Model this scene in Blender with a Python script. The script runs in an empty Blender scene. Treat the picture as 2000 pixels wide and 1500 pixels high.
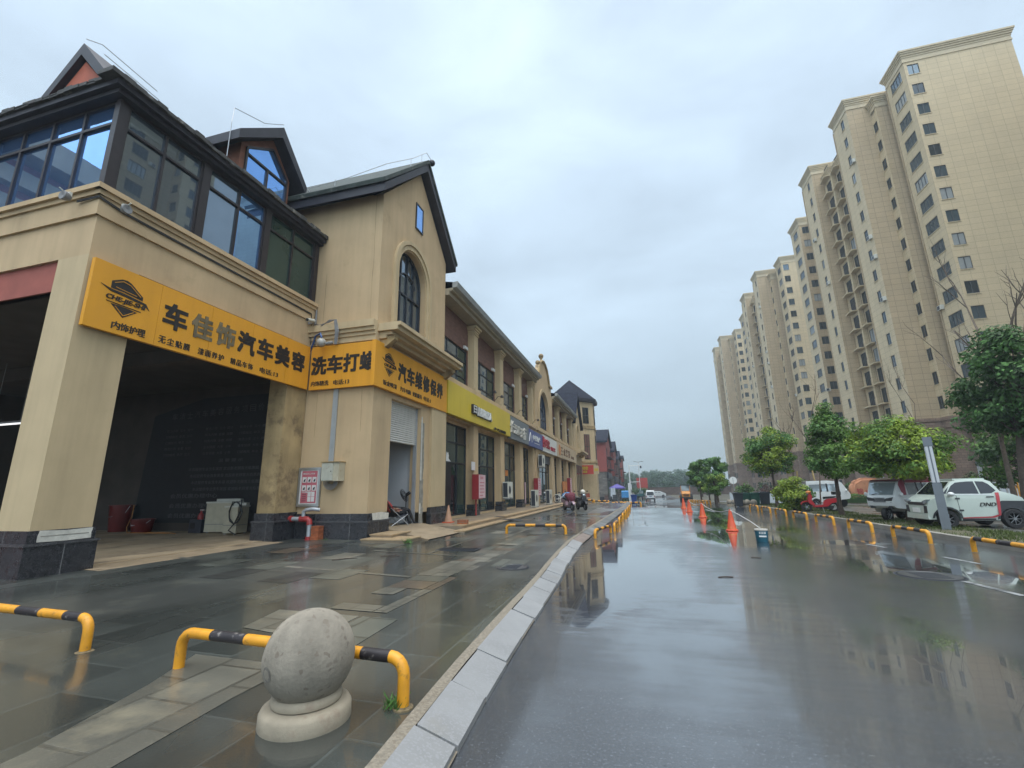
import bpy, bmesh, math, random
import numpy as np
from mathutils import Vector, Matrix
random.seed(7)
SC = bpy.context.scene
COL = SC.collection
PI = math.pi

# ------------------------------------------------------------------ camera
def camera():
    yaw, pitch, roll = [math.radians(a) for a in (-15.3, 13.1, -1.0)]
    fwd = Vector((math.sin(yaw)*math.cos(pitch), math.cos(yaw)*math.cos(pitch), math.sin(pitch)))
    right = Vector((math.cos(yaw), -math.sin(yaw), 0)); up = right.cross(fwd)
    r2 = right*math.cos(roll) + up*math.sin(roll); u2 = -right*math.sin(roll) + up*math.cos(roll)
    cd = bpy.data.cameras.new('camera'); cd.sensor_width = 36; cd.lens = 880*36/2000
    cd.clip_start = .05; cd.clip_end = 3000
    o = bpy.data.objects.new('camera', cd); COL.objects.link(o)
    m = Matrix((r2, u2, -fwd)).transposed().to_4x4(); m.translation = (0, 0, 1.55)
    o.matrix_world = m; SC.camera = o
camera()
SC.render.resolution_x, SC.render.resolution_y = 1024, 768
SC.view_settings.view_transform = 'Standard'; SC.view_settings.look = 'None'
SC.view_settings.exposure = 0.13; SC.view_settings.gamma = 1.0
SC.cycles.max_bounces = 8; SC.cycles.diffuse_bounces = 3; SC.cycles.glossy_bounces = 4
SC.cycles.caustics_reflective = False; SC.cycles.caustics_refractive = False
SC.cycles.sample_clamp_indirect = 6

# ------------------------------------------------------------------ sky and sun (overcast)
SUN_EL, SUN_AZ = 60, 148      # degrees; azimuth clockwise from +Y, behind the camera
def world():
    w = bpy.data.worlds.new('World'); SC.world = w; w.use_nodes = True
    nt = w.node_tree; N = nt.nodes; L = nt.links; N.clear()
    out = N.new('ShaderNodeOutputWorld'); bg = N.new('ShaderNodeBackground')
    tc = N.new('ShaderNodeTexCoord'); sx = N.new('ShaderNodeSeparateXYZ'); L.new(tc.outputs['Generated'], sx.inputs[0])
    # cloud deck brightness by height: dim and blue-grey at the horizon, bright overhead
    r = N.new('ShaderNodeValToRGB'); e = r.color_ramp.elements
    e[0].position = 0.0; e[0].color = (.385, .485, .54, 1)
    e[1].position = 1.0; e[1].color = (3.4, 3.45, 3.5, 1)
    for p, c in ((.18, (.45, .565, .65, 1)), (.38, (.56, .695, .82, 1)), (.58, (.60, .74, .88, 1)), (.82, (.65, .79, .94, 1)), (.93, (2.6, 2.65, 2.7, 1))):
        k = e.new(p); k.color = c
    L.new(sx.outputs['Z'], r.inputs[0])
    # soft cloud mottling
    mp = N.new('ShaderNodeMapping'); mp.inputs['Scale'].default_value = (1, 1, 2.2); L.new(tc.outputs['Generated'], mp.inputs[0])
    nz = N.new('ShaderNodeTexNoise'); nz.inputs['Scale'].default_value = 2.0; nz.inputs['Detail'].default_value = 6; nz.inputs['Roughness'].default_value = .52
    nz.inputs['Distortion'].default_value = .35
    L.new(mp.outputs[0], nz.inputs['Vector'])
    mr = N.new('ShaderNodeMapRange'); mr.inputs['From Min'].default_value = .28; mr.inputs['From Max'].default_value = .72
    mr.inputs['To Min'].default_value = .80; mr.inputs['To Max'].default_value = 1.22; L.new(nz.outputs['Fac'], mr.inputs[0])
    # extra sky brightness added behind the camera to light the facades
    mb = N.new('ShaderNodeMapRange'); mb.inputs['From Min'].default_value = .15; mb.inputs['From Max'].default_value = -.5
    mb.inputs['To Min'].default_value = 1.0; mb.inputs['To Max'].default_value = 1.9; L.new(sx.outputs['Y'], mb.inputs[0])
    m1 = N.new('ShaderNodeMath'); m1.operation = 'MULTIPLY'; L.new(mr.outputs[0], m1.inputs[0]); L.new(mb.outputs[0], m1.inputs[1])
    mul = N.new('ShaderNodeVectorMath'); mul.operation = 'SCALE'; L.new(r.outputs[0], mul.inputs[0]); L.new(m1.outputs[0], mul.inputs['Scale'])
    sky = N.new('ShaderNodeTexSky'); sky.sky_type = 'NISHITA'; sky.sun_disc = False
    sky.sun_elevation = math.radians(SUN_EL); sky.sun_rotation = math.radians(SUN_AZ); sky.air_density = 1.0; sky.dust_density = 3.0
    sk = N.new('ShaderNodeVectorMath'); sk.operation = 'SCALE'; sk.inputs['Scale'].default_value = .05 * .25
    L.new(sky.outputs[0], sk.inputs[0])
    ad = N.new('ShaderNodeVectorMath'); ad.operation = 'ADD'; L.new(mul.outputs[0], ad.inputs[0]); L.new(sk.outputs[0], ad.inputs[1])
    L.new(ad.outputs[0], bg.inputs['Color']); bg.inputs['Strength'].default_value = 1.0
    L.new(bg.outputs[0], out.inputs[0])
    sd = bpy.data.lights.new('sun', 'SUN'); sd.energy = 0.9; sd.angle = math.radians(50); sd.color = (1, .97, .92)
    so = bpy.data.objects.new('sun', sd); COL.objects.link(so)
    a, el = math.radians(SUN_AZ), math.radians(SUN_EL)
    d = Vector((math.sin(a)*math.cos(el), math.cos(a)*math.cos(el), math.sin(el)))
    so.rotation_euler = (d).to_track_quat('Z', 'Y').to_euler()
world()

# ------------------------------------------------------------------ mesh helpers
X_, Y_, Z_ = Vector((1, 0, 0)), Vector((0, 1, 0)), Vector((0, 0, 1))
class Fr:
    """a wall frame: origin P, horizontal U, vertical Z, outward N = U x Z"""
    def __init__(s, P, U, V=None):
        s.P = Vector(P); s.U = Vector(U).normalized(); s.V = Vector(V).normalized() if V else Z_.copy(); s.N = s.U.cross(s.V).normalized()
    def __call__(s, u, v, d=0): return s.P + s.U*u + s.V*v + s.N*d
class MB:
    def __init__(s): s.v = []; s.f = []; s.m = []
    def face(s, pts, mi=0):
        i = len(s.v); s.v += [tuple(p) for p in pts]; s.f.append(tuple(range(i, i+len(pts)))); s.m.append(mi); return s
    def shared(s, pts, faces, mi=0):
        i = len(s.v); s.v += [tuple(p) for p in pts]
        for f in faces: s.f.append(tuple(i+k for k in f)); s.m.append(mi)
        return s
    def box(s, x0, x1, y0, y1, z0, z1, mi=0):
        return s.fbox(Fr((0, y0, 0), (1, 0, 0)), x0, x1, z0, z1, 0, -(y1-y0), mi)
    def fbox(s, F, u0, u1, v0, v1, d0, d1, mi=0):
        if d1 < d0: d0, d1 = d1, d0
        p = [F(u, v, d) for d in (d0, d1) for v in (v0, v1) for u in (u0, u1)]
        return s.shared(p, [(4, 5, 7, 6), (1, 0, 2, 3), (0, 4, 6, 2), (5, 1, 3, 7), (6, 7, 3, 2), (0, 1, 5, 4)], mi)
    def fpoly(s, F, pts, d0, d1, mi=0, back=True, mi_side=None):
        """prism of a CCW polygon (u,v) between depths d0<d1 (d1 = front)"""
        n = len(pts); i = len(s.v)
        s.v += [tuple(F(u, v, d1)) for u, v in pts] + [tuple(F(u, v, d0)) for u, v in pts]
        s.f.append(tuple(range(i, i+n))); s.m.append(mi)
        if back: s.f.append(tuple(range(i+2*n-1, i+n-1, -1))); s.m.append(mi)
        ms = mi if mi_side is None else mi_side
        for k in range(n):
            j = (k+1) % n; s.f.append((i+k, i+n+k, i+n+j, i+j)); s.m.append(ms)
        return s
    def wall(s, F, u0, u1, v0, v1, holes=(), depth=.2, mi=0, mi_rev=None):
        """a wall sheet with rectangular holes (ua,ub,va,vb) and their reveals"""
        us = sorted({u0, u1, *[h[0] for h in holes], *[h[1] for h in holes]}); us = [u for u in us if u0 <= u <= u1]
        vs = sorted({v0, v1, *[h[2] for h in holes], *[h[3] for h in holes]}); vs = [v for v in vs if v0 <= v <= v1]
        def inh(u, v): return any(h[0] < u < h[1] and h[2] < v < h[3] for h in holes)
        for a, b in zip(us, us[1:]):
            run = None
            for c, d in zip(vs, vs[1:]):
                if inh((a+b)/2, (c+d)/2):
                    if run: s.face([F(a, run[0]), F(b, run[0]), F(b, run[1]), F(a, run[1])], mi)
                    run = None
                else: run = (run[0], d) if run else (c, d)
            if run: s.face([F(a, run[0]), F(b, run[0]), F(b, run[1]), F(a, run[1])], mi)
        mr = mi if mi_rev is None else mi_rev
        for a, b, c, d in holes:
            s.face([F(a, c), F(b, c), F(b, c, -depth), F(a, c, -depth)], mr)
            s.face([F(b, d), F(a, d), F(a, d, -depth), F(b, d, -depth)], mr)
            s.face([F(a, d), F(a, c), F(a, c, -depth), F(a, d, -depth)], mr)
            s.face([F(b, c), F(b, d), F(b, d, -depth), F(b, c, -depth)], mr)
        return s
    def cyl(s, p0, p1, r0, r1=None, n=12, mi=0, caps=True):
        return s.tube([p0, p1], [r0, r0 if r1 is None else r1], n, mi, caps)
    def tube(s, pts, r, n=8, mi=0, caps=True, mis=None):
        pts = [Vector(p) for p in pts]; m = len(pts)
        if not isinstance(r, (list, tuple)): r = [r]*m
        i = len(s.v); a = None
        for k, p in enumerate(pts):
            t = (pts[min(k+1, m-1)] - pts[max(k-1, 0)]); t = t.normalized() if t.length > 1e-9 else Z_
            if a is None: a = t.orthogonal().normalized()
            else:
                a = a - t*a.dot(t); a = a.normalized() if a.length > 1e-6 else t.orthogonal().normalized()
            b = t.cross(a)
            for j in range(n):
                th = 2*PI*j/n; s.v.append(tuple(p + (a*math.cos(th) + b*math.sin(th))*r[k]))
        for k in range(m-1):
            for j in range(n):
                j2 = (j+1) % n
                s.f.append((i+k*n+j, i+k*n+j2, i+(k+1)*n+j2, i+(k+1)*n+j)); s.m.append(mis[k] if mis else mi)
        if caps:
            s.f.append(tuple(i+j for j in range(n-1, -1, -1))); s.m.append(mis[0] if mis else mi)
            s.f.append(tuple(i+(m-1)*n+j for j in range(n))); s.m.append(mis[-1] if mis else mi)
        return s
    def lathe(s, prof, n=24, mi=0, c=(0, 0, 0), axis='Z', mis=None, cap=True):
        c = Vector(c); i = len(s.v)
        for r, h in prof:
            for j in range(n):
                t = 2*PI*j/n; x, y = r*math.cos(t), r*math.sin(t)
                s.v.append(tuple(c + (Vector((x, y, h)) if axis == 'Z' else Vector((x, h, -y)) if axis == 'Y' else Vector((h, x, y)))))
        for k in range(len(prof)-1):
            for j in range(n):
                j2 = (j+1) % n; s.f.append((i+k*n+j, i+k*n+j2, i+(k+1)*n+j2, i+(k+1)*n+j)); s.m.append(mis[k] if mis else mi)
        if cap and prof[0][0] > 1e-5: s.f.append(tuple(i+j for j in range(n-1, -1, -1))); s.m.append(mis[0] if mis else mi)
        if cap and prof[-1][0] > 1e-5: s.f.append(tuple(i+(len(prof)-1)*n+j for j in range(n))); s.m.append(mis[-1] if mis else mi)
        return s
    def ball(s, c, r, n=16, mi=0, sc=(1, 1, 1)):
        k = len(s.v); s.lathe([(max(r*math.sin(PI*q/n), 1e-6 if q in (0, n) else 0), -r*math.cos(PI*q/n)) for q in range(n+1)], n*2, mi)
        for q in range(k, len(s.v)): v = s.v[q]; s.v[q] = (c[0]+v[0]*sc[0], c[1]+v[1]*sc[1], c[2]+v[2]*sc[2])
        return s
    def text(s, body, F, uc, vc, h, d0, d1, w=None, bold=.02, mi=0, shear=0):
        c = bpy.data.curves.new('lettering', 'FONT'); c.body = body; c.size = 1; c.extrude = .5; c.offset = 0; c.resolution_u = 3; c.shear = shear
        o = bpy.data.objects.new('lettering', c); COL.objects.link(o); bpy.context.view_layer.update()
        me = bpy.data.meshes.new_from_object(o.evaluated_get(bpy.context.evaluated_depsgraph_get()))
        n = len(me.vertices); co = np.empty(n*3); me.vertices.foreach_get('co', co); co = co.reshape(-1, 3)
        if n:        # heavier strokes: the glyphs struck several times, each a hair further out
            lo, hi = co.min(0), co.max(0); sv = h/max(hi[1]-lo[1], 1e-6); su = sv if w is None else w/max(hi[0]-lo[0], 1e-6)
            b = bold*1.1; offs = [(0, 0)] if bold < .015 else [(-b, -b), (b, -b), (b, b), (-b, b)] if h > .2 else [(-b, 0), (b, b*.5)]
            fs = [tuple(p.vertices) for p in me.polygons]
            for k, (a, e) in enumerate(offs):
                pts = [F(uc+(p[0]-(lo[0]+hi[0])/2)*su+a*h, vc+(p[1]-(lo[1]+hi[1])/2)*sv+e*h, d1+.0006*k if p[2] > 0 else d0) for p in co]
                s.shared(pts, fs, mi)
        bpy.data.objects.remove(o); bpy.data.curves.remove(c); bpy.data.meshes.remove(me)
        return s
    def build(s, name, mats, parent=None, smooth=None, local=False):
        me = bpy.data.meshes.new(name)
        off = Vector((0, 0, 0))
        if parent is not None and not local:
            q = parent
            while q is not None: off += q.location; q = q.parent
        v = [(p[0]-off.x, p[1]-off.y, p[2]-off.z) for p in s.v] if off.length else s.v
        me.from_pydata(v, [], s.f); mats = mats if isinstance(mats, (list, tuple)) else [mats]
        for m in mats: me.materials.append(m)
        if len(mats) > 1: me.polygons.foreach_set('material_index', s.m)
        if smooth is not None:
            me.polygons.foreach_set('use_smooth', [True]*len(me.polygons)); me.set_sharp_from_angle(angle=math.radians(smooth))
        me.update()
        o = bpy.data.objects.new(name, me); COL.objects.link(o)
        if parent is not None: o.parent = parent
        return o
def tag(o, label=None, cat=None, group=None, kind=None):
    for k, v in (('label', label), ('category', cat), ('group', group), ('kind', kind)):
        if v: o[k] = v
    return o
def thing(name, label, cat, loc=(0, 0, 0), group=None, rotz=0):
    o = bpy.data.objects.new(name, None); COL.objects.link(o); o.location = loc; o.rotation_euler = (0, 0, rotz); o.empty_display_size = .2
    return tag(o, label, cat, group)
def put(o, loc, rotz=0): o.location = loc; o.rotation_euler = (0, 0, rotz); return o
def dup(root, loc, rotz=0, label=None, group=None, scale=None):
    r = root.copy(); COL.objects.link(r); r.location = loc; r.rotation_euler = (0, 0, rotz)
    if label: r['label'] = label
    if group: r['group'] = group
    if scale: r.scale = (scale,)*3 if not isinstance(scale, tuple) else scale
    for ch in root.children:
        c = ch.copy(); COL.objects.link(c); c.parent = r
        for g in ch.children: d = g.copy(); COL.objects.link(d); d.parent = c
    return r
ORD = ['nearest', 'second', 'third', 'fourth', 'fifth', 'sixth', 'seventh', 'eighth', 'ninth', 'tenth', 'eleventh', 'twelfth']

# ------------------------------------------------------------------ materials
def mat(name, col, rough=.6, metal=0.0, spec=.5, var=.12, scale=4.0, detail=6, bump=0.0, bscale=60.0, streak=0.0, coat=0.0,
        brick=None, speck=None, rvar=0.0, dirt=None, emit=None, island=0.0, alpha=1.0, trans=0.0, subs=0.0):
    m = bpy.data.materials.new(name); m.use_nodes = True; nt = m.node_tree; N = nt.nodes; L = nt.links
    b = N['Principled BSDF']; b.inputs['Roughness'].default_value = rough; b.inputs['Metallic'].default_value = metal
    b.inputs['Specular IOR Level'].default_value = spec; b.inputs['Coat Weight'].default_value = coat; b.inputs['Coat Roughness'].default_value = .05
    tc = N.new('ShaderNodeTexCoord'); P = tc.outputs['Object']
    def noise(sc, det=5, vec=None, ro=.55):
        n = N.new('ShaderNodeTexNoise'); n.inputs['Scale'].default_value = sc; n.inputs['Detail'].default_value = det; n.inputs['Roughness'].default_value = ro
        L.new(vec if vec else P, n.inputs['Vector']); return n.outputs['Fac']
    def rng(x, a, bb, c, d):
        n = N.new('ShaderNodeMapRange'); L.new(x, n.inputs[0])
        for k, q in zip(('From Min', 'From Max', 'To Min', 'To Max'), (a, bb, c, d)): n.inputs[k].default_value = q
        return n.outputs[0]
    def math2(op, x, y):
        n = N.new('ShaderNodeMath'); n.operation = op
        for k, q in enumerate((x, y)):
            if isinstance(q, (int, float)): n.inputs[k].default_value = q
            else: L.new(q, n.inputs[k])
        return n.outputs[0]
    def scalecol(c, f):
        n = N.new('ShaderNodeVectorMath'); n.operation = 'SCALE'
        if isinstance(c, tuple): n.inputs[0].default_value = c[:3]
        else: L.new(c, n.inputs[0])
        L.new(f, n.inputs['Scale']); return n.outputs[0]
    def mix(a, bb, f):
        n = N.new('ShaderNodeMix'); n.data_type = 'RGBA'
        for k, q in ((6, a), (7, bb)):
            if isinstance(q, tuple): n.inputs[k].default_value = (*q[:3], 1)
            else: L.new(q, n.inputs[k])
        if isinstance(f, (int, float)): n.inputs[0].default_value = f
        else: L.new(f, n.inputs[0])
        return n.outputs[2]
    c = tuple(col); hgt = None
    if brick:       # dict(w,h,mortar,msize,offset,plane)
        sp = N.new('ShaderNodeSeparateXYZ'); L.new(P, sp.inputs[0]); cb = N.new('ShaderNodeCombineXYZ')
        if brick.get('plane') == 'xy': L.new(sp.outputs[0], cb.inputs[0]); L.new(sp.outputs[1], cb.inputs[1])
        else: L.new(math2('ADD', sp.outputs[0], sp.outputs[1]), cb.inputs[0]); L.new(sp.outputs[2], cb.inputs[1])
        mp = N.new('ShaderNodeMapping'); mp.inputs['Rotation'].default_value = (0, 0, brick.get('rot', 0)); L.new(cb.outputs[0], mp.inputs[0])
        t = N.new('ShaderNodeTexBrick'); L.new(mp.outputs[0], t.inputs[0]); t.offset = brick.get('offset', .5); t.inputs['Scale'].default_value = 1
        t.inputs['Brick Width'].default_value = brick['w']; t.inputs['Row Height'].default_value = brick['h']; t.inputs['Mortar Size'].default_value = brick.get('msize', .01)
        t.inputs['Mortar Smooth'].default_value = .2
        bv = brick.get('var', .15)
        t.inputs['Color1'].default_value = (*[q*(1-bv) for q in col], 1); t.inputs['Color2'].default_value = (*[q*(1+bv) for q in (brick.get('col2') or col)], 1)
        t.inputs['Mortar'].default_value = (*brick['mortar'], 1); c = t.outputs['Color']; hgt = t.outputs['Fac']
    f = rng(noise(scale, detail), .3, .7, 1-var, 1+var)
    if streak:
        mp = N.new('ShaderNodeMapping'); mp.inputs['Scale'].default_value = (1, 1, .08); L.new(P, mp.inputs[0])
        f = math2('MULTIPLY', f, rng(noise(2.5, 6, mp.outputs[0], .65), .42, .75, 1.0, 1-streak))
    if island:
        g = N.new('ShaderNodeNewGeometry'); f = math2('MULTIPLY', f, rng(g.outputs['Random Per Island'], 0, 1, 1-island, 1+island))
    c = scalecol(c, f)
    if speck:       # (scale, amount, colour)
        v = N.new('ShaderNodeTexVoronoi'); v.inputs['Scale'].default_value = speck[0]; L.new(P, v.inputs['Vector'])
        sv = N.new('ShaderNodeSeparateColor'); L.new(v.outputs['Color'], sv.inputs[0])
        c = mix(c, tuple(speck[2]), rng(sv.outputs[0], 1-speck[1], 1-speck[1]+.05, 0, .8))
    if dirt:        # (colour, scale, threshold, strength)
        c = mix(c, tuple(dirt[0]), rng(noise(dirt[1], 8, None, .68), dirt[2], dirt[2]+.12, 0, dirt[3]))
    if isinstance(c, tuple): b.inputs['Base Color'].default_value = (*c, 1)
    else: L.new(c, b.inputs['Base Color'])
    if rvar: L.new(rng(noise(scale*.6+.3, 5), .35, .65, max(rough-rvar, .02), rough+rvar), b.inputs['Roughness'])
    if bump or hgt is not None:
        bp = N.new('ShaderNodeBump'); bp.inputs['Distance'].default_value = .01; bp.inputs['Strength'].default_value = min(1, bump if bump else .3)
        h = noise(bscale, 4)
        if hgt is not None: h = math2('SUBTRACT', math2('MULTIPLY', h, .5 if bump else 0.0), hgt)
        L.new(h, bp.inputs['Height']); L.new(bp.outputs[0], b.inputs['Normal'])
    if emit: b.inputs['Emission Color'].default_value = (*emit[0], 1); b.inputs['Emission Strength'].default_value = emit[1]
    if trans: b.inputs['Transmission Weight'].default_value = trans
    if subs: b.inputs['Subsurface Weight'].default_value = subs
    return m

STUC = (.54, .392, .228)
M = {}
M['stucco'] = mat('stucco', STUC, .85, var=.10, scale=.7, bump=.3, bscale=90, streak=.16, dirt=((.30, .22, .12), .8, .58, .4))
M['stucco_pale'] = mat('stucco_pale', (.54, .415, .245), .8, var=.06, scale=1.2, bump=.25, bscale=90, streak=.17, dirt=((.28, .22, .13), 1.6, .62, .45))
M['stucco_dirty'] = mat('stucco_dirty', (.40, .29, .145), .85, var=.2, scale=1.4, bump=.25, bscale=120, streak=.35, dirt=((.16, .11, .06), 1.3, .5, .8))
M['red_panel'] = mat('red_panel', (.33, .095, .07), .7, var=.12, scale=3)
M['brown_panel'] = mat('brown_panel', (.17, .085, .062), .75, var=.12, scale=5, bump=.1, bscale=80, brick=dict(w=.3, h=.1, mortar=(.13, .07, .05), msize=.006))
M['granite_dark'] = mat('granite_dark', (.026, .027, .031), .3, var=.25, scale=9, speck=(150, .12, (.17, .17, .19)), rvar=.12,
                        brick=dict(w=1.15, h=3.0, mortar=(.16, .16, .16), msize=.008, var=.2))
M['granite_cap'] = mat('granite_cap', (.05, .05, .055), .3, var=.3, scale=8, speck=(150, .15, (.2, .2, .2)))
M['frame_dark'] = mat('frame_dark', (.028, .022, .024), .4, var=.15, scale=6)
M['frame_navy'] = mat('frame_navy', (.018, .022, .03), .4, var=.15, scale=6)
def glass(name, col, metal, rough=.02, wav=.0004):
    m = mat(name, col, rough, metal=metal, spec=.8, var=.06, scale=1.5)
    nt = m.node_tree; b = nt.nodes['Principled BSDF']
    bp = nt.nodes.new('ShaderNodeBump'); nz = nt.nodes.new('ShaderNodeTexNoise'); nz.inputs['Scale'].default_value = 1.3; nz.inputs['Detail'].default_value = 2
    tc = nt.nodes['Texture Coordinate']; nt.links.new(tc.outputs['Object'], nz.inputs['Vector']); bp.inputs['Distance'].default_value = wav*4; bp.inputs['Strength'].default_value = .4
    nt.links.new(nz.outputs['Fac'], bp.inputs['Height']); nt.links.new(bp.outputs[0], b.inputs['Normal'])
    return m
M['glass_blue'] = glass('glass_blue', (.20, .40, .78), .85)  # blue of the mirrored sky put into the glass colour
M['glass_grey'] = glass('glass_grey', (.20, .25, .30), .78)
M['glass_green'] = glass('glass_green', (.055, .10, .092), .6)
M['glass_dark'] = glass('glass_dark', (.022, .03, .034), .35)
M['glass_shop'] = glass('glass_shop', (.05, .085, .085), .5)
M['glass_tower'] = glass('glass_tower', (.085, .125, .155), .55, .06)
M['glass_tower_dark'] = glass('glass_tower_dark', (.03, .042, .048), .4, .08)
M['glass_tower_pale'] = glass('glass_tower_pale', (.35, .38, .39), .3, .25)
M['glass_car'] = glass('glass_car', (.014, .016, .02), .2, .03)
M['glass_clear'] = glass('glass_clear', (.36, .42, .45), .5, .05)
M['roof_dark'] = mat('roof_dark', (.024, .027, .040), .9, spec=.1, var=.3, scale=5, brick=dict(w=.35, h=.16, mortar=(.014, .014, .02), msize=.012, var=.3), bump=.2)
M['eave_dark'] = mat('eave_dark', (.030, .028, .036), .55, var=.25, scale=3, streak=.2)
M['eave_moss'] = mat('eave_moss', (.06, .058, .055), .8, var=.4, scale=6, bump=.6, bscale=22, dirt=((.30, .28, .24), 2.4, .55, .9))
M['roof_edge_green'] = mat('roof_edge_green', (.05, .062, .055), .8, var=.35, scale=5, bump=.5, bscale=20, dirt=((.27, .26, .24), 1.9, .60, .9))
M['gutter'] = mat('gutter', (.36, .38, .38), .5, var=.12, scale=3, streak=.25)
M['cornice_grey'] = mat('cornice_grey', (.36, .31, .225), .75, var=.08, scale=2, streak=.12)
M['brick_orange'] = mat('brick_orange', (.30, .10, .04), .85, var=.2, scale=9, brick=dict(w=.24, h=.07, mortar=(.18, .13, .10), msize=.008, var=.25))
M['dormer_red'] = mat('dormer_red', (.21, .085, .05), .8, var=.2, scale=6)
M['gable_red'] = mat('gable_red', (.42, .11, .06), .75, var=.1, scale=4)
M['amber'] = mat('amber_sign', (.74, .335, .022), .55, var=.05, scale=.9, streak=.10)
M['yellow'] = mat('yellow_sign', (.60, .445, .035), .5, var=.05, scale=.8, streak=.08)
M['sign_grey'] = mat('grey_sign', (.15, .165, .175), .5, var=.06, scale=2)
M['sign_blue'] = mat('blue_sign', (.075, .095, .24), .5, var=.06, scale=2)
M['sign_white'] = mat('white_sign', (.62, .62, .58), .5, var=.05, scale=2)
M['sign_beige'] = mat('beige_sign', (.52, .40, .25), .5, var=.05, scale=2)
M['ink'] = mat('ink_black', (.018, .014, .012), .6, var=.25, scale=2.2)
M['ink_faded'] = mat('ink_faded', (.16, .125, .07), .6, var=.5, scale=5)
M['ink_ghost'] = mat('ink_ghost', (.58, .25, .02), .6, var=.15, scale=5)
M['letter_white'] = mat('letter_white', (.75, .75, .72), .5, var=.06)
M['letter_cream'] = mat('letter_cream', (.58, .55, .48), .5, var=.06)
M['letter_red'] = mat('letter_red', (.42, .03, .05), .5, var=.1)
M['letter_brown'] = mat('letter_brown', (.22, .13, .08), .5, var=.1)
M['letter_dim'] = mat('letter_dim', (.075, .075, .075), .7, var=.2)
M['orange_disc'] = mat('orange_disc', (.55, .19, .04), .5, var=.1)
M['shutter'] = mat('shutter_white', (.58, .57, .53), .5, var=.05, scale=4, streak=.1)
M['white_wall'] = mat('white_wall', (.50, .52, .54), .85, var=.06, scale=2, streak=.08)
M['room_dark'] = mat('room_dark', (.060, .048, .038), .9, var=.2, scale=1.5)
M['room_floor'] = mat('room_floor', (.36, .275, .175), .75, var=.25, scale=1.2, bump=.1, rvar=.2, dirt=((.09, .075, .055), .9, .52, .7))
M['ramp'] = mat('ramp_concrete', (.30, .23, .15), .6, var=.2, scale=1.6, bump=.3, bscale=30, rvar=.15, dirt=((.10, .08, .055), 1.1, .56, .8))
M['step_stone'] = mat('step_stone', (.27, .21, .145), .4, var=.2, scale=2.5, bump=.15, bscale=40, rvar=.12)
M['step_edge'] = mat('step_edge', (.40, .29, .17), .4, var=.15, scale=4)
M['banner'] = mat('banner_black', (.008, .0085, .010), .7, var=.3)
M['mortar_white'] = mat('mortar_white', (.55, .53, .47), .85, var=.2, scale=8, bump=.4, bscale=30)
M['plaster_raw'] = mat('plaster_raw', (.25, .235, .20), .9, var=.3, scale=5, bump=.5, bscale=25, dirt=((.5, .48, .44), 2.2, .58, .9))
M['steel'] = mat('steel', (.42, .44, .45), .35, metal=.8, var=.1)
M['rim_grey'] = mat('rim_grey', (.22, .225, .23), .4, metal=.6, var=.1)
M['zinc'] = mat('zinc', (.42, .44, .46), .5, metal=.5, var=.12)
M['black'] = mat('black_plastic', (.012, .012, .014), .5, var=.2)
M['rubber'] = mat('rubber', (.014, .014, .015), .75, var=.3, scale=20, bump=.3, bscale=60)
M['cable'] = mat('cable_grey', (.22, .22, .22), .6, var=.2)
M['cable_dark'] = mat('cable_dark', (.035, .035, .035), .6)
M['cable_blue'] = mat('cable_blue', (.04, .10, .28), .5)
M['pipe_red'] = mat('pipe_red', (.30, .03, .03), .45, var=.25, scale=12)
M['fire_red'] = mat('fire_red', (.27, .025, .03), .45, var=.1)
M['poster_pink'] = mat('poster_pink', (.46, .12, .15), .6, var=.08)
M['paper'] = mat('paper', (.62, .6, .58), .7, var=.05)
M['pale_pink'] = mat('pale_pink', (.60, .42, .44), .6, var=.08)
M['box_cream'] = mat('box_cream', (.46, .42, .31), .55, var=.1, scale=5, dirt=((.22, .09, .03), 3.0, .6, .9))
M['ac_white'] = mat('ac_white', (.58, .57, .50), .55, var=.06, streak=.1)
M['paint_yellow'] = mat('paint_yellow', (.70, .31, .018), .45, var=.16, scale=9, bump=.08, bscale=40, streak=.2, dirt=((.22, .11, .03), 13, .58, .9))
M['paint_black'] = mat('paint_black', (.022, .018, .02), .5, var=.3, scale=16, dirt=((.34, .31, .28), 11, .57, .8))
M['concrete_ball'] = mat('concrete_ball', (.30, .265, .21), .85, var=.22, scale=2.6, bump=.5, bscale=38, streak=.45, dirt=((.16, .135, .10), 3.0, .55, .6), speck=(42, .07, (.16, .13, .10)))
M['plug'] = mat('plug_mark', (.17, .155, .13), .85, var=.3, scale=20)
M['foot_mortar'] = mat('foot_mortar', (.17, .13, .07), .8, var=.4, scale=25)
M['concrete_warm'] = mat('concrete_warm', (.31, .265, .195), .85, var=.18, scale=4, bump=.3, bscale=50, dirt=((.22, .14, .10), 3, .58, .7))
M['kerb_granite'] = mat('kerb_granite', (.25, .25, .246), .6, var=.16, scale=1.8, speck=(75, .3, (.26, .26, .262)), bump=.15, bscale=90, rvar=.12, dirt=((.25, .23, .19), 1.2, .60, .5), island=.12)
M['kerb_far'] = mat('kerb_far', (.15, .15, .145), .6, var=.2, scale=2, spec=.3, island=.2, dirt=((.10, .095, .08), 1.2, .5, .8))  # far kerb stones: darker grey, less specular than the near ones
M['kerb_patch'] = mat('kerb_patch', (.19, .14, .11), .55, var=.25, scale=6, speck=(60, .2, (.26, .2, .17)))
M['kerb_grit'] = mat('kerb_grit', (.22, .19, .145), .75, var=.3, scale=40, bump=.6, bscale=55, speck=(70, .25, (.17, .14, .10)))
M['road_paint'] = mat('road_paint', (.30, .31, .31), .4, var=.25, scale=6, dirt=((.07, .075, .08), 5, .50, .9))
M['cone_red'] = mat('cone_red', (.62, .085, .03), .5, var=.1, scale=6)
M['cone_text'] = mat('cone_text', (.72, .28, .04), .5, var=.1)
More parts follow.
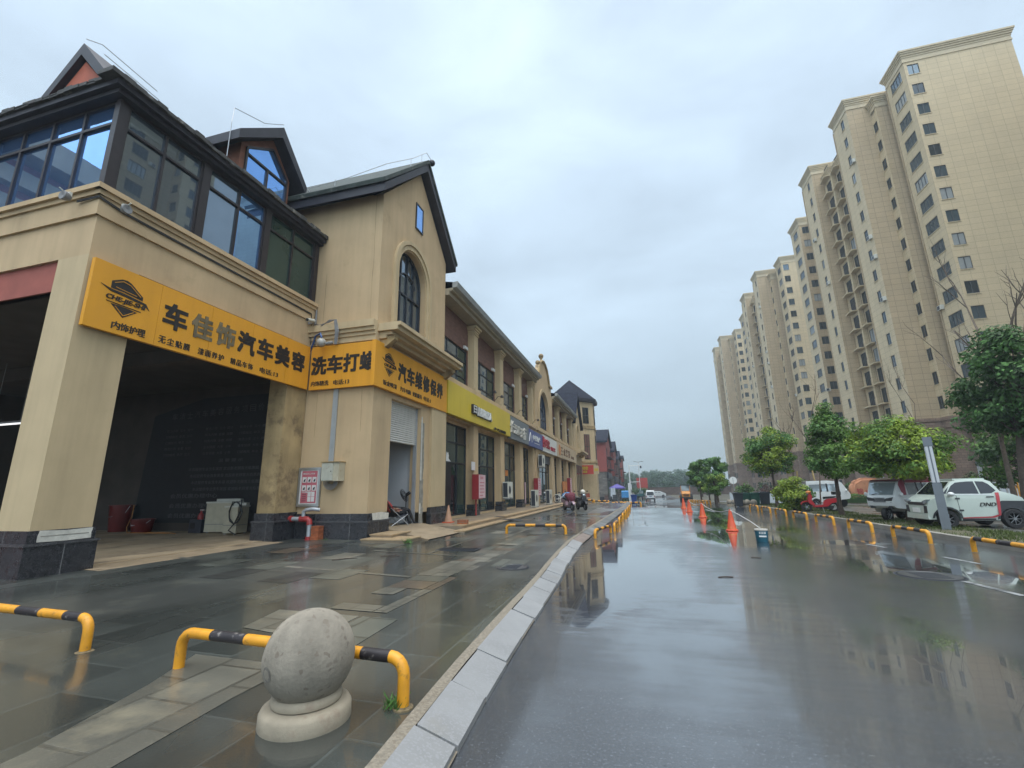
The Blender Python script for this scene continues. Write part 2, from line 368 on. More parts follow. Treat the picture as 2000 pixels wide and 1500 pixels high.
M['bin_blue'] = mat('bin_blue', (.012, .05, .22), .4, var=.1)
M['bin_green'] = mat('bin_green', (.015, .085, .06), .45, var=.1)
M['bin_grey'] = mat('bin_grey', (.03, .035, .045), .45, var=.1)
M['tarp_blue'] = mat('tarp_blue', (.05, .24, .50), .45, var=.2, scale=5, bump=.5, bscale=7)
M['tent_purple'] = mat('tent_purple', (.10, .08, .30), .6, var=.1)
M['red_board'] = mat('red_board', (.50, .05, .035), .6, var=.08)
M['white_paint'] = mat('white_paint', (.66, .67, .66), .45, var=.05)
M['car_white'] = mat('car_white', (.62, .64, .63), .3, var=.03, coat=.6)
M['car_mint'] = mat('car_mint', (.47, .53, .47), .3, var=.03, coat=.6)
M['car_dark'] = mat('car_dark', (.03, .032, .036), .45, var=.1)
M['trike_red'] = mat('trike_red', (.26, .04, .07), .3, var=.08, coat=.5)
M['stripe_red'] = mat('stripe_red', (.42, .05, .06), .4)
M['scooter_red'] = mat('scooter_red', (.48, .025, .035), .3, var=.06, coat=.5)
M['scooter_pink'] = mat('scooter_pink', (.36, .25, .30), .35, var=.06, coat=.3)
M['scooter_cream'] = mat('scooter_cream', (.40, .40, .33), .35, var=.06, coat=.3)
M['blanket'] = mat('blanket', (.14, .025, .04), .9, var=.5, scale=30, dirt=((.38, .26, .28), 22, .56, .9))
M['roller_orange'] = mat('roller_orange', (.58, .23, .03), .45, var=.12)
M['truck_green'] = mat('truck_green', (.03, .12, .12), .4, var=.1)
M['lamp_grey'] = mat('lamp_grey', (.17, .19, .21), .45, var=.06, metal=.2)
M['lamp_panel'] = mat('lamp_panel', (.55, .57, .58), .35, var=.04)
M['sandstone'] = mat('sandstone_red', (.42, .19, .10), .85, var=.2, scale=2, bump=.4, bscale=9, dirt=((.25, .10, .05), 2.5, .56, .6))
M['fence_white'] = mat('fence_white', (.50, .54, .57), .5, var=.05)
M['sign_azure'] = mat('sign_azure', (.06, .26, .60), .5, var=.05)
M['skin'] = mat('skin', (.40, .21, .14), .6, var=.06, subs=.05)
M['hair'] = mat('hair', (.012, .010, .010), .6)
M['shirt_red'] = mat('shirt_red', (.42, .055, .05), .8, var=.15, scale=12)
M['trousers'] = mat('trousers_black', (.015, .015, .018), .85, var=.15)
M['denim'] = mat('chair_cloth', (.035, .04, .06), .8, var=.15)
M['bark'] = mat('bark', (.075, .055, .042), .9, var=.35, scale=9, bump=.8, bscale=26)
M['bark_pale'] = mat('bark_pale', (.13, .10, .075), .9, var=.3, scale=9, bump=.6, bscale=26)
def leafmat(name, col, island=.5, tr=.25):
    m = mat(name, col, .5, spec=.35, var=.15, scale=1.1, island=island)
    nt = m.node_tree; b = nt.nodes['Principled BSDF']; out = nt.nodes['Material Output']
    t = nt.nodes.new('ShaderNodeBsdfTranslucent'); mx = nt.nodes.new('ShaderNodeMixShader'); mx.inputs[0].default_value = tr
    nt.links.new(b.inputs['Base Color'].links[0].from_socket, t.inputs[0])
    nt.links.new(b.outputs[0], mx.inputs[1]); nt.links.new(t.outputs[0], mx.inputs[2]); nt.links.new(mx.outputs[0], out.inputs[0])
    return m
M['leaf'] = leafmat('leaf_green', (.105, .20, .036))
M['leaf_light'] = leafmat('leaf_light', (.235, .32, .036))
M['leaf_dark'] = leafmat('leaf_dark', (.055, .115, .032))
M['leaf_far'] = leafmat('leaf_far', (.050, .105, .060), .3)
M['leaf_mid'] = leafmat('leaf_mid', (.09, .20, .05), .4)
M['grass'] = leafmat('grass_blade', (.085, .115, .030), .5)
M['leaf_red'] = leafmat('leaf_red', (.075, .035, .035), .5)
TW = dict(w=1.15, h=.74, msize=.02, offset=0.0)
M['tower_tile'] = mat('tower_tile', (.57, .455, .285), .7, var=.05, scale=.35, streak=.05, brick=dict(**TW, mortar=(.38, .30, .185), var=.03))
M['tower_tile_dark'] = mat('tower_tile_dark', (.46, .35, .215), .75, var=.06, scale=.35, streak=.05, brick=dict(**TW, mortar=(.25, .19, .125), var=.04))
M['tower_base'] = mat('tower_base', (.26, .18, .13), .75, var=.10, scale=.6, brick=dict(w=.55, h=.28, mortar=(.13, .08, .06), msize=.015, var=.14))
M['tower_trim'] = mat('tower_trim', (.54, .44, .28), .75, var=.05, scale=1)
M['tower_frame'] = mat('tower_frame', (.055, .06, .065), .5)
M['tower_cap'] = mat('tower_cap', (.52, .43, .285), .7, var=.06, scale=1)
M['house_red'] = mat('house_red', (.27, .055, .04), .75, var=.1, scale=1.2, brick=dict(w=.3, h=.1, mortar=(.2, .05, .04), msize=.012, var=.1))
M['house_brown'] = mat('house_brown', (.13, .08, .07), .75, var=.1, scale=1.2)
M['house_stone'] = mat('house_stone', (.15, .135, .115), .8, var=.2, scale=1.5, brick=dict(w=.6, h=.3, mortar=(.09, .08, .07), msize=.02, var=.35))
M['wall_brick'] = mat('wall_brick', (.15, .105, .085), .85, var=.2, scale=.7, brick=dict(w=.5, h=.22, mortar=(.10, .08, .07), msize=.02, var=.25))
M['bucket_label'] = mat('bucket_label', (.02, .12, .17), .4, var=.15, scale=20)
M['bucket_lid'] = mat('bucket_lid', (.42, .40, .35), .5, var=.1)
M['rope'] = mat('rope', (.55, .55, .52), .7)
M['orange_hose'] = mat('orange_hose', (.45, .20, .05), .5)
M['bucket_red'] = mat('bucket_red', (.12, .010, .008), .45)
M['wood_green'] = mat('wood_green', (.10, .12, .085), .7, var=.2)
M['lamp_light'] = mat('lamp_light', (.9, .9, .9), .5, emit=((1, 1, 1), 1.0))
M['bulb_glass'] = mat('bulb_glass', (.40, .38, .34), .15, var=.1)

def wet(name, col, kind):
    """wet ground: dark albedo, a water film whose gloss varies between damp and standing water"""
    m = bpy.data.materials.new(name); m.use_nodes = True; nt = m.node_tree; N = nt.nodes; L = nt.links; b = N['Principled BSDF']
    tc = N.new('ShaderNodeTexCoord'); P = tc.outputs['Object']
    def noise(sc, det=5, vec=None, ro=.55, dist=0):
        n = N.new('ShaderNodeTexNoise'); n.inputs['Scale'].default_value = sc; n.inputs['Detail'].default_value = det; n.inputs['Roughness'].default_value = ro
        n.inputs['Distortion'].default_value = dist; L.new(vec if vec else P, n.inputs['Vector']); return n.outputs['Fac']
    def rng(x, a, bb, c, d, smooth=False):
        n = N.new('ShaderNodeMapRange'); L.new(x, n.inputs[0])
        if smooth: n.interpolation_type = 'SMOOTHSTEP'
        for k, q in zip(('From Min', 'From Max', 'To Min', 'To Max'), (a, bb, c, d)): n.inputs[k].default_value = q
        return n.outputs[0]
    def mixc(a, bb, f):
        n = N.new('ShaderNodeMix'); n.data_type = 'RGBA'
        for k, q in ((6, a), (7, bb)):
            if isinstance(q, tuple): n.inputs[k].default_value = (*q[:3], 1)
            else: L.new(q, n.inputs[k])
        L.new(f, n.inputs[0]); return n.outputs[2]
    def mm(op, x, y):
        n = N.new('ShaderNodeMath'); n.operation = op
        for k, q in enumerate((x, y)):
            if isinstance(q, (int, float)): n.inputs[k].default_value = q
            else: L.new(q, n.inputs[k])
        return n.outputs[0]
    st = N.new('ShaderNodeMapping'); st.inputs['Scale'].default_value = (1, .35, 1); L.new(P, st.inputs[0])
    pud = noise(.42, 5, st.outputs[0], .5, .3)          # where water stands
    if kind == 'road':
        c = mixc(tuple(q*.8 for q in col), tuple(q*1.2 for q in col), rng(noise(.5, 6), .35, .65, 0, 1))
        grit = noise(48, 3, None, .7)
        c = mixc(c, tuple(q*3.6 for q in col), rng(grit, .57, .70, 0, .6)); c = mixc(c, tuple(q*.35 for q in col), rng(noise(42, 4), .58, .72, 0, .7))
        L.new(c, b.inputs['Base Color'])
        rip = N.new('ShaderNodeMapping'); rip.inputs['Scale'].default_value = (.55, 2.6, 1); rip.inputs['Rotation'].default_value = (0, 0, .5); L.new(P, rip.inputs[0])
        wet_ = mm('ADD', pud, mm('MULTIPLY', mm('SUBTRACT', noise(1.6, 6, rip.outputs[0], .7), .5), .22))
        gx_ = N.new('ShaderNodeSeparateXYZ'); L.new(P, gx_.inputs[0]); wet_ = mm('SUBTRACT', wet_, rng(gx_.outputs[0], 3.4, 6.2, .02, .10, True))
        edge = mm('MULTIPLY', mm('SUBTRACT', noise(2.2, 7, rip.outputs[0], .72), .5), 2.6)
        for cx, cy, rx, ry in ((-.72, 9.6, .85, 4.2), (2.5, 15.6, 1.3, 2.4), (5.3, 14.6, .9, .7), (1.5, 41, 2.6, 2.2), (3.6, 48, 2.5, 3.0), ):      # hollows that hold water
            e = mm('ADD', mm('POWER', mm('ABSOLUTE', mm('MULTIPLY', mm('SUBTRACT', gx_.outputs[0], cx), 1/rx), 0), 2.0), mm('POWER', mm('ABSOLUTE', mm('MULTIPLY', mm('SUBTRACT', gx_.outputs[1], cy), 1/ry), 0), 2.0))
            wet_ = mm('ADD', wet_, rng(mm('SUBTRACT', mm('SUBTRACT', 1.0, e), edge), 0, .45, 0, .16, True))
        L.new(rng(wet_, .42, .56, .16, .03, True), b.inputs['Roughness'])
        b.inputs['Specular IOR Level'].default_value = 1.0; L.new(rng(wet_, .36, .54, .30, 1.0, True), b.inputs['Coat Weight']); b.inputs['Coat IOR'].default_value = 1.5
        L.new(rng(wet_, .42, .57, .11, .012, True), b.inputs['Coat Roughness'])
        amp = rng(wet_, .45, .57, 1.0, .06, True)
        bp = N.new('ShaderNodeBump'); bp.inputs['Distance'].default_value = .006; L.new(mm('MULTIPLY', amp, .55), bp.inputs['Strength'])
        L.new(mm('ADD', noise(85, 4, None, .7), mm('MULTIPLY', noise(9, 3), .6)), bp.inputs['Height']); L.new(bp.outputs[0], b.inputs['Normal'])
    else:
        sp = N.new('ShaderNodeSeparateXYZ'); L.new(P, sp.inputs[0])
        t = N.new('ShaderNodeTexBrick'); mp = N.new('ShaderNodeMapping'); mp.inputs['Rotation'].default_value = (0, 0, PI/2); L.new(P, mp.inputs[0]); L.new(mp.outputs[0], t.inputs[0])
        t.offset = .5; t.inputs['Scale'].default_value = 1
        w_, h_, ms = dict(pave=(.9, .6, .011), band=(.62, .44, .018), park=(30, 30, .001), plaza=(2.4, 1.2, .012))[kind]
        t.inputs['Brick Width'].default_value = w_; t.inputs['Row Height'].default_value = h_; t.inputs['Mortar Size'].default_value = ms; t.inputs['Mortar Smooth'].default_value = .3
        v = dict(pave=.34, band=.30, park=.02, plaza=.25)[kind]
        t.inputs['Color1'].default_value = (*[q*(1-v) for q in col], 1); t.inputs['Color2'].default_value = (*[q*(1+v) for q in col], 1)
        t.inputs['Mortar'].default_value = (*[q*(1.7 if kind == 'pave' else .45) for q in col], 1)
        c = mixc(t.outputs['Color'], tuple(q*.55 for q in col), rng(noise(.35, 6, None, .6), .42, .62, 0, .8))
        c = mixc(c, tuple(q*1.7 for q in (col[0]*1.1, col[1], col[2]*.85)), rng(noise(1.3, 7, None, .65), .58, .74, 0, .7))
        c = mixc(c, tuple(q*1.35 for q in col), rng(noise(90, 3), .58, .72, 0, .6))
        L.new(c, b.inputs['Base Color'])
        lo, hi = dict(pave=(.20, .46), band=(.28, .5), park=(.18, .45), plaza=(.12, .34))[kind]
        L.new(rng(pud, .40, .60, hi, lo, True), b.inputs['Roughness'])
        b.inputs['Specular IOR Level'].default_value = .55; b.inputs['Coat Weight'].default_value = dict(pave=.48, band=.3, park=.3, plaza=.5)[kind]
        L.new(rng(pud, .42, .62, .25, .07, True), b.inputs['Coat Roughness'])
        bp = N.new('ShaderNodeBump'); bp.inputs['Distance'].default_value = .006; bp.inputs['Strength'].default_value = .35
        L.new(mm('SUBTRACT', mm('MULTIPLY', noise(45, 4), .5), t.outputs['Fac']), bp.inputs['Height']); L.new(bp.outputs[0], b.inputs['Normal'])
    return m
M['road'] = wet('wet_asphalt', (.052, .055, .060), 'road')
M['pave'] = wet('wet_paving', (.058, .064, .058), 'pave')
M['pave_band'] = wet('wet_paving_band', (.15, .145, .118), 'band')
M['pave_orange'] = wet('wet_paving_orange', (.125, .098, .072), 'band')
M['pave_green'] = wet('wet_paving_green', (.10, .108, .092), 'band')
M['pave_dark'] = wet('wet_paving_dark', (.030, .033, .031), 'band')
M['plaza'] = wet('wet_plaza', (.12, .12, .11), 'plaza')
M['park'] = wet('wet_parking', (.105, .10, .09), 'park')
M['soil'] = mat('soil', (.085, .080, .045), .9, var=.35, scale=2.5, bump=.6, bscale=20, dirt=((.16, .135, .10), 1.6, .55, .8))
M['ground'] = mat('ground_earth', (.09, .085, .06), .9, var=.3, scale=.2)
M['verge_concrete'] = mat('verge_concrete', (.26, .245, .21), .7, var=.2, scale=2, bump=.3, bscale=30)

# ------------------------------------------------------------------ the ground
def gz(y): return 0.0 if y <= 36 else -(y-36)/44 if y < 80 else -1.0
def pz(x, y=0): return .12 + min(-1.75 - x, 7.2)*.0155 + (gz(y) if y > 44 else 0)*min(1, max(0, (y-44)/8))
def kx(y):
    t = [(-40, -.6), (0, -.92), (1.5, -1.06), (2.86, -1.18), (3.73, -1.25), (4.64, -1.30), (6.0, -1.36), (7.2, -1.40), (8.2, -1.45), (9.5, -1.54), (10.9, -1.61), (13.2, -1.70), (15.9, -1.64), (23.3, -1.41), (37, -1.05), (60, -1.0)]
    for (a, p), (b, q) in zip(t, t[1:]):
        if a <= y <= b: return p + (q-p)*(y-a)/(b-a)
    return t[-1][1]
def rkx(y): return 8.06 if y < 10 else 8.06 - (y-10)*.019 if y < 30 else 7.68 - (y-30)*.012
def sheet(name, mt, ys, xl, xr, zf, nx=1):
    mb = MB(); rows = []
    for y in ys:
        a, b = xl(y), xr(y); rows.append([(a+(b-a)*i/nx, y, zf(a+(b-a)*i/nx, y)) for i in range(nx+1)])
    pts = [p for r in rows for p in r]; w = nx+1
    mb.shared(pts, [(j*w+i, j*w+i+1, (j+1)*w+i+1, (j+1)*w+i) for j in range(len(rows)-1) for i in range(nx)])
    return tag(mb.build(name, mt), kind='structure')
sheet('ground', M['ground'], [-60, 36, 80, 900], lambda y: -500, lambda y: 500, lambda x, y: gz(y)-.06)
sheet('road', M['road'], [-40, -10] + [i*2 for i in range(0, 19)] + [40, 50, 60, 70, 80, 150], lambda y: (kx(y)-.25 if y < 50 else -14), lambda y: rkx(y)+.25 if y < 60 else 7.4, lambda x, y: gz(y), 2)
def pavement():
    ys = [-40, -10] + [i for i in range(0, 44)] + [46, 48, 52, 56, 60, 64, 70]; mb = MB(); pts = []
    for y in ys:
        xs = (-30, -20, -8.95, kx(y)-.36) if y < 48 else (-12, -10, -8.95, -4.6); pts += [(x, y, pz(x, y)) for x in xs]
    mb.shared(pts, [(j*4+i, j*4+i+1, (j+1)*4+i+1, (j+1)*4+i) for j in range(len(ys)-1) for i in range(3)]); tag(mb.build('pavement', M['pave']), kind='structure')
pavement()
def flat_poly(name, mt, pts, zf, dz=.004):
    return tag(MB().face([(x, y, zf(x, y)+dz) for x, y in pts]).build(name, mt), kind='structure')
def slab(mb, q, dz): mb.face([(x, y, pz(x)+dz) for x, y in q])
def band():
    rnd = random.Random(15); mb = MB(); og = MB(); gr = MB(); dk = MB()
    lx = [(-2, -3.3), (2.1, -3.45), (2.95, -3.7), (3.55, -3.95)]; rx = [(-2, -2.75), (2.1, -2.83), (2.95, -2.9), (3.55, -2.9)]
    for (a, b), (c, d) in zip(zip(lx, rx), list(zip(lx, rx))[1:]): slab(mb, [(a[1], a[0]), (b[1], b[0]), (d[1], d[0]), (c[1], c[0])], .004)
    slab(mb, [(-4.2, 4.3), (-3.2, 4.15), (-3.25, 5.0), (-4.36, 5.0)], .004); slab(gr, [(-3.17, 4.15), (-2.7, 4.1), (-2.75, 5.0), (-3.2, 5.0)], .004)
    y = 5.2
    while y < 13.8:          # the worn strip of odd slabs along the pavement
        h = rnd.choice((.3, .42, .55)); x = -3.75+rnd.uniform(-.05, .05)
        while x < -3.05:
            w = rnd.choice((.25, .36, .6)); p = rnd.random(); m = mb if p < .42 else og if p < .55 else gr if p < .8 else None
            if m: slab(m, [(x, y), (min(x+w, -3.0)-.012, y), (min(x+w, -3.0)-.012, y+h-.012), (x, y+h-.012)], .004+rnd.random()*.002)
            x += w
        y += h
    for k in range(95):     # replaced slabs scattered over the pavement
        y = 6+rnd.random()**1.3*32; x = -2.2-rnd.random()*(3.4 if y > 13 else 6.5); x = min(round(x/.6)*.6, -2.85); y = round(y/.9)*.9+(.45 if int(round(x/.6)) % 2 else 0)
        if -3.9 < x < -2.9 and y < 14: continue
        p = rnd.random(); m = gr if p < .6 else mb if p < .66 else dk if p < .95 else og; slab(m, [(x+.01, y+.01), (x+.59, y+.01), (x+.59, y+.89), (x+.01, y+.89)], .003+rnd.random()*.002)
    for q in ([(-9.7, 7.93), (-3.8, 7.2), (-3.8, 7.32), (-9.7, 8.07)], [(-4.0, 13), (-3.88, 13), (-3.88, 43), (-4.0, 43)], [(-6.2, 9.9), (-3.8, 9.6), (-3.8, 9.68), (-6.2, 10.0)], [(-4.75, 9.7), (-4.66, 9.7), (-4.66, 13), (-4.75, 13)]): slab(mb, q, .006)
    for m, mt in ((mb, 'pave_band'), (og, 'pave_orange'), (gr, 'pave_green'), (dk, 'pave_dark')): tag(m.build('paving_slabs', M[mt]), kind='structure')
band()
flat_poly('plaza', M['plaza'], [(-3.0, 15), (-1.95, 15), (-1.7, 30), (-1.55, 43), (-3.0, 43)], pz)
def kerbs():
    rnd = random.Random(3); g = MB(); s = MB(); fk = MB(); cs = MB(); y = -3.0
    while y < 47:
        ln = .62 + rnd.random()*.12 if y < 20 else 1.0; y2 = y + ln
        j = (rnd.random()-.5)*.02; t = (rnd.random()-.5)*.02
        if not 13.3 < y < 15.4:
            x0, x1 = kx(y+.006)+j, kx(y2-.008)+j; z = .125 + t*.5
            zz = [(0, -.05), (0, .035+t), (-.275, z), (-.275, -.05)]
            pts = [(x0+a, y+.006, b) for a, b in zz] + [(x1+a, y2-.008, b) for a, b in zz]
            (g if y < 15 else fk).shared(pts, [(0, 4, 5, 1), (1, 5, 6, 2), (2, 6, 7, 3), (0, 1, 2, 3), (7, 6, 5, 4)])
        else:
            x0, x1 = kx(y), kx(y2); cs.face([(x0-.28, y, .115), (x0, y, .03), (x1, y2, .03), (x1-.28, y2, .115)])
        y = y2
    for k in range(-3, 47):
        a, b = kx(k), kx(k+1)
        s.face([(a-.283, k, .121), (b-.283, k+1, .121), (b-.37, k+1, .132), (a-.37, k, .132)][::-1])
        s.face([(a-.28, k, .025), (a+.002, k, .012), (b+.002, k+1, .012), (b-.28, k+1, .025)])
    tag(g.build('kerb', M['kerb_granite']), kind='structure'); tag(fk.build('kerb', M['kerb_far']), kind='structure'); tag(cs.build('kerb_patch', M['kerb_patch']), kind='structure'); tag(s.build('kerb_bedding', M['kerb_grit']), kind='structure')
kerbs()
def right_side():
    ys = [-20, 0, 6, 10, 14, 18, 22, 26, 30, 36, 44, 52, 60]
    mb = MB()
    for a, b in zip(ys, ys[1:]):
        for (p, za), (q, zb) in (((0, 0), (0, .13)), ((0, .13), (.22, .13)), ((.22, .13), (.24, .09))):
            mb.face([(rkx(a)+p, a, za+gz(a)), (rkx(b)+p, b, za+gz(b)), (rkx(b)+q, b, zb+gz(b)), (rkx(a)+q, a, zb+gz(a))][::-1])
    tag(mb.build('right_kerb', M['verge_concrete']), kind='structure')
    sheet('verge_soil', M['soil'], ys, lambda y: rkx(y)+.22, lambda y: 10.05, lambda x, y: .115+gz(y))
    sheet('parking_area', M['park'], ys + [80], lambda y: 10.0, lambda y: 60, lambda x, y: .10+gz(y))
    mb = MB()
    for y0, y1 in ((9, 30),): mb.face([(10.05, y0, .108), (10.15, y0, .108), (10.15, y1, .108), (10.05, y1, .108)])
    for y in (12.2, 17.2, 20.1, 24.6, 29.2):
        mb.face([(10.2, y, .107), (15, y, .107), (15, y+.09, .107), (10.2, y+.09, .107)])
    tag(mb.build('parking_lines', M['road_paint']), kind='structure')
    mb = MB()
    for x, y, l, w in ((4.9, 8.3, 1.0, .10), (4.55, 3.2, 1.5, .1), (6.1, 11.2, .9, .09), (5.6, 13.6, .7, .09), (4.1, 30, 3, .1), (4.1, 38, 3, .1)):
        mb.face([(x, y, gz(y)+.004), (x+w, y, gz(y)+.004), (x+w-.12, y+l, gz(y+l)+.004), (x-.12, y+l, gz(y+l)+.004)])
    tag(mb.build('road_markings', M['road_paint']), kind='structure')
right_side()
def blades(name, mt, n, area, hmin, hmax, seed, zb, lean=.5, w=.012):
    r = np.random.default_rng(seed); x, y = area(r, n); n = len(x); h = r.uniform(hmin, hmax, n); a = r.uniform(0, 2*PI, n); b = r.uniform(0, 2*PI, n)
    ww = w*r.uniform(.6, 1.5, n); z = np.array([zb(p, q) for p, q in zip(x, y)])
    v = np.empty((n, 3, 3)); v[:, 0] = np.stack([x-np.cos(a)*ww, y-np.sin(a)*ww, z], 1); v[:, 1] = np.stack([x+np.cos(a)*ww, y+np.sin(a)*ww, z], 1)
    v[:, 2] = np.stack([x+np.cos(b)*h*lean, y+np.sin(b)*h*lean, z+h], 1)
    me = bpy.data.meshes.new(name); me.from_pydata(v.reshape(-1, 3).tolist(), [], np.arange(3*n).reshape(-1, 3).tolist()); me.materials.append(mt)
    o = bpy.data.objects.new(name, me); COL.objects.link(o); return o
def verge(r, n):
    y = 7 + 33*r.random(n)**1.25; x = 8.02 + r.beta(1.6, 1.0, n)*2.05
    k = (np.sin(x*3.1+y*1.7)+np.sin(y*2.3-x)+r.normal(0, .7, n)) > -.3
    return x[k], y[k]
tag(blades('grass', M['grass'], 26000, verge, .03, .11, 5, lambda x, y: .11), kind='stuff')
for (cx, cy, zz, lab) in ((-1.72, 3.12, .13, 'small tuft of grass in the paving joint beside the granite kerb'), (-8.75, 11.5, .14, 'small green weed at the foot of the brick stack'), (-6.05, 11.35, .2, 'leafy weed growing beside the shop step')):
    tag(blades('weed', M['leaf_mid'], 60 if cx > -3 else 90, lambda r, n: (cx+r.normal(0, .035 if cx > -3 else .06, n), cy+r.normal(0, .035, n)), .03, .09 if cx > -3 else .16, 9, lambda x, y: zz, .9, .008), lab, 'weed')

# ------------------------------------------------------------------ windows
def window(F, u0, u1, v0, v1, parent, gl, fr='frame_dark', depth=.12, vs=(), hs=(), bar=.06, th=.06, name='window', split=None):
    """frame bars and glazing set back in an opening; vs/hs = mullion and transom positions; split = glass per pane"""
    mb = MB(); b = bar
    for a, c, e, g in ((u0, u0+b, v0, v1), (u1-b, u1, v0, v1), (u0+b, u1-b, v0, v0+b), (u0+b, u1-b, v1-b, v1)): mb.fbox(F, a, c, e, g, -depth, -depth+th, 0)
    for k in vs: mb.fbox(F, k-b/2, k+b/2, v0+b, v1-b, -depth, -depth+th, 0)
    for k in hs: mb.fbox(F, u0+b, u1-b, k-b/2, k+b/2, -depth, -depth+th+.004, 0)
    uu = [u0+.01, *vs, u1-.01]; vv = [v0+.01, *hs, v1-.01]; mats = [M[fr]]; gls = gl if isinstance(gl, (list, tuple)) else [gl]
    mats += [M[g] for g in gls]; k = 0
    for c, e in zip(vv, vv[1:]):
        for a, d in zip(uu, uu[1:]):
            t = .0025*math.sin(k*2.3+u0*1.7)     # panes never sit in exactly one plane
            mb.face([F(a, c, -depth+.02+t), F(d, c, -depth+.02-t), F(d, e, -depth+.02-t*.4), F(a, e, -depth+.02+t)], 1+(split[k % len(split)] if split else 0)); k += 1
    return mb.build(name, mats, parent)
def arch_pts(uc, r, vs, n=14): return [(uc+r*math.cos(PI*k/n), vs+r*math.sin(PI*k/n)) for k in range(n+1)]   # right to left
def arch_window(F, u0, u1, v0, vs, parent, gl, fr='frame_navy', depth=.28, bar=.07):
    """round-headed window with mullions, a transom and an inner arch bar"""
    uc, r = (u0+u1)/2, (u1-u0)/2; mb = MB()
    top = arch_pts(uc, r-.01, vs, 18); mb.face([F(u0+.01, v0, -depth), F(u1-.01, v0, -depth)] + [F(a, b, -depth) for a, b in top], 1)
    mb.fbox(F, u0, u0+bar, v0, vs, -depth+.005, -depth+.07); mb.fbox(F, u1-bar, u1, v0, vs, -depth+.005, -depth+.07); mb.fbox(F, u0+bar, u1-bar, v0, v0+bar, -depth+.005, -depth+.07)
    for q in (u0+(u1-u0)*.27, uc, u0+(u1-u0)*.73):
        mb.fbox(F, q-bar*.4, q+bar*.4, v0+bar, vs+math.sqrt(max(r*r-(q-uc)**2, 0))-.06 if q != uc else vs+r-.05, -depth+.005, -depth+.06)
    for q in (v0+(vs-v0)*.18, v0+(vs-v0)*.72): mb.fbox(F, u0+bar, u1-bar, q-bar*.4, q+bar*.4, -depth+.006, -depth+.064)
    for rr, a, c in ((r-.035, 0, 1), (r*.62, .08, .92)):
        mb.tube([F(uc+rr*math.cos(PI*(a+(c-a)*k/20)), vs+(rr*math.sin(PI*(a+(c-a)*k/20)))*(1 if rr > r*.9 else .75)-(0 if rr > r*.9 else .25), -depth+.04) for k in range(21)], .035, 5)
    return mb.build('window', [M[fr], M[gl]], parent)
def arched_wall(mb, F, u0, u1, v0, outline_top, uc, r, vsill, vspring, d0, d1, mi=0):
    """wall prism with a round-headed opening: outline_top runs from the right end to the left end"""
    mb.fpoly(F, [(u0, v0), (u1, v0), (u1, vsill), (u0, vsill)], d0, d1, mi)
    mb.fpoly(F, [(u0, vsill), (uc-r, vsill), (uc-r, vspring), (u0, vspring)], d0, d1, mi)
    mb.fpoly(F, [(uc+r, vsill), (u1, vsill), (u1, vspring), (uc+r, vspring)], d0, d1, mi)
    mb.fpoly(F, [(u0, vspring)] + [(uc-r, vspring)] + arch_pts(uc, r, vspring, 20)[::-1][1:] + [(u1, vspring)] + outline_top, d0, d1, mi)
def arch_mould(F, uc, r0, r1, v0, vs, d0, d1, parent, mt='stucco_pale'):
    mb = MB(); n = 18
    mb.fbox(F, uc-r1, uc-r0, v0, vs, d0, d1); mb.fbox(F, uc+r0, uc+r1, v0, vs, d0, d1)
    o, i = arch_pts(uc, r1, vs, n), arch_pts(uc, r0, vs, n)
    for k in range(n): mb.fpoly(F, [i[k], o[k], o[k+1], i[k+1]], d0, d1)
    mb.build('arch_moulding', M[mt], parent)
FX = lambda x: Fr((x, 0, 0), (0, 1, 0))          # street wall (faces the road): u = Y
FY = lambda y: Fr((0, y, 0), (1, 0, 0))          # wall facing the camera: u = X

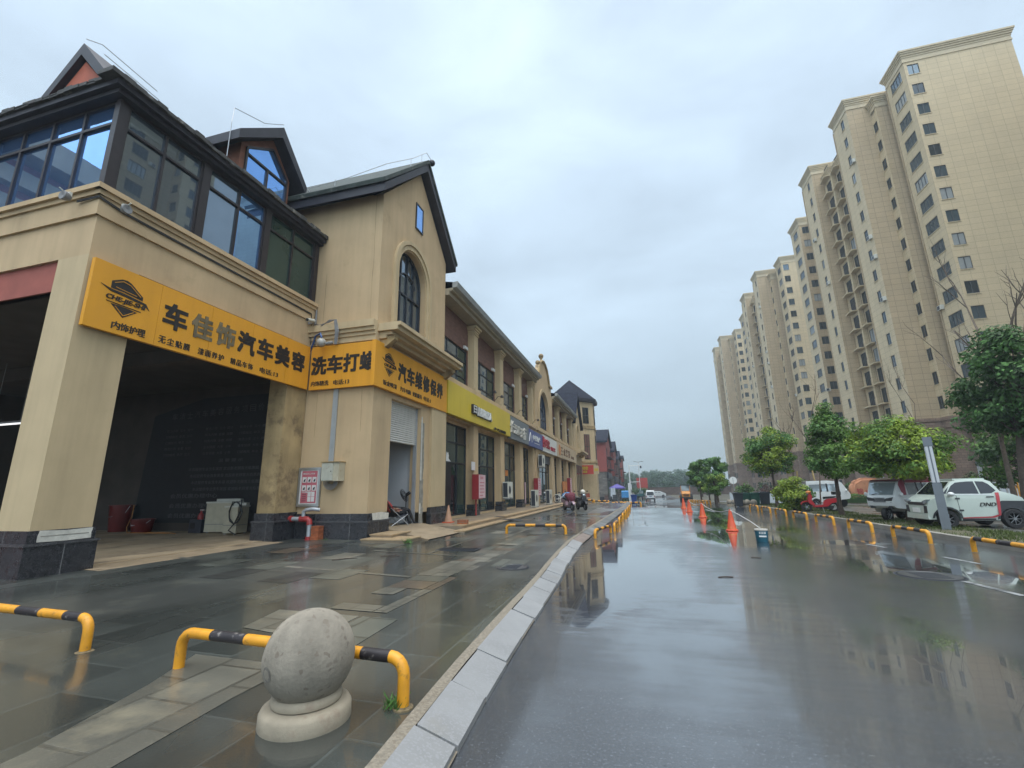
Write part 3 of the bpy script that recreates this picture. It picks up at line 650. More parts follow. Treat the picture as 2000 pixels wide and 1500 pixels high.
# ------------------------------------------------------------------ corner shop with the open garage
def corner_shop():
    t = thing('corner_shop', 'beige corner shop with open dark garage bay below a glazed upper floor', 'building', (-10, 5.5, 0))
    S, P = FX(-10.0), FY(5.5); YR = 11.78
    # corner pier and the second pier, with dark granite plinths
    for nm, x0, x1, y0, y1, mt in (('pier', -10.85, -10.0, 5.5, 6.43, 'stucco_pale'), ('pier', -10.62, -10.0, 10.92, YR, 'stucco_dirty'), ('pier', -16.2, -15.3, 5.5, 6.43, 'stucco_pale')):
        p = MB().box(x0, x1, y0, y1, .85, 6.16).build(nm, M[mt], t)
        pl = MB().box(x0-.07, x1+.07, y0-.07, y1+(.09 if y1 < YR else 0), .0, .76).box(x0-.03, x1+.04, y0-.04, y1+(.05 if y1 < YR else 0), .76, .99)
        pl.build('plinth', M['granite_dark'], p)
        MB().box(x0-.09, x1+.09, y0-.09, y1+(.11 if y1 < YR else 0), .74, .78).build('plinth_cap', M['granite_cap'], p)
    k = MB()
    rnd = random.Random(5); F = FX(-9.957)
    for a, b, c, d in ((5.86, 6.30, .80, .985), (6.03, 6.40, .80, .93)): pass
    k.fpoly(F, [(5.60, .80), (6.0, .79), (6.41, .80), (6.40, .9), (6.42, .985), (6.0, .97), (5.62, .99), (5.6, .9)], 0, .006); k.fbox(F, 5.64, 6.36, .885, .9, .006, .009, 1)
    k.build('bare_mortar', [M['mortar_white'], M['plaster_raw']], t)
    # beam band and mouldings on both faces
    b = MB(); b.box(-10.30, -10.0, 5.5, YR, 6.16, 7.42); b.box(-26, -10.30, 5.5, 5.8, 6.16, 7.42)
    for d, z0, z1 in ((.055, 7.0, 7.42), (.10, 7.42, 7.52), (.16, 7.52, 7.63)):
        b.fbox(S, 5.5-d, YR, z0, z1, .0, d); b.fbox(P, -26, -10.0+d*.999, z0, z1, .0, d*.999)
    b.build('beam', M['stucco'], t)
    c = MB(); c.fbox(S, 6.43, 10.92, 5.52, 6.16, -.22, -.06); c.fbox(P, -15.3, -10.85, 5.52, 6.16, -.22, -.06); c.build('lintel_panel', M['red_panel'], t)
    # upper floor: glazing between dark posts, set on the sill
    z0, z1 = 7.63, 9.76; GS, GP = FX(-10.02), FY(5.52)
    g = 'frame_dark'
    for y in (5.56, 7.52, 9.53, 11.66): MB().box(-10.11, -9.97, y-.09, y+.09, z0, z1).build('post', M[g], t)
    for x in (-14.1, -18.1, -22.1): MB().box(x-.09, x+.09, 5.47, 5.61, z0, z1).build('post', M[g], t)
    W = [(5.65, 7.43, ['glass_grey'], None), (7.61, 9.44, ['glass_grey', 'glass_blue'], None), (9.62, 11.57, ['glass_green', 'glass_dark'], None)]  # blue panes carry the sky reflection in their tint, grey ones do not
    for (a, e, gl, sp), mid in zip(W, (6.5, 8.55, 10.6)):
        window(GS, a, e, z0, z1, t, gl, g, .05, (mid,), (9.2,), .055, .07, split=(0, 0, 0, 0) if len(gl) == 1 else (0, 1, 0, 1) if gl[0] == 'glass_grey' else (0, 0, 0, 0))
    window(GP, -14.0, -10.12, z0, z1, t, ['glass_blue'], g, .05, (-13.0, -12.03, -11.05), (9.22,), .06, .07)
    window(GP, -18.0, -14.2, z0, z1, t, ['glass_grey'], g, .05, (-17.0, -16.0, -15.1), (9.22,), .06, .07)
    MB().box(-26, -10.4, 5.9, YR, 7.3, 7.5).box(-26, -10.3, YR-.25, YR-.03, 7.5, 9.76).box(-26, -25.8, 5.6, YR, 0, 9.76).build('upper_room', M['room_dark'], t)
    # eave: dark boarded soffit and fascia under a mossy tile edge, hipped roof behind
    e = MB(); e.box(-27, -9.84, 5.32, YR, 9.76, 9.86); e.box(-27, -9.74, 5.22, YR, 9.86, 9.98)
    e.build('eave', M['eave_dark'], t)
    m = MB(); rnd = random.Random(11); y = 5.05
    while y < YR:
        h = .10+rnd.random()*.05; m.box(-10.1, -9.68+rnd.random()*.04, y, min(y+.22, YR), 9.982, 9.96+h); y += .226
    x = -10.12
    while x > -18:
        h = .10+rnd.random()*.05; m.box(x-.22, x, 5.14+rnd.random()*.04, 5.5, 9.982, 9.96+h); x -= .226
    m.build('tile_edge', M['eave_moss'], t)
    r = MB(); A, B, Cc, D = (-9.70, 5.16, 10.03), (-9.70, YR, 10.03), (-14.6, YR, 12.2), (-14.6, 9.6, 12.2); E, G = (-27, 5.16, 10.03), (-27, 9.6, 12.2)
    r.face([A, B, Cc, D]).face([E, A, D, G]); r.build('roof', M['roof_dark'], t)
    # gable above the side face
    g = MB(); gy = 6.05; F = FY(gy)
    g.fpoly(F, [(-14.2, 10.0), (-11.0, 10.0), (-11.0, 10.5), (-12.62, 12.2), (-14.2, 10.5)], -.3, 0); gg = g.build('gable', M['gable_red'], t)
    rr = MB(); rr.fpoly(F, [(-14.6, 10.12), (-12.62, 12.3), (-10.64, 10.12), (-10.64, 10.4), (-12.62, 12.65), (-14.6, 10.4)], -4.5, .12); rr.build('gable_roof', M['eave_dark'], t)
    # dormer towards the street
    d = MB(); F = FX(-11.0); Y0, Y1, Yc, zb, ze, zp = 9.2, 11.2, 10.35, 10.3, 12.1, 13.1
    d.fpoly(F, [(Y0, zb), (Y1, zb), (Y1, ze), (Yc, zp), (Y0, ze)], -3.2, 0); dd = d.build('dormer', M['dormer_red'], t)
    q = MB(); q.fpoly(F, [(Y0-.42, ze-.30), (Yc, zp+.02), (Y1+.42, ze-.30), (Y1+.42, ze+.02), (Yc, zp+.42), (Y0-.42, ze+.02)], -3.4, .38); q.build('dormer_roof', M['eave_dark'], dd)
    w = MB(); a, bb = Y0+.2, Y1-.16
    w.face([F(a, 10.7, .012), F(bb, 10.7, .012), F(bb, ze-.05, .012), (F(Yc, zp-.38, .012)), F(a, ze-.05, .012)], 1)
    for p, s2 in (((a, 10.7), (a, ze-.05)), ((bb, 10.7), (bb, ze-.05)), ((a, ze-.05), (Yc, zp-.38)), ((Yc, zp-.38), (bb, ze-.05)), ((a, ze-.25), (bb, ze-.25)), (((a+bb)/2, 10.7), ((a+bb)/2, ze-.25))):
        w.cyl(F(*p, .03), F(*s2, .03), .045, n=4)
    w.build('dormer_window', [M['frame_dark'], M['glass_blue']], dd)
    # lightning rail along the ridges and down the dormer side
    l = MB(); l.tube([(-10.95, 8.75, 10.6), (-10.95, 8.75, 12.4), (-11.6, 9.3, 13.6), (-11.4, 10.3, 13.85), (-10.7, 10.4, 13.7)], .012, 5)
    l.tube([(-12.5, 5.9, 12.7), (-12.45, 6.2, 12.85), (-12.45, 7.6, 12.8)], .012, 5); l.tube([(-12.3, 6.2, 12.5), (-12.3, 7.6, 12.45)], .012, 5); l.tube([(-10.8, 11.5, 12.4), (-10.5, 11.75, 11.9), (-10.3, 11.8, 12.0)], .012, 4)
    l.build('lightning_rail', M['zinc'], t)
    # garage room
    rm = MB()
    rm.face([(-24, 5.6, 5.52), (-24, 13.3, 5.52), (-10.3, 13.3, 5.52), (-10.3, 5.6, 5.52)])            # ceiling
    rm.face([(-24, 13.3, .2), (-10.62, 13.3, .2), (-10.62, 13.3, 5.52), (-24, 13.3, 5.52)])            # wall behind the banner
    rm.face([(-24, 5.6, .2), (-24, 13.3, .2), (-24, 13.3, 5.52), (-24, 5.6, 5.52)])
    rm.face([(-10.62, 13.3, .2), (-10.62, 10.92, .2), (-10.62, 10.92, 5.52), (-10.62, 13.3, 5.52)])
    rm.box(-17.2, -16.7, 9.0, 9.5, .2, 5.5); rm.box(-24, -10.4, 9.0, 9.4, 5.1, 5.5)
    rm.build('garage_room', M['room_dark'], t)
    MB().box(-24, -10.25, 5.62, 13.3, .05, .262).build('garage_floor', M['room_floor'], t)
    f = MB(); f.face([(-11.6, 6.5, .272), (-9.55, 6.35, .235), (-9.55, 10.85, .235), (-11.6, 10.83, .272)]); f.face([(-9.55, 6.35, .235), (-9.42, 6.3, .13), (-9.42, 10.9, .13), (-9.55, 10.85, .235)])
    f.build('garage_ramp', M['ramp'], t)
    # cables clipped under the sill and down the corner
    cb = MB()
    for dz in (0, -.03): cb.tube([(-10.5, 5.40, 7.36+dz), (-9.92, 5.42, 7.37+dz), (-9.925, 5.9, 7.3+dz), (-9.925, 8.0, 7.28+dz), (-9.925, 10.5, 7.26+dz), (-9.925, 11.6, 7.24+dz), (-9.95, 11.68, 6.7), (-9.95, 11.7, 6.2)], .013, 5)
    cb.build('cable', M['cable_dark'], t)
    return t
corner_shop()

# ------------------------------------------------------------------ gabled shop
def gable_shop():
    t = thing('gable_shop', 'beige gabled shop with tall arched window above a half raised white roller shutter', 'building', (-7.6, 11.8, 0))
    S = FX(-7.6); YL, YR, uc = 11.8, 16.95, 14.0
    w = MB()
    arched_wall(w, S, YL, YR, 6.72, [(YR, 11.35), (14.35, 14.0), (YL, 11.35)], uc, 1.05, 6.95, 9.2, -.4, 0)
    # -Y flank wall and lower walls
    w.box(-26, -8.0, YL, YL+.3, 5.53, 11.4); w.box(-10.6, -8.0, YL, YL+.3, .8, 5.53); w.box(-8.0, -7.6, YL, 12.88, .8, 6.72); w.box(-8.0, -7.6, 15.0, YR, .8, 6.72); w.box(-8.0, -7.6, 12.88, 15.0, 4.5, 6.72)
    w.box(-26, -8.0, YR-.3, YR, .3, 11.4)
    w.build('wall', M['stucco'], t)
    # patched corner strip and crack along the corner
    c = MB(); rnd = random.Random(4); z = 6.9; F = FY(11.8)
    px = -7.86
    while z < 11.2:
        x2 = -7.86+(rnd.random()-.5)*.035; c.face([F(px-.007, z, .0015), F(px+.007, z, .0015), F(x2+.007, z+.28, .0015), F(x2-.007, z+.28, .0015)]); z += .28; px = x2
    for a, b in (((-9.62, 6.8), (-9.62, 8.7)), ((-9.62, 6.82), (-7.7, 6.78)), ((-9.6, 4.6), (-9.6, 3.2)), ((-9.6, 3.2), (-8.0, 3.3)), ((-8.0, 4.6), (-7.98, 3.3))):
        c.face([F(a[0]-.008, a[1]-.006, .002), F(a[0]+.008, a[1]-.006, .002), F(b[0]+.008, b[1]+.006, .002), F(b[0]-.008, b[1]+.006, .002)])
    c.build('crack', M['stucco_dirty'], t)
    # pale pilaster right of the shutter, half wrecked jamb
    p = MB(); p.box(-7.6, -7.5, 15.72, YR+.1, .95, 4.66); p.build('pilaster', M['stucco_pale'], t)
    j = MB(); rnd = random.Random(8); z = .35
    while z < 3.6:
        h = .25+rnd.random()*.3; j.fpoly(FX(-7.597), [(15.0, z), (15.22+rnd.random()*.12, z), (15.24+rnd.random()*.12, z+h), (15.0, z+h)], 0, .004+.004*rnd.random()); z += h
    j.build('bare_jamb', M['plaster_raw'], t)
    j = MB(); j.fbox(FX(-7.588), 15.01, 15.09, 2.5, 4.2, 0, .012); j.fbox(FX(-7.588), 15.0, 15.11, 1.9, 2.5, 0, .009); j.fbox(FX(-7.588), 15.0, 15.10, .75, 1.1, 0, .009); j.build('white_jamb', M['mortar_white'], t)
    # plinth
    pl = MB(); cp = MB()
    for x0, x1, y0, y1 in ((-9.93, -7.5, 11.70, 11.80), (-7.6, -7.5, 11.80, 12.86), (-7.6, -7.42, 15.62, 17.1)):
        pl.box(x0, x1, y0, y1, .0, .70); pl.box(x0, x1-.03, y0+.03, y1, .70, .93); cp.box(x0, x1+.02, y0-.02, y1, .68, .73)
    pl.build('plinth', M['granite_dark'], t); cp.build('plinth_cap', M['granite_cap'], t)
    MB().fpoly(FX(-7.497), [(11.95, .74), (12.8, .72), (12.82, .9), (12.4, .95), (11.9, .93)], -.01, 0).build('bare_mortar', M['mortar_white'], t)
    # sill ledges
    l = MB(); L0 = FX(-7.6)
    for d, z0, z1 in ((.25, 6.25, 6.36), (.45, 6.36, 6.47), (.70, 6.47, 6.60), (.80, 6.60, 6.72)): l.fbox(L0, 11.95 if d < .5 else 11.85, YR+.15, z0, z1, -.02, d)
    for d, z0, z1 in ((.06, 6.16, 6.34), (.10, 6.34, 6.46), (.16, 6.46, 6.58), (.22, 6.58, 6.80)): l.fbox(FY(11.8), -10.0, -7.59, z0, z1, -.02, d)
    l.build('ledge', M['stucco_pale'], t)
    for y in (12.15, 16.7):
        br = MB(); br.fpoly(Fr((0, y, 0), (1, 0, 0)), [(-7.6, 5.95), (-7.42, 6.0), (-7.1, 6.22), (-7.1, 6.34), (-7.6, 6.34)], -.11, .11)
        br.build('bracket', M['stucco_dirty'], t)
    arch_window(S, uc-1.05, uc+1.05, 6.95, 9.2, t, 'glass_grey')
    arch_mould(S, uc, 1.10, 1.28, 6.95, 9.2, 0, .06, t); arch_mould(S, uc, 1.28, 1.42, 6.95, 9.2, 0, .11, t)
    window(FX(-7.6), 14.02, 14.62, 11.42, 12.52, t, 'glass_blue', 'frame_navy', -.01, bar=.05, th=.04)
    # roof: ridge across the street, dark fascia below a green mossy edge
    r = MB(); F = FX(-7.6); rp = [(11.35, 11.12), (14.35, 14.10), (17.35, 11.12), (17.35, 11.42), (14.35, 14.45), (11.35, 11.42)]
    r.fpoly(F, rp, -18, .32); r.build('roof', M['eave_dark'], t)
    r = MB(); r.fpoly(F, [(11.28, 11.42), (14.35, 14.46), (14.35, 14.62), (11.24, 11.55)], -18, .36); r.fpoly(F, [(14.35, 14.46), (17.42, 11.42), (17.46, 11.55), (14.35, 14.62)], -18, .36)
    r.build('roof_edge', M['roof_edge_green'], t)
    l = MB(); l.tube([(-12.5, 11.5, 11.9), (-11.8, 11.6, 12.0), (-9.2, 11.9, 12.4), (-7.8, 12.2, 12.9), (-7.4, 13.3, 13.9), (-7.3, 14.2, 14.85), (-7.25, 14.6, 14.75)], .012, 5)
    for p in ((-11, 11.66, 11.5), (-9.6, 11.8, 11.8), (-7.42, 13.2, 13.3), (-7.34, 13.9, 14.0)): l.tube([p, (p[0], p[1], p[2]+.55)], .01, 4)
    l.build('lightning_rail', M['zinc'], t)
    MB().ball((-7.22, 14.55, 14.62), .13, 8).build('ridge_cap', M['eave_dark'], t, 40)
    # shutter
    s = MB(); z = 3.14; F = FX(-7.78)
    while z < 4.52: s.fpoly(Fr((0, 12.9, 0), (1, 0, 0)), [(-7.83, z), (-7.79, z+.005), (-7.772, z+.035), (-7.79, z+.066), (-7.83, z+.07)], -2.08, 0); z += .072
    s.build('roller_shutter', M['shutter'], t)
    MB().box(-7.86, -7.74, 14.93, 15.0, .42, 4.5).build('shutter_rail', M['zinc'], t)
    # room behind the shutter
    rm = MB(); x0 = -10.5
    rm.face([(x0, 15.12, .4), (-8.0, 15.12, .4), (-8.0, 15.12, 4.6), (x0, 15.12, 4.6)]); rm.face([(x0, 12.3, .4), (x0, 15.12, .4), (x0, 15.12, 4.6), (x0, 12.3, 4.6)]); rm.face([(-8, 12.3, .4), (x0, 12.3, .4), (x0, 12.3, 4.6), (-8, 12.3, 4.6)])
    rm.face([(x0, 12.3, 4.6), (x0, 15.12, 4.6), (-8, 15.12, 4.6), (-8, 12.3, 4.6)]); rm.build('shop_room', M['white_wall'], t)
    MB().box(x0, -7.62, 12.3, 15.0, .1, .43).build('shop_floor', M['room_floor'], t)
    MB().box(-9.6, -9.0, 15.08, 15.115, 2.2, 2.62).build('wall_notice', M['banner'], t)
    f = MB(); f.face([(-7.62, 12.9, .428), (-7.62, 15.3, .428), (-5.75, 14.6, .205), (-5.85, 12.2, .205)][::-1]); f.face([(-7.62, 12.9, .428), (-5.85, 12.2, .205), (-5.85, 12.2, .1), (-7.62, 12.9, .1)][::-1]); f.build('door_ramp', M['ramp'], t)
    q = MB(); q.box(-7.42, -6.75, 11.75, 12.85, .1, .345); q.box(-7.42, -6.1, 11.3, 12.2, .1, .26); qq = q.build('step', M['step_stone'], t)
    q = MB(); q.box(-7.44, -6.73, 11.73, 12.85, .345, .375); q.box(-7.44, -6.08, 11.28, 12.2, .26, .29); q.build('step_nosing', M['step_edge'], qq)
    return t
gable_shop()

# ------------------------------------------------------------------ terraces
def terrace(name, label, Y0, Y1, cols, zc=10.45, gl_low=None):
    t = thing(name, label, 'building', (-7.7, Y0, 0)); S = FX(-8.05)
    edges = [Y0] + [c for p in cols for c in p] + [Y1]; bays = [(edges[2*i], edges[2*i+1]) for i in range(len(edges)//2)]
    bays = [b for b in bays if b[1]-b[0] > .8]
    w = MB(); up = [(a+.12, b-.06, 6.4, 8.42) for a, b in bays]; lo = [(a+.05, b-.05, .42, 4.5) for a, b in bays]
    w.wall(S, Y0, Y1, -1.3, 6.35, lo, .12); w.box(-26, -8.4, Y0+.05, Y1-.05, 9.0, 10.0); w.build('wall', M['stucco'], t)
    b = MB(); b.wall(S, Y0, Y1, 6.35, 9.95, up, .12); b.build('upper_panel', M['brown_panel'], t)
    for k, (a, c, e, g) in enumerate(up):
        d = c-a; window(S, a, c, e, g, t, ['glass_grey', 'glass_green'], 'frame_navy', .1, (a+d*.34, a+d*.67), (e+.55, g-.62), .06, .05, split=(0, 0, 1, 1, 0, 1))
    for k, (a, c, e, g) in enumerate(lo):
        d = c-a; window(S, a, c, e, g, t, gl_low or ['glass_shop', 'glass_green', 'glass_dark'], 'frame_navy', .1, (a+d*.36, a+d*.7), (2.75, 3.65), .07, .06, split=[(0, 2, 1, 0, 0, 1, 0, 0, 2), (1, 1, 2, 0, 0, 1, 0, 0, 0), (2, 1, 1, 0, 0, 2, 0, 0, 2)][k % 3], name='shopfront')
    for a, c in cols:
        cc = MB().box(-8.05, -7.7, a, c, .85, 4.6).build('lower_column', M['stucco'], t)
        MB().box(-8.06, -7.62, a-.06, c+.06, -1.3, .62).box(-8.06, -7.66, a-.03, c+.03, .66, .86).build('plinth', M['granite_dark'], cc)
        u = MB().box(-8.05, -7.7, a+.04, c-.04, 6.35, 9.45).build('upper_column', M['stucco_pale'], t)
        q = MB()
        for d, z0, z1 in ((.05, 9.38, 9.45), (.04, 9.52, 9.6), (.09, 9.62, 9.72), (.16, 9.72, 9.84)): q.box(-8.05, -7.7+d, a+.04-d, c-.04+d, z0, z1)
        q.box(-8.05, -7.7, a+.04, c-.04, 9.45, 9.72); q.build('capital', M['stucco_pale'], u)
        MB().box(-8.05, -7.58, a-.08, c+.08, 6.34, 6.5).build('column_base', M['stucco_pale'], u)
    l = MB(); F = FX(-8.05); l.fbox(F, Y0, Y1, 4.6, 6.1, 0, .34); l.fbox(F, Y0, Y1, 6.1, 6.34, 0, .5); l.fbox(F, Y0, Y1, 6.05, 6.1, 0, .42); l.build('ledge', M['stucco'], t)
    c = MB(); c.fbox(F, Y0-.02, Y1+.25, 9.9, 10.08, -.3, .62); c.fbox(F, Y0-.02, Y1+.25, 10.08, 10.2, -.3, .78); c.build('cornice', M['cornice_grey'], t)
    c = MB(); c.fpoly(Fr((0, Y0-.02, 0), (1, 0, 0)), [(-7.28, 10.2), (-7.08, 10.22), (-7.0, 10.42), (-7.04, 10.48), (-7.28, 10.46)], -(Y1-Y0+.27), 0); c.build('gutter', M['gutter'], t)
    MB().face([(-7.2, Y0, 10.46), (-7.2, Y1, 10.46), (-16, Y1, 12.2), (-16, Y0, 12.2)]).build('roof', M['roof_dark'], t)
    v = MB()
    for a, e, _, g in up: v.fbox(FX(-8.05), e-.55, e-.1, g+.05, g+.2, 0, .1)
    v.build('exhaust_hood', M['white_paint'], t)
    return t
cols1 = [(20.85, 21.5), (25.4, 26.15), (29.95, 30.75), (33.9, 34.6)]
t1 = terrace('terrace_building', 'two storey beige terrace with four tall bays between the gabled shop and the curved gable', 17.0, 34.6, cols1)
cols2 = [(42.2, 42.8), (45.9, 46.95), (50.5, 51.7), (55.5, 56.7)]
t2 = terrace('terrace_building', 'lower beige terrace section with columns past the curved gable, above the beige sign', 42.2, 57.0, cols2, gl_low=['glass_dark', 'glass_green', 'glass_shop'])
# open doorway of the first shop: dark leaf and white cat sticker
d = MB(); F = FX(-8.14); d.fbox(F, 17.5, 19.1, .44, 2.7, .0, .02); d.build('shop_door', M['black'], t1)
d = MB(); d.fpoly(FX(-8.11), [(17.75, 2.74), (19.6, 2.74), (19.0, 2.79), (18.75, 2.92), (18.78, 3.05), (18.72, 3.12), (18.74, 3.2), (18.68, 3.16), (18.6, 3.16), (18.55, 3.22), (18.5, 3.1), (18.3, 3.0), (18.1, 2.86), (17.9, 2.8)], 0, .004); d.build('window_sticker', M['letter_white'], t1)
d = MB(); d.fbox(FX(-8.12), 27.6, 28.3, 2.35, 2.72, 0, .006); d.build('window_notice', M['orange_disc'], t1)
d = MB(); d.fbox(FX(-8.12), 31.6, 32.3, 2.15, 2.6, 0, .006); d.build('window_notice', M['orange_disc'], t1)
d = MB(); d.fbox(FX(-8.1), 32.6, 32.9, .44, 2.0, 0, .01); d.build('door_banner', M['pale_pink'], t1)

def curved_gable():
    t = thing('curved_gable_building', 'beige front with curved baroque gable and finial over a round arched window', 'building', (-7.6, 34.6, 0)); S = FX(-7.6); Y0, Y1, uc, r = 34.6, 42.2, 38.1, 1.95
    w = MB(); top = [(Y1, 10.05), (41.9, 10.05), (41.9, 10.75), (40.7, 10.85), (40.35, 11.5), (39.9, 12.0), (39.2, 12.35), (38.4, 12.5), (37.6, 12.35), (36.9, 12.0), (36.45, 11.5), (36.1, 10.95), (34.9, 10.85), (34.9, 10.05), (Y0, 10.05)]
    arched_wall(w, S, Y0, Y1, 6.3, top, uc, r, 6.45, 7.75, -.35, 0)
    w.box(-8.0, -7.6, Y0, Y0+.9, -1.3, 6.3); w.box(-8.0, -7.6, Y1-1.2, Y1, -1.3, 6.3); w.box(-8, -7.6, Y0+.9, Y1-1.2, 4.3, 6.3); w.box(-26, -8, Y0, Y0+.3, 0, 10)
    w.build('wall', M['stucco'], t)
    c = MB()
    for a, b in ((34.75, 36.2), (40.6, 42.05)): c.fbox(S, a, b, 10.83, 11.03, -.45, .14)
    c.tube([(-7.55, y, z+.06) for y, z in ((36.05, 11.0), (36.4, 11.55), (36.85, 12.06), (37.6, 12.43), (38.4, 12.58), (39.2, 12.43), (39.95, 12.06), (40.4, 11.55), (40.75, 10.95))], .12, 6)
    c.build('coping', M['stucco_dirty'], t)
    MB().lathe([(.16, 12.5), (.2, 12.7), (.10, 12.78), (.09, 12.9), (.2, 13.05), (.24, 13.2), (.15, 13.35), (0, 13.42)], 10, c=(-7.75, 38.4, 0)).build('finial', M['stucco_dirty'], t, 40)
    b = MB(); b.ball((-7.7, 36.6, 12.1), .2, 6); b.build('scroll', M['stucco_dirty'], t, 40)
    b = MB(); b.ball((-7.7, 40.2, 12.1), .2, 6); b.build('scroll', M['stucco_dirty'], t, 40)
    arch_window(S, uc-r, uc+r, 6.45, 7.75, t, 'glass_blue'); arch_mould(S, uc, r+.05, r+.32, 6.45, 7.75, 0, .09, t)
    l = MB(); l.fbox(S, Y0, Y1, 6.06, 6.34, 0, .16); l.build('ledge', M['stucco_pale'], t)
    window(FX(-7.9), Y0+.9, Y1-1.2, .42, 4.3, t, ['glass_dark', 'glass_shop'], 'frame_navy', .05, (36.8, 38.3, 39.8), (2.9,), .07, .06, name='shopfront', split=(0, 1, 0, 1, 0, 0, 1, 0))
    MB().fbox(FX(-7.84), Y0+.95, Y1-1.25, 3.6, 4.5, 0, .08).build('shop_fascia', M['bin_grey'], t)
    MB().face([(-8, Y0, 10.2), (-8, Y1, 10.2), (-18, Y1, 12), (-18, Y0, 12)]).build('roof', M['roof_dark'], t)
curved_gable()
def far_gable():
    t = thing('steep_gable_building', 'beige gable front with steep dark shingle roof and narrow arched window before the tower', 'building', (-7.6, 57, 0)); S = FX(-7.6); Y0, Y1, uc = 57.0, 64.0, 60.5
    w = MB(); arched_wall(w, S, Y0, Y1, -1.3, [(Y1, 9.9), (uc, 13.7), (Y0, 9.9)], uc, .9, 6.7, 8.7, -.3, 0); w.box(-20, -7.9, Y0, Y0+.3, -1.3, 9.9); w.build('wall', M['stucco_pale'], t)
    r = MB(); r.fpoly(S, [(Y0-.5, 9.45), (uc, 13.85), (Y1+.5, 9.45), (Y1+.5, 9.8), (uc, 14.3), (Y0-.5, 9.8)], -12, .35); r.build('roof', M['roof_dark'], t)
    arch_window(S, uc-.9, uc+.9, 6.7, 8.7, t, 'glass_dark'); arch_mould(S, uc, .95, 1.15, 6.7, 8.7, 0, .08, t)
    l = MB()
    for d, z0, z1 in ((.3, 5.6, 5.8), (.7, 5.8, 5.95), (.95, 5.95, 6.2)): l.fbox(S, Y0+.2, Y1, z0, z1, 0, d)
    l.build('ledge', M['stucco_pale'], t)
    window(FX(-7.58), 57.9, 63.0, .3, 4.4, t, ['glass_dark', 'brown_panel'], 'frame_navy', .01, (59.6, 61.3), (3.4,), .08, .05, name='shopfront', split=(0, 0, 0, 1, 1, 1))
far_gable()
def tower():
    t = thing('tower_building', 'beige octagonal corner tower with pointed dark roof above a red and yellow shop sign', 'building', (-9.6, 69.5, -1)); R = 3.55/math.cos(PI/8); c = (-9.6, 69.5)
    ring = lambda r, z: [(c[0]+r*math.cos(PI/8+PI/4*k), c[1]+r*math.sin(PI/8+PI/4*k), z) for k in range(8)]
    def band_(mb, r0, z0, r1, z1, mi=0): mb.shared(ring(r0, z0)+ring(r1, z1), [(k, (k+1) % 8, 8+(k+1) % 8, 8+k) for k in range(8)], mi)
    w = MB(); band_(w, R, -1.3, R, 14.2); w.build('wall', M['stucco_pale'], t)
    b = MB()
    for z, d in ((10.0, .12), (10.25, .05), (5.0, .1)): band_(b, R, z, R+d, z+.02); band_(b, R+d, z+.02, R+d, z+.25); band_(b, R+d, z+.25, R, z+.27)
    b.build('string_course', M['stucco_dirty'], t)
    e = MB(); band_(e, R, 14.0, R+.5, 14.1); band_(e, R+.5, 14.1, R+.55, 14.55); e.build('eave', M['eave_dark'], t)
    r = MB(); q = ring(R+.5, 14.55); r.shared(q+[(c[0], c[1], 18.2)], [(k, (k+1) % 8, 8) for k in range(8)]); r.build('roof', M['roof_dark'], t)
    for k, (z0, z1, hw, gl) in enumerate(((10.8, 13.2, .55, 'glass_dark'), (5.6, 9.2, .5, 'brown_panel'))):
        for a in (-PI/4, 0):
            F = Fr((c[0]+3.55*math.cos(a), c[1]+3.55*math.sin(a), 0), (-math.sin(a), math.cos(a), 0)); window(F, -hw, hw, z0, z1, t, gl, 'frame_dark', -.02, (0,), ((z0+z1)/2,), .08, .05)
    F = Fr((c[0], c[1]-3.55, 0), (1, 0, 0)); MB().fbox(F, -1.35, .1, 5.0, 8.6, 0, .03).build('brown_inset', M['brown_panel'], t)
    MB().fbox(F, 0.0, .75, -.9, 2.1, 0, .05).build('leaning_board', M['wood_green'], t)
tower()
def red_house(name, label, Y0, Y1, Xs, zr, zeave, zs, wallm, low='house_stone', XL=-26):
    t = thing(name, label, 'house', (Xs, Y0, -1)); S = FX(Xs); P = FY(Y0); yc = (Y0+Y1)/2
    w = MB(); w.fpoly(S, [(Y0, zs), (Y1, zs), (Y1, zeave), (yc, zr-.5), (Y0, zeave)], XL-Xs, 0); w.build('wall', M[wallm], t)
    MB().box(XL, Xs-.15, Y0+.15, Y1-.15, -1.3, zs).build('ground_floor', M[low], t)
    r = MB(); r.fpoly(S, [(Y0-.6, zeave-.5), (yc, zr-.45), (Y1+.6, zeave-.5), (Y1+.6, zeave-.1), (yc, zr), (Y0-.6, zeave-.1)], XL-Xs, .45); r.build('roof', M['roof_dark'], t)
    for z in (zs+1.0, zs+3.6):
        if z+1.6 < zeave:
            for y in (Y0+1.5, Y1-3): window(S, y, y+1.5, z, z+1.6, t, 'glass_grey', 'frame_dark', -.02, (y+.75,), (), .08, .05)
    for z in (zs+.6, zs+3.2):
        MB().fbox(S, Y0+2, Y1-2, z, z+.12, 0, .9).build('balcony_slab', M['house_brown'], t)
    MB().fbox(FX(Xs-.15), Y0+1, Y1-1, zs-1.3, zs-.1, 0, .35).build('shop_sign', M['bin_grey'], t)
    for k in range(3):
        y = Y0+1+k*(Y1-Y0-2)/3; window(FX(Xs-.15), y+.2, y+(Y1-Y0-2)/3-.2, -.9, zs-1.5, t, 'glass_dark', 'frame_dark', -.01, (), (), .1, .05, name='shopfront')
    return t
red_house('row_house', 'red brick house with steep slate roof, nearest of the far row past the tower', 100, 116, -6.6, 14.8, 11.5, 4.8, 'house_red')
red_house('row_house', 'second red brick house of the far row, with stone ground floor', 119, 134, -6.1, 13.7, 10.7, 4.3, 'house_red')
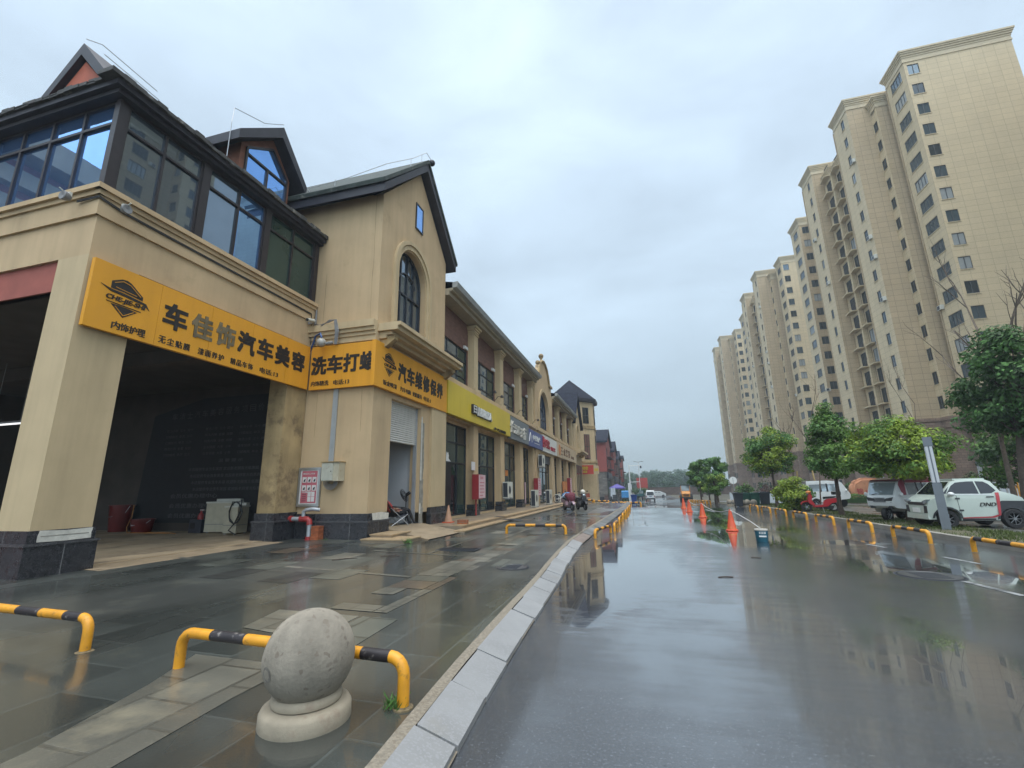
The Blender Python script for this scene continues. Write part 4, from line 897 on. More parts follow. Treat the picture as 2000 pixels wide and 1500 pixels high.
red_house('row_house', 'narrow brown house of the far row, behind the red ones', 138, 152, -5.85, 12.5, 9.8, 3.8, 'house_brown')
t = red_house('row_house', 'farthest house of the row, with blunt dark roof beside the distant trees', 157, 172, -5.4, 12.3, 11.2, 3.2, 'house_red', 'house_brown')

# ------------------------------------------------------------------ shop signs
def emblem(mb, F, uc, vc, w, h, d, mi=0, mg=1):
    """shield in two pieces split by a car-shaped swoosh and a line of letters"""
    q = lambda a, b: (uc+a*w/2, vc+b*h/2)
    top = [(-.62, .34), (-.1, .33), (.35, .27), (.66, .22), (.66, .42), (.12, .92), (-.05, 1.0), (-.25, .97), (-.62, .72)]
    bot = [(-.52, -.44), (0.0, -1.0), (.52, -.50), (.2, -.45), (-.2, -.43)]
    sw = [(-1.0, .40), (-.6, .17), (-.1, .13), (.4, .06), (.75, .04), (1.0, -.18), (.82, .13), (.4, .20), (-.1, .27), (-.6, .29)]
    ln = [(-.70, -.37), (-.2, -.40), (.66, -.42), (.66, -.38), (-.2, -.355), (-.70, -.34)]
    for p_, dd in ((top, d), (bot, d), (sw, d+.004), (ln, d+.003)): mb.fpoly(F, [q(*p) for p in p_], 0, dd, mi)
    for a, b in (((-.52, .66), (-.2, .87)), ((-.2, .87), (.10, .80)), ((.10, .80), (.56, .38)), ((-.36, -.52), (0, -.90)), ((0, -.90), (.38, -.55)), ((-.45, .46), (.40, .36))):
        a, b = q(*a), q(*b); mb.cyl(F(*a, d+.003), F(*b, d+.003), .007*w/.9, n=4, mi=mg)
def sign_1():
    t = thing('shop_sign', 'long amber sign board with black shield emblem, fixed across the open garage bay', 'shop sign', (-10, 5.55, 4.7)); F = FX(-9.86)
    b = MB(); x = [5.54, 6.86, 8.12, 9.38, 10.64, 11.62]
    for a, c in zip(x, x[1:]): b.fbox(F, a, c-.006, 4.70, 6.085, -.09, 0)
    b.build('board', M['amber'], t)
    e = MB(); emblem(e, F, 6.18, 5.46, .96, .80, .006); e.text('CHE-JIE-SHI', F, 6.2, 5.40, .125, .002, .014, w=.74, bold=.04, shear=.15); e.build('emblem', [M['ink'], M['amber']], t)
    k = MB()
    for i, ch in enumerate('车佳饰汽车美容'): k.text(ch, F, 7.26+i*.645+(.0 if i else -.02), 5.46+(.02 if i > 3 else 0), .56, 0, .012, w=.52, bold=.035, mi=1 if i in (1, 2) else 0)
    k.build('lettering', [M['ink'], M['ink_faded']], t)
    k = MB()
    for s_, a, c in (('内饰护理', 6.01, 6.66), ('无尘贴膜', 6.94, 7.67), ('漆面养护', 7.87, 8.58), ('精品车饰', 8.77, 9.48), ('电话:13', 9.72, 10.38)):
        n = len(s_)
        if ':' in s_: k.text(s_, F, (a+c)/2, 4.87, .155, 0, .008, w=c-a, bold=.03)
        else:
            for i, ch in enumerate(s_): k.text(ch, F, a+.08+(c-a-.16)*i/(n-1), 4.87, .16, 0, .008, w=.15, bold=.03)
    k.build('small_lettering', M['ink'], t)
    return t
sign_1()
def sign_2():
    t = thing('shop_sign', 'short amber sign board facing down the street in the corner beside the gabled shop', 'shop sign', (-8.8, 11.78, 4.7)); F = FY(11.66)
    b = MB(); b.fbox(F, -9.84, -8.66, 4.68, 6.09, -.10, 0); b.fbox(F, -8.654, -7.46, 4.68, 6.09, -.10, 0); b.build('board', M['amber'], t)
    k = MB()
    for i, ch in enumerate('洗车打蜡'): k.text(ch, F, -9.52+i*.585, 5.45+i*.005, .56, 0, .012, w=.52, bold=.035)
    k.build('lettering', M['ink'], t)
    k = MB(); k.text('内饰精洗', F, -9.44, 4.87, .16, 0, .008, w=.64, bold=.03); k.text('电话:13', F, -8.66, 4.86, .16, 0, .008, w=.56, bold=.03); k.build('small_lettering', M['ink'], t)
sign_2()
def sign_3():
    t = thing('shop_sign', 'amber sign board with shield emblem above the half raised roller shutter', 'shop sign', (-7.6, 14, 4.7)); F = FX(-7.45)
    b = MB()
    for a, c in ((11.56, 13.2), (13.206, 15.0), (15.006, 16.96)): b.fbox(F, a, c, 4.66, 6.09, -.13, 0)
    b.build('board', M['amber'], t)
    e = MB(); emblem(e, F, 12.4, 5.48, .92, .76, .006); e.text('CHE-JIE-SHI', F, 12.42, 5.425, .115, .002, .014, w=.68, bold=.04, shear=.15); e.build('emblem', [M['ink'], M['amber']], t)
    k = MB()
    for i, ch in enumerate('汽车维修保养'): k.text(ch, F, 13.22+i*.605, 5.42, .58, 0, .012, w=.5, bold=.035)
    k.build('lettering', M['ink'], t)
    k = MB()
    for s_, a, c in (('钣金喷漆', 12.05, 12.9), ('汽车电脑', 13.12, 13.85), ('轮胎服务', 14.0, 14.7), ('电话:1', 14.85, 15.44)): k.text(s_, F, (a+c)/2, 4.86, .16, 0, .008, w=c-a, bold=.03)
    k.build('small_lettering', M['ink'], t)
sign_3()
def board_sign(label, y0, y1, z0, z1, mt, d=.2, x=-7.42, seams=()):
    t = thing('shop_sign', label, 'shop sign', (-7.6, (y0+y1)/2, z0)); F = FX(x); b = MB(); e = [y0, *seams, y1]
    for a, c in zip(e, e[1:]): b.fbox(F, a+.004, c-.004, z0, z1, -d, 0)
    b.build('board', M[mt], t); return t, F
t, F = board_sign('wide lemon yellow sign board with white letters edged in black', 17.0, 26.55, 4.66, 6.06, 'yellow', seams=(18.4, 20.6, 23))
k = MB(); k.fbox(F, 19.75, 20.32, 5.07, 5.5, 0, .10); k.fbox(F, 20.42, 22.72, 5.03, 5.5, 0, .03); k.build('letter_backing', M['ink'], t)
k = MB(); k.text('日', F, 20.03, 5.28, .34, .1, .115, w=.42, bold=.02); k.text('青橙机器人', F, 21.57, 5.27, .42, .03, .10, w=2.22, bold=.012); k.build('lettering', M['letter_white'], t)
k = MB(); k.text('少儿编程', F, 24.3, 4.76, .15, 0, .05, w=2.3, bold=.03); k.build('small_lettering', M['ink'], t)
t, F = board_sign('grey sign board with raised cream calligraphy, next to the yellow board', 26.6, 31.45, 4.58, 5.98, 'sign_grey')
k = MB()
for i, (ch, dv, h_) in enumerate((('长', .1, .78), ('温', .02, .6), ('真', 0, .62), ('茶', -.05, .62), ('行', -.02, .8))): k.text(ch, F, 26.8+i*.82, 5.22+dv, h_, 0, .08, w=.72, bold=.008, shear=.1)
k.build('lettering', M['letter_cream'], t)
t, F = board_sign('blue sign board with thin white letters and arch logo', 31.5, 36.4, 4.56, 5.78, 'sign_blue')
k = MB()
for a, b in (((31.2, 4.86), (31.45, 5.3)), ((31.45, 5.3), (31.62, 5.52)), ((31.62, 5.52), (31.8, 5.3)), ((31.8, 5.3), (32.05, 4.86))): k.cyl(F(a[0]+.3, a[1], .02), F(b[0]+.3, b[1], .02), .035, n=4)
k.text('中墅地产', F, 34.0, 5.26, .42, 0, .03, w=2.6, bold=0); k.fbox(F, 33.2, 35.0, 4.86, 4.9, 0, .02); k.build('lettering', M['letter_white'], t)
t, F = board_sign('white sign board with dark red letters', 36.45, 43.0, 4.52, 5.88, 'sign_white')
k = MB()
for i, ch in enumerate('好多美宝'): k.text(ch, F, 36.6+i*.75, 5.22+(.08 if i == 0 else 0), .72 if i else .86, 0, .06, w=.66, bold=.018)
k.text('宠物之家', F, 40.8, 4.98, .36, 0, .05, w=2.3, bold=.012); k.build('lettering', M['letter_red'], t)
t, F = board_sign('beige sign board with brown letters and an orange disc', 43.05, 57.0, 4.5, 5.95, 'sign_beige', seams=(47.6, 52.3))
k = MB(); k.lathe([(.0, .02), (.55, .02), (.55, 0)], 20, c=(-7.42, 44.6, 5.22), axis='X'); k.build('disc', M['orange_disc'], t)
k = MB()
for i, ch in enumerate('三食艺苑'): k.text(ch, F, 45.9+i*1.6, 5.2, .76, 0, .06, w=1.1, bold=.012)
k.text('私房菜馆', F, 53.4, 4.95, .3, 0, .03, w=2.2); k.build('lettering', M['letter_brown'], t)
def tower_sign():
    t = thing('shop_sign', 'red shop sign with yellow characters wrapped round the octagonal tower', 'shop sign', (-8, 65.8, 4)); F = FY(65.6)
    MB().fbox(F, -8.3, -6.2, 3.4, 4.65, -.3, 0).build('board', M['red_board'], t); G = Fr((-6.2, 65.6, 0), (1, 1.05, 0)); MB().fbox(G, 0, 1.0, 3.42, 4.55, -.3, -.001).build('side_board', M['sign_beige'], t)
    k = MB(); k.text('特价', F, -7.35, 4.22, .5, 0, .03, w=.8, bold=.03); k.text('烟酒', F, -7.4, 3.72, .3, 0, .03, w=.55, bold=.02); k.text('超市', G, .5, 4.0, .4, 0, .02, w=.7, bold=.03); k.build('lettering', M['yellow'], t)
tower_sign()

def side_house():
    t = thing('red_house', 'red house with stepped beige cornice, seen mirrored in the side glazing of the corner shop', 'house', (-38, -9, 0))
    MB().box(-56, -34.5, -18, -3.2, -.1, 21.2).build('wall', M['gable_red'], t); m = MB()
    for k, (z0, z1, d) in enumerate(((17.8, 18.8, .3), (19.4, 20.4, .7), (21.2, 22.8, 1.5))): m.box(-56, -34.5+d, -18, -3.2+d, z0, z1)
    m.build('cornice', M['stucco'], t); m = MB()
    for k in range(4): window(Fr((0, -3.2, 0), (-1, 0, 0)), 36+k*4, 37.6+k*4, 9.5, 12.5, t, 'glass_grey', 'frame_dark', -.02, (36.8+k*4,), (), .08, .05)
side_house()

# ------------------------------------------------------------------ things in and on the corner shop and gabled shop
def banner():
    t = thing('price_banner', 'large dark price list banner sagging at one corner on the garage wall', 'banner', (-15.5, 13.28, .5)); F = FY(13.26)
    MB().fpoly(F, [(-18.6, .55), (-12.2, .55), (-12.2, 5.12), (-15.9, 5.14), (-18.3, 4.58)], -.01, 0).build('sheet', M['banner'], t)
    k = MB(); r = random.Random(2)
    for i, ch in enumerate('车洁士汽车美容服务项目价格表'): k.text(ch, F, -17.25+i*.37, 4.5+.013*i, .26, 0, .003, w=.27, bold=.01)
    for row in range(5):
        for cx in (-16.9, -15.0, -13.4): k.text(r.choice(['普洗小车  三十  四十', '精洗内饰  全套  局部', '打蜡抛光  单次  三次', '全车镀膜  大车  小车']), F, cx, 3.95-row*.23, .10, 0, .003, w=1.3)
    k.text('温 馨 提 示', F, -14.3, 2.75, .12, 0, .003, w=1.1)
    for row in range(4): k.text('本店提供专业洗车美容 欢迎新老顾客光临惠顾', F, -14.6+.1*row, 2.45-row*.24, .12, 0, .003, w=3.2)
    for row in range(3): k.text('会员优惠办理中心', F, -15.8, 1.5-row*.35, .16, 0, .003, w=2.2)
    k.build('lettering', M['letter_dim'], t)
banner()
def washer(loc, label, w, d, h, rz):
    t = thing('washing_machine', label, 'washing machine', loc, rotz=rz)
    MB().box(-w/2, w/2, -d/2, d/2, .04, h).build('cabinet', M['box_cream'], t, local=True); MB().box(-w/2-.02, w/2+.02, -d/2-.02, d/2+.02, h, h+.05).box(-w/2, w/2, d/2-.15, d/2, h+.05, h+.14).build('lid', M['ac_white'], t, local=True)
    f = MB(); [f.cyl((x, y, 0), (x, y, .05), .03, n=6) for x in (-w*.4, w*.4) for y in (-d*.4, d*.4)]; f.box(-w/2-.004, w/2+.004, -d/2-.004, d/2+.004, .28, .30); f.build('base_trim', M['cable'], t, local=True)
washer((-13.95, 12.95, .262), 'wide cream twin tub washing machine in the garage bay', .95, .55, .98, .1)
washer((-13.0, 12.55, .262), 'narrow white cabinet with hoses on it, in front of the cream washing machine', .48, .5, .85, .1)
t = thing('hose_coil', 'dark hoses tangled over the narrow white cabinet by the bay pier', 'hose', (-12.7, 12.3, 1.0)); m = MB(); r = random.Random(6)
m.tube([(-12.75+.26*math.cos(a*.5)+r.uniform(-.03, .03), 12.24+r.uniform(-.04, .04), .95+.34*math.sin(a*.5)) for a in range(30)], .016, 6); m.tube([(-12.6, 12.3, 1.35), (-12.55, 12.25, 1.0), (-12.75, 12.25, .6), (-12.9, 12.2, .4), (-12.6, 12.2, .27)], .02, 6); m.build('coil', M['cable_dark'], t)
def bucket(loc, label, r, h, mt='bucket_red'):
    t = thing('bucket', label, 'bucket', loc); MB().lathe([(r*.78, 0), (r*.8, .01), (r, h), (r*1.06, h), (r*1.06, h-.03), (r*.97, h-.03), (r*.78, .02), (0, .02)], 20).build('pail', M[mt], t, 40, True)
    MB().tube([(-r*1.02, 0, h-.03), (-r*.9, -.1, h*.72), (0, -r*1.05, h*.55), (r*.9, -.1, h*.72), (r*1.02, 0, h-.03)], .008, 5).build('handle', M['steel'], t, local=True)
bucket((-18.7, 12.9, .262), 'tall red plastic drum in the dark garage', .38, .95); bucket((-17.3, 12.7, .262), 'low red bucket beside the tall red drum in the garage', .36, .46)
t = thing('garden_hose', 'thin orange hose lying on the garage floor', 'hose', (-16.5, 12.4, .27)); MB().tube([(-18.2, 12.95, 1.2), (-18.0, 12.8, .8), (-17.75, 12.5, .45), (-17.4, 12.3, .285), (-16.6, 12.35, .28), (-16.0, 12.25, .285), (-15.6, 12.35, .28), (-15.2, 12.3, .28), (-15.9, 12.45, .29), (-16.6, 12.4, .29)], .014, 6).build('tube', M['orange_hose'], t)
t = thing('tool_case', 'grey tool box with a spray bottle on it, beside the washing machine', 'tool box', (-14.85, 12.85, .262)); MB().box(-15.15, -14.62, 12.7, 13.0, .262, .7).build('case', M['bin_grey'], t); MB().box(-15.1, -14.9, 12.69, 12.7, .4, .6).build('drawer', M['black'], t)
t = thing('spray_bottle', 'dark red spray bottle standing on the grey tool box', 'bottle', (-14.85, 12.85, .7)); MB().lathe([(.09, 0), (.095, .12), (.06, .2), (.03, .24), (.03, .3)], 12, c=(-14.85, 12.85, .7)).build('flask', M['pipe_red'], t, 40); MB().box(-14.9, -14.72, 12.83, 12.87, .98, 1.04).build('trigger', M['steel'], t)
t = thing('tube_lamp', 'lit white fluorescent tube hanging in the side opening of the garage', 'lamp', (-13.4, 9, 3.3)); MB().cyl((-18.4, 8.6, 3.62), (-16.8, 8.6, 3.62), .025, n=8).build('tube', M['lamp_light'], t); MB().box(-18.45, -16.75, 8.58, 8.62, 3.65, 3.70).cyl((-18.2, 8.6, 3.7), (-18.2, 8.6, 5.5), .008, n=4).cyl((-17.0, 8.6, 3.7), (-17.0, 8.6, 5.5), .008, n=4).build('batten', M['cable'], t)
t = thing('leaning_lamp', 'pale lamp shade hanging from the garage ceiling', 'lamp', (-14, 8.2, 5.0)); MB().lathe([(.03, .3), (.05, .2), (.16, .0)], 12, c=(-14.6, 8.2, 4.7)).build('lamp_shade', M['ac_white'], t, 40); MB().cyl((-14.6, 8.2, 5.0), (-14.6, 8.2, 5.52), .008, n=5).build('flex', M['cable_dark'], t)
def floodlight(loc, label, rz):
    t = thing('floodlight', label, 'floodlight', loc, rotz=rz); MB().lathe([(.0, .0), (.05, .0), (.09, .07), (.10, .13), (.09, .14), (0, .12)], 14, axis='Y').build('head', M['cable'], t, 40, True)
    MB().box(-.04, .04, .0, .05, .02, .12).cyl((0, .05, .05), (0, .2, .12), .012, n=6).build('bracket', M['ac_white'], t, local=True)
floodlight((-10.45, 5.26, 7.30), 'round grey floodlight under the sill on the side face of the corner shop', PI)
floodlight((-9.74, 5.75, 7.22), 'round grey floodlight just past the corner on the street face of the corner shop', -PI/2)
t = thing('security_camera', 'small white security camera at the inner corner above the amber signs', 'camera', (-9.75, 11.5, 6.9)); MB().cyl((-9.72, 11.2, 6.86), (-9.72, 11.48, 6.92), .06, n=10).build('body', M['ac_white'], t, 40); MB().cyl((-9.72, 11.17, 6.854), (-9.72, 11.2, 6.86), .045, n=10).build('lens', M['black'], t); MB().box(-9.95, -9.7, 11.5, 11.56, 6.85, 7.0).build('bracket', M['cable'], t)
t = thing('bulb_lamp', 'round glass lamp on a blue cord above the amber corner sign', 'lamp', (-9.32, 11.6, 6.1)); MB().ball((-9.3, 11.4, 6.12), .15, 10).build('globe', M['bulb_glass'], t, 60); MB().tube([(-9.3, 11.4, 6.28), (-9.4, 11.45, 6.45), (-9.65, 11.55, 6.42), (-9.8, 11.62, 6.15), (-9.95, 11.7, 5.98)], .03, 6).build('flex', M['cable_blue'], t, 40); MB().cyl((-9.15, 11.42, 6.08), (-8.95, 11.5, 6.12), .05, n=8).build('shade', M['cable'], t)
t = thing('cable_bundle', 'loose grey cables looping along the ledge above the lamp', 'cable', (-9.2, 11.6, 6.6)); m = MB()
for k in range(5): m.tube([(-9.9, 11.74, 6.95-.02*k), (-9.6, 11.6, 6.8-.03*k), (-9.2, 11.56, 6.84+.02*k), (-9.0+.02*k, 11.55, 6.9), (-8.93+.03*k, 11.55, 6.5), (-8.95+.02*k, 11.58, 6.08)], .014, 5)
m.tube([(-9.86, 11.74, 7.4), (-9.84, 11.72, 6.6), (-9.8, 11.7, 6.2)], .03, 6); m.build('strands', M['cable'], t)
t = thing('cable_trunking', 'flat bundle of white conduits running down to the rusty meter box', 'conduit', (-8.9, 11.75, 2.4)); m = MB()
for k in range(5): m.box(-8.98+k*.034, -8.952+k*.034, 11.745, 11.775, 2.42, 4.68)
m.build('conduits', M['gutter'], t)
def meter():
    t = thing('meter_box', 'rusty cream electric meter box on the beige wall above the plinth', 'meter box', (-8.7, 11.7, 1.85))
    MB().box(-9.0, -8.42, 11.5, 11.795, 1.86, 2.40).build('case', M['box_cream'], t); d = MB().box(-8.985, -8.6, 11.475, 11.5, 1.88, 2.37).build('door', mat('meter_door', (.43, .43, .36), .5, var=.1, scale=6, dirt=((.20, .08, .03), 5, .60, .95)), t); MB().cyl((-8.66, 11.46, 2.14), (-8.66, 11.475, 2.14), .015, n=8).build('lock', M['black'], d)
    MB().box(-9.02, -8.40, 11.46, 11.8, 2.40, 2.425).build('rain_lid', M['stucco_dirty'], t)
meter()
t = thing('cable_coil', 'grey cable coil hanging below the rusty meter box', 'cable', (-8.82, 11.7, 1.7)); m = MB()
for k in range(5):
    rr = .10+k*.035; m.tube([(-8.8+rr*1.0*math.cos(PI+PI*a/12), 11.72-.01*k, 1.86+rr*.98*math.sin(PI+PI*a/12)) for a in range(13)], .013, 5)
m.build('loops', M['cable'], t)
def poster():
    t = thing('notice_board', 'steel framed pink notice board with small pictures on the beige wall', 'notice board', (-9.6, 11.75, 1.15)); F = FY(11.74)
    f = MB(); a, b, c, d = -10.0+.02, -9.2, 1.14, 2.28
    for q in ((a, a+.07, c, d), (b-.07, b, c, d), (a+.07, b-.07, c, c+.07), (a+.07, b-.07, d-.07, d)): f.fbox(F, *q, -.05, .02)
    f.build('frame', M['steel'], t); p = MB().fbox(F, a+.07, b-.07, c+.07, d-.07, -.03, 0).build('sheet', M['paper'], t)
    k = MB(); k.fbox(F, a+.12, b-.12, c+.10, d-.10, 0, .004); k.build('panel', M['poster_pink'], p)
    k = MB()
    for i in range(3):
        for j in range(2): k.fbox(F, a+.15+i*.175, a+.29+i*.175, 1.84-j*.24, 2.0-j*.24, .004, .008)
    for i in range(2):
        for j in range(2): k.fbox(F, a+.37+i*.13, a+.48+i*.13, 1.28+j*.15, 1.42+j*.15, .004, .008)
    k.text('消防安全 人人有责', F, -9.62, 2.1, .05, .004, .008, w=.42); k.text('灭火器使用方法', F, -9.65, 1.56, .05, .004, .008, w=.36); k.build('pictures', M['paper'], p)
    k = MB(); r = random.Random(1)
    for i in range(3):
        for j in range(2): k.fpoly(F, [(a+.18+i*.175, 1.87-j*.24), (a+.25+i*.175, 1.86-j*.24), (a+.26+i*.175, 1.95-j*.24), (a+.21+i*.175, 1.93-j*.24)], .008, .01)
    for j in range(4): k.fbox(F, a+.17, a+.31, 1.3+j*.06, 1.315+j*.06, .004, .007)
    k.build('drawings', M['bin_grey'], p)
poster()
def hydrant():
    t = thing('fire_hydrant', 'red and galvanised fire pipe standing against the black plinth', 'fire hydrant', (-9.45, 11.55, .15))
    m = MB(); m.tube([(-9.05, 11.62, 1.05), (-9.2, 11.52, 1.08), (-9.42, 11.5, 1.06), (-9.5, 11.5, 1.0), (-9.5, 11.5, .86)], .055, 10); m.cyl((-9.95, 11.5, .8), (-9.45, 11.5, .8), .065, n=12); m.cyl((-9.27, 11.5, .2), (-9.27, 11.5, .68), .065, n=12); m.build('pipe', M['zinc'], t, 40)
    m = MB(); m.cyl((-9.6, 11.5, .8), (-9.45, 11.5, .8), .085, n=12); m.cyl((-10.02, 11.5, .8), (-9.86, 11.5, .8), .09, n=12); m.cyl((-9.5, 11.5, .86), (-9.5, 11.5, .78), .075, n=12); m.build('coupling', M['pipe_red'], t, 40)
    m = MB(); m.tube([(-9.46, 11.5, .8), (-9.36, 11.5, .8), (-9.29, 11.5, .75), (-9.27, 11.5, .64)], .085, 12); m.build('elbow', M['pipe_red'], t, 50)
    m = MB(); m.cyl((-9.27, 11.5, .24), (-9.27, 11.5, .32), .09, n=12); m.cyl((-9.27, 11.5, .225), (-9.27, 11.5, .24), .12, n=12); m.build('flange', M['pipe_red'], t, 40)
    MB().cyl((-9.27, 11.5, .1), (-9.27, 11.5, .225), .085, n=12).build('foot', M['black'], t, 40)
hydrant()
t = thing('brick_stack', 'small stack of orange bricks by the black plinth', 'brick stack', (-9.02, 11.55, .14)); m = MB(); r = random.Random(3)
for i in range(7):
    for j in range(2):
        a = -9.17+j*.125 if i % 2 else -9.17; w_ = .12 if i % 2 else .245
        if i % 2 == 0 and j: continue
        m.box(a+r.uniform(-.008, .008), a+w_+r.uniform(-.006, .006), 11.46+r.uniform(-.015, .01), 11.69, .135+i*.068, .135+i*.068+.062)
m.build('bricks', mat('brick_plain', (.33, .095, .035), .85, var=.25, scale=12, island=.2, bump=.3, bscale=40), t)
t = thing('brick_block', 'small block of hollow red bricks on the terrace step', 'brick stack', (-5.95, 16.1, .37)); m = MB(); m.box(-6.3, -5.95, 15.4, 15.6, .365, .52); m.box(-6.29, -5.96, 15.39, 15.61, .435, .445); m.build('bricks', M['brick_orange'], t)
def terrace_steps():
    for a, b in ((15.0, 34), (34, 57.2)):
        m = MB(); m.box(-7.9, -5.95, a, b, -.2, .34); m.box(-5.95, -5.6, a-.7, b, -.2, .225); s = tag(m.build('step', M['step_stone']), kind='structure')
        m = MB(); m.box(-6.3, -5.93, a, b, .343, .372); m.box(-5.97, -5.57, a-.7, b, .228, .257); s = tag(m.build('step_nosing', M['step_edge']), kind='structure')
terrace_steps()
t = thing('drop_cloth', 'dark cloth lying across the terrace steps', 'cloth', (-5.6, 19.8, .3)); m = MB(); m.face([(-6.2, 19.2, .378), (-5.93, 19.3, .378), (-5.9, 20.0, .38), (-6.25, 19.9, .378)]); m.face([(-5.9, 19.35, .26), (-5.5, 19.4, .265), (-5.45, 20.1, .262), (-5.9, 20.0, .262)]); m.face([(-5.5, 19.45, .262), (-5.1, 19.6, .185), (-5.1, 20.3, .185), (-5.48, 20.0, .262)]); m.build('sheet', M['bin_grey'], t)
# traffic-cone shaped pale marker by the pier, fan, chair and person in the shop doorway
t = thing('worn_cone', 'pale faded cone leaning on the pier beside the shop door', 'cone', (-7.0, 16.4, .36)); MB().lathe([(.16, 0), (.15, .03), (.02, .62), (0, .63)], 14, c=(-7.15, 16.6, .36)).build('shell', mat('cone_faded', (.42, .24, .15), .7, var=.2), t, 40); MB().box(-7.33, -6.97, 16.42, 16.78, .343, .372).build('base', M['cone_red'], t)
def fan():
    t = thing('standing_fan', 'black standing fan inside the doorway under the shutter', 'fan', (-7.95, 14.72, .43)); m = MB(); m.lathe([(.2, 0), (.2, .02), (.05, .05), (.03, .1)], 18); m.build('base', M['black'], t, 40, True)
    MB().cyl((0, 0, .08), (0, 0, .95), .018, n=8).build('pole', M['black'], t, local=True); h = MB(); h.cyl((.02, 0, .98), (.14, 0, 1.06), .06, n=10); h.cyl((0, 0, .9), (0, 0, 1.02), .03, n=8); h.build('motor', M['black'], t, 40, True)
    D = Vector((-.8, -.15, -.42)).normalized(); c = Vector((-.06, 0, .97)); a = D.orthogonal().normalized(); b = D.cross(a); m = MB()
    for rr, q in ((.23, 0), (.23, .05), (.17, .075), (.1, .085)): m.tube([c+D*q+(a*math.cos(2*PI*k/20)+b*math.sin(2*PI*k/20))*rr for k in range(21)], .006, 4)
    for k in range(20):
        e = a*math.cos(2*PI*k/20)+b*math.sin(2*PI*k/20); m.tube([c-D*.03+e*.05, c+e*.23, c+D*.05+e*.23, c+D*.085+e*.1, c+D*.09], .0035, 3)
    m.build('cage', M['black'], t, local=True); m = MB()
    for k in range(3):
        e = a*math.cos(2*PI*k/3)+b*math.sin(2*PI*k/3); f = a*math.cos(2*PI*k/3+.9)+b*math.sin(2*PI*k/3+.9); m.face([c+D*.02+e*.03, c+D*.02+e*.2, c+D*.04+f*.2, c+D*.04+f*.03])
    m.build('blade', M['bin_grey'], t, local=True)
fan()
def skinned(name, joints, edges, mt, parent, sub=1, root=0):
    """one continuous surface grown over a skeleton: joints = (x,y,z,rx,ry)"""
    me = bpy.data.meshes.new(name); me.from_pydata([j[:3] for j in joints], edges, []); o = bpy.data.objects.new(name, me); COL.objects.link(o)
    md = o.modifiers.new('skin', 'SKIN'); md.use_smooth_shade = True
    for k, j in enumerate(joints): me.skin_vertices[0].data[k].radius = (j[3], j[4] if len(j) > 4 else j[3])
    me.skin_vertices[0].data[root].use_root = True
    sb = o.modifiers.new('sub', 'SUBSURF'); sb.levels = sb.render_levels = sub
    bpy.context.view_layer.update(); m2 = bpy.data.meshes.new_from_object(o.evaluated_get(bpy.context.evaluated_depsgraph_get())); m2.name = name
    o.modifiers.clear(); o.data = m2; bpy.data.meshes.remove(me); m2.materials.clear()
    for m in (mt if isinstance(mt, (list, tuple)) else [mt]): m2.materials.append(m)
    if parent: o.parent = parent
    return o
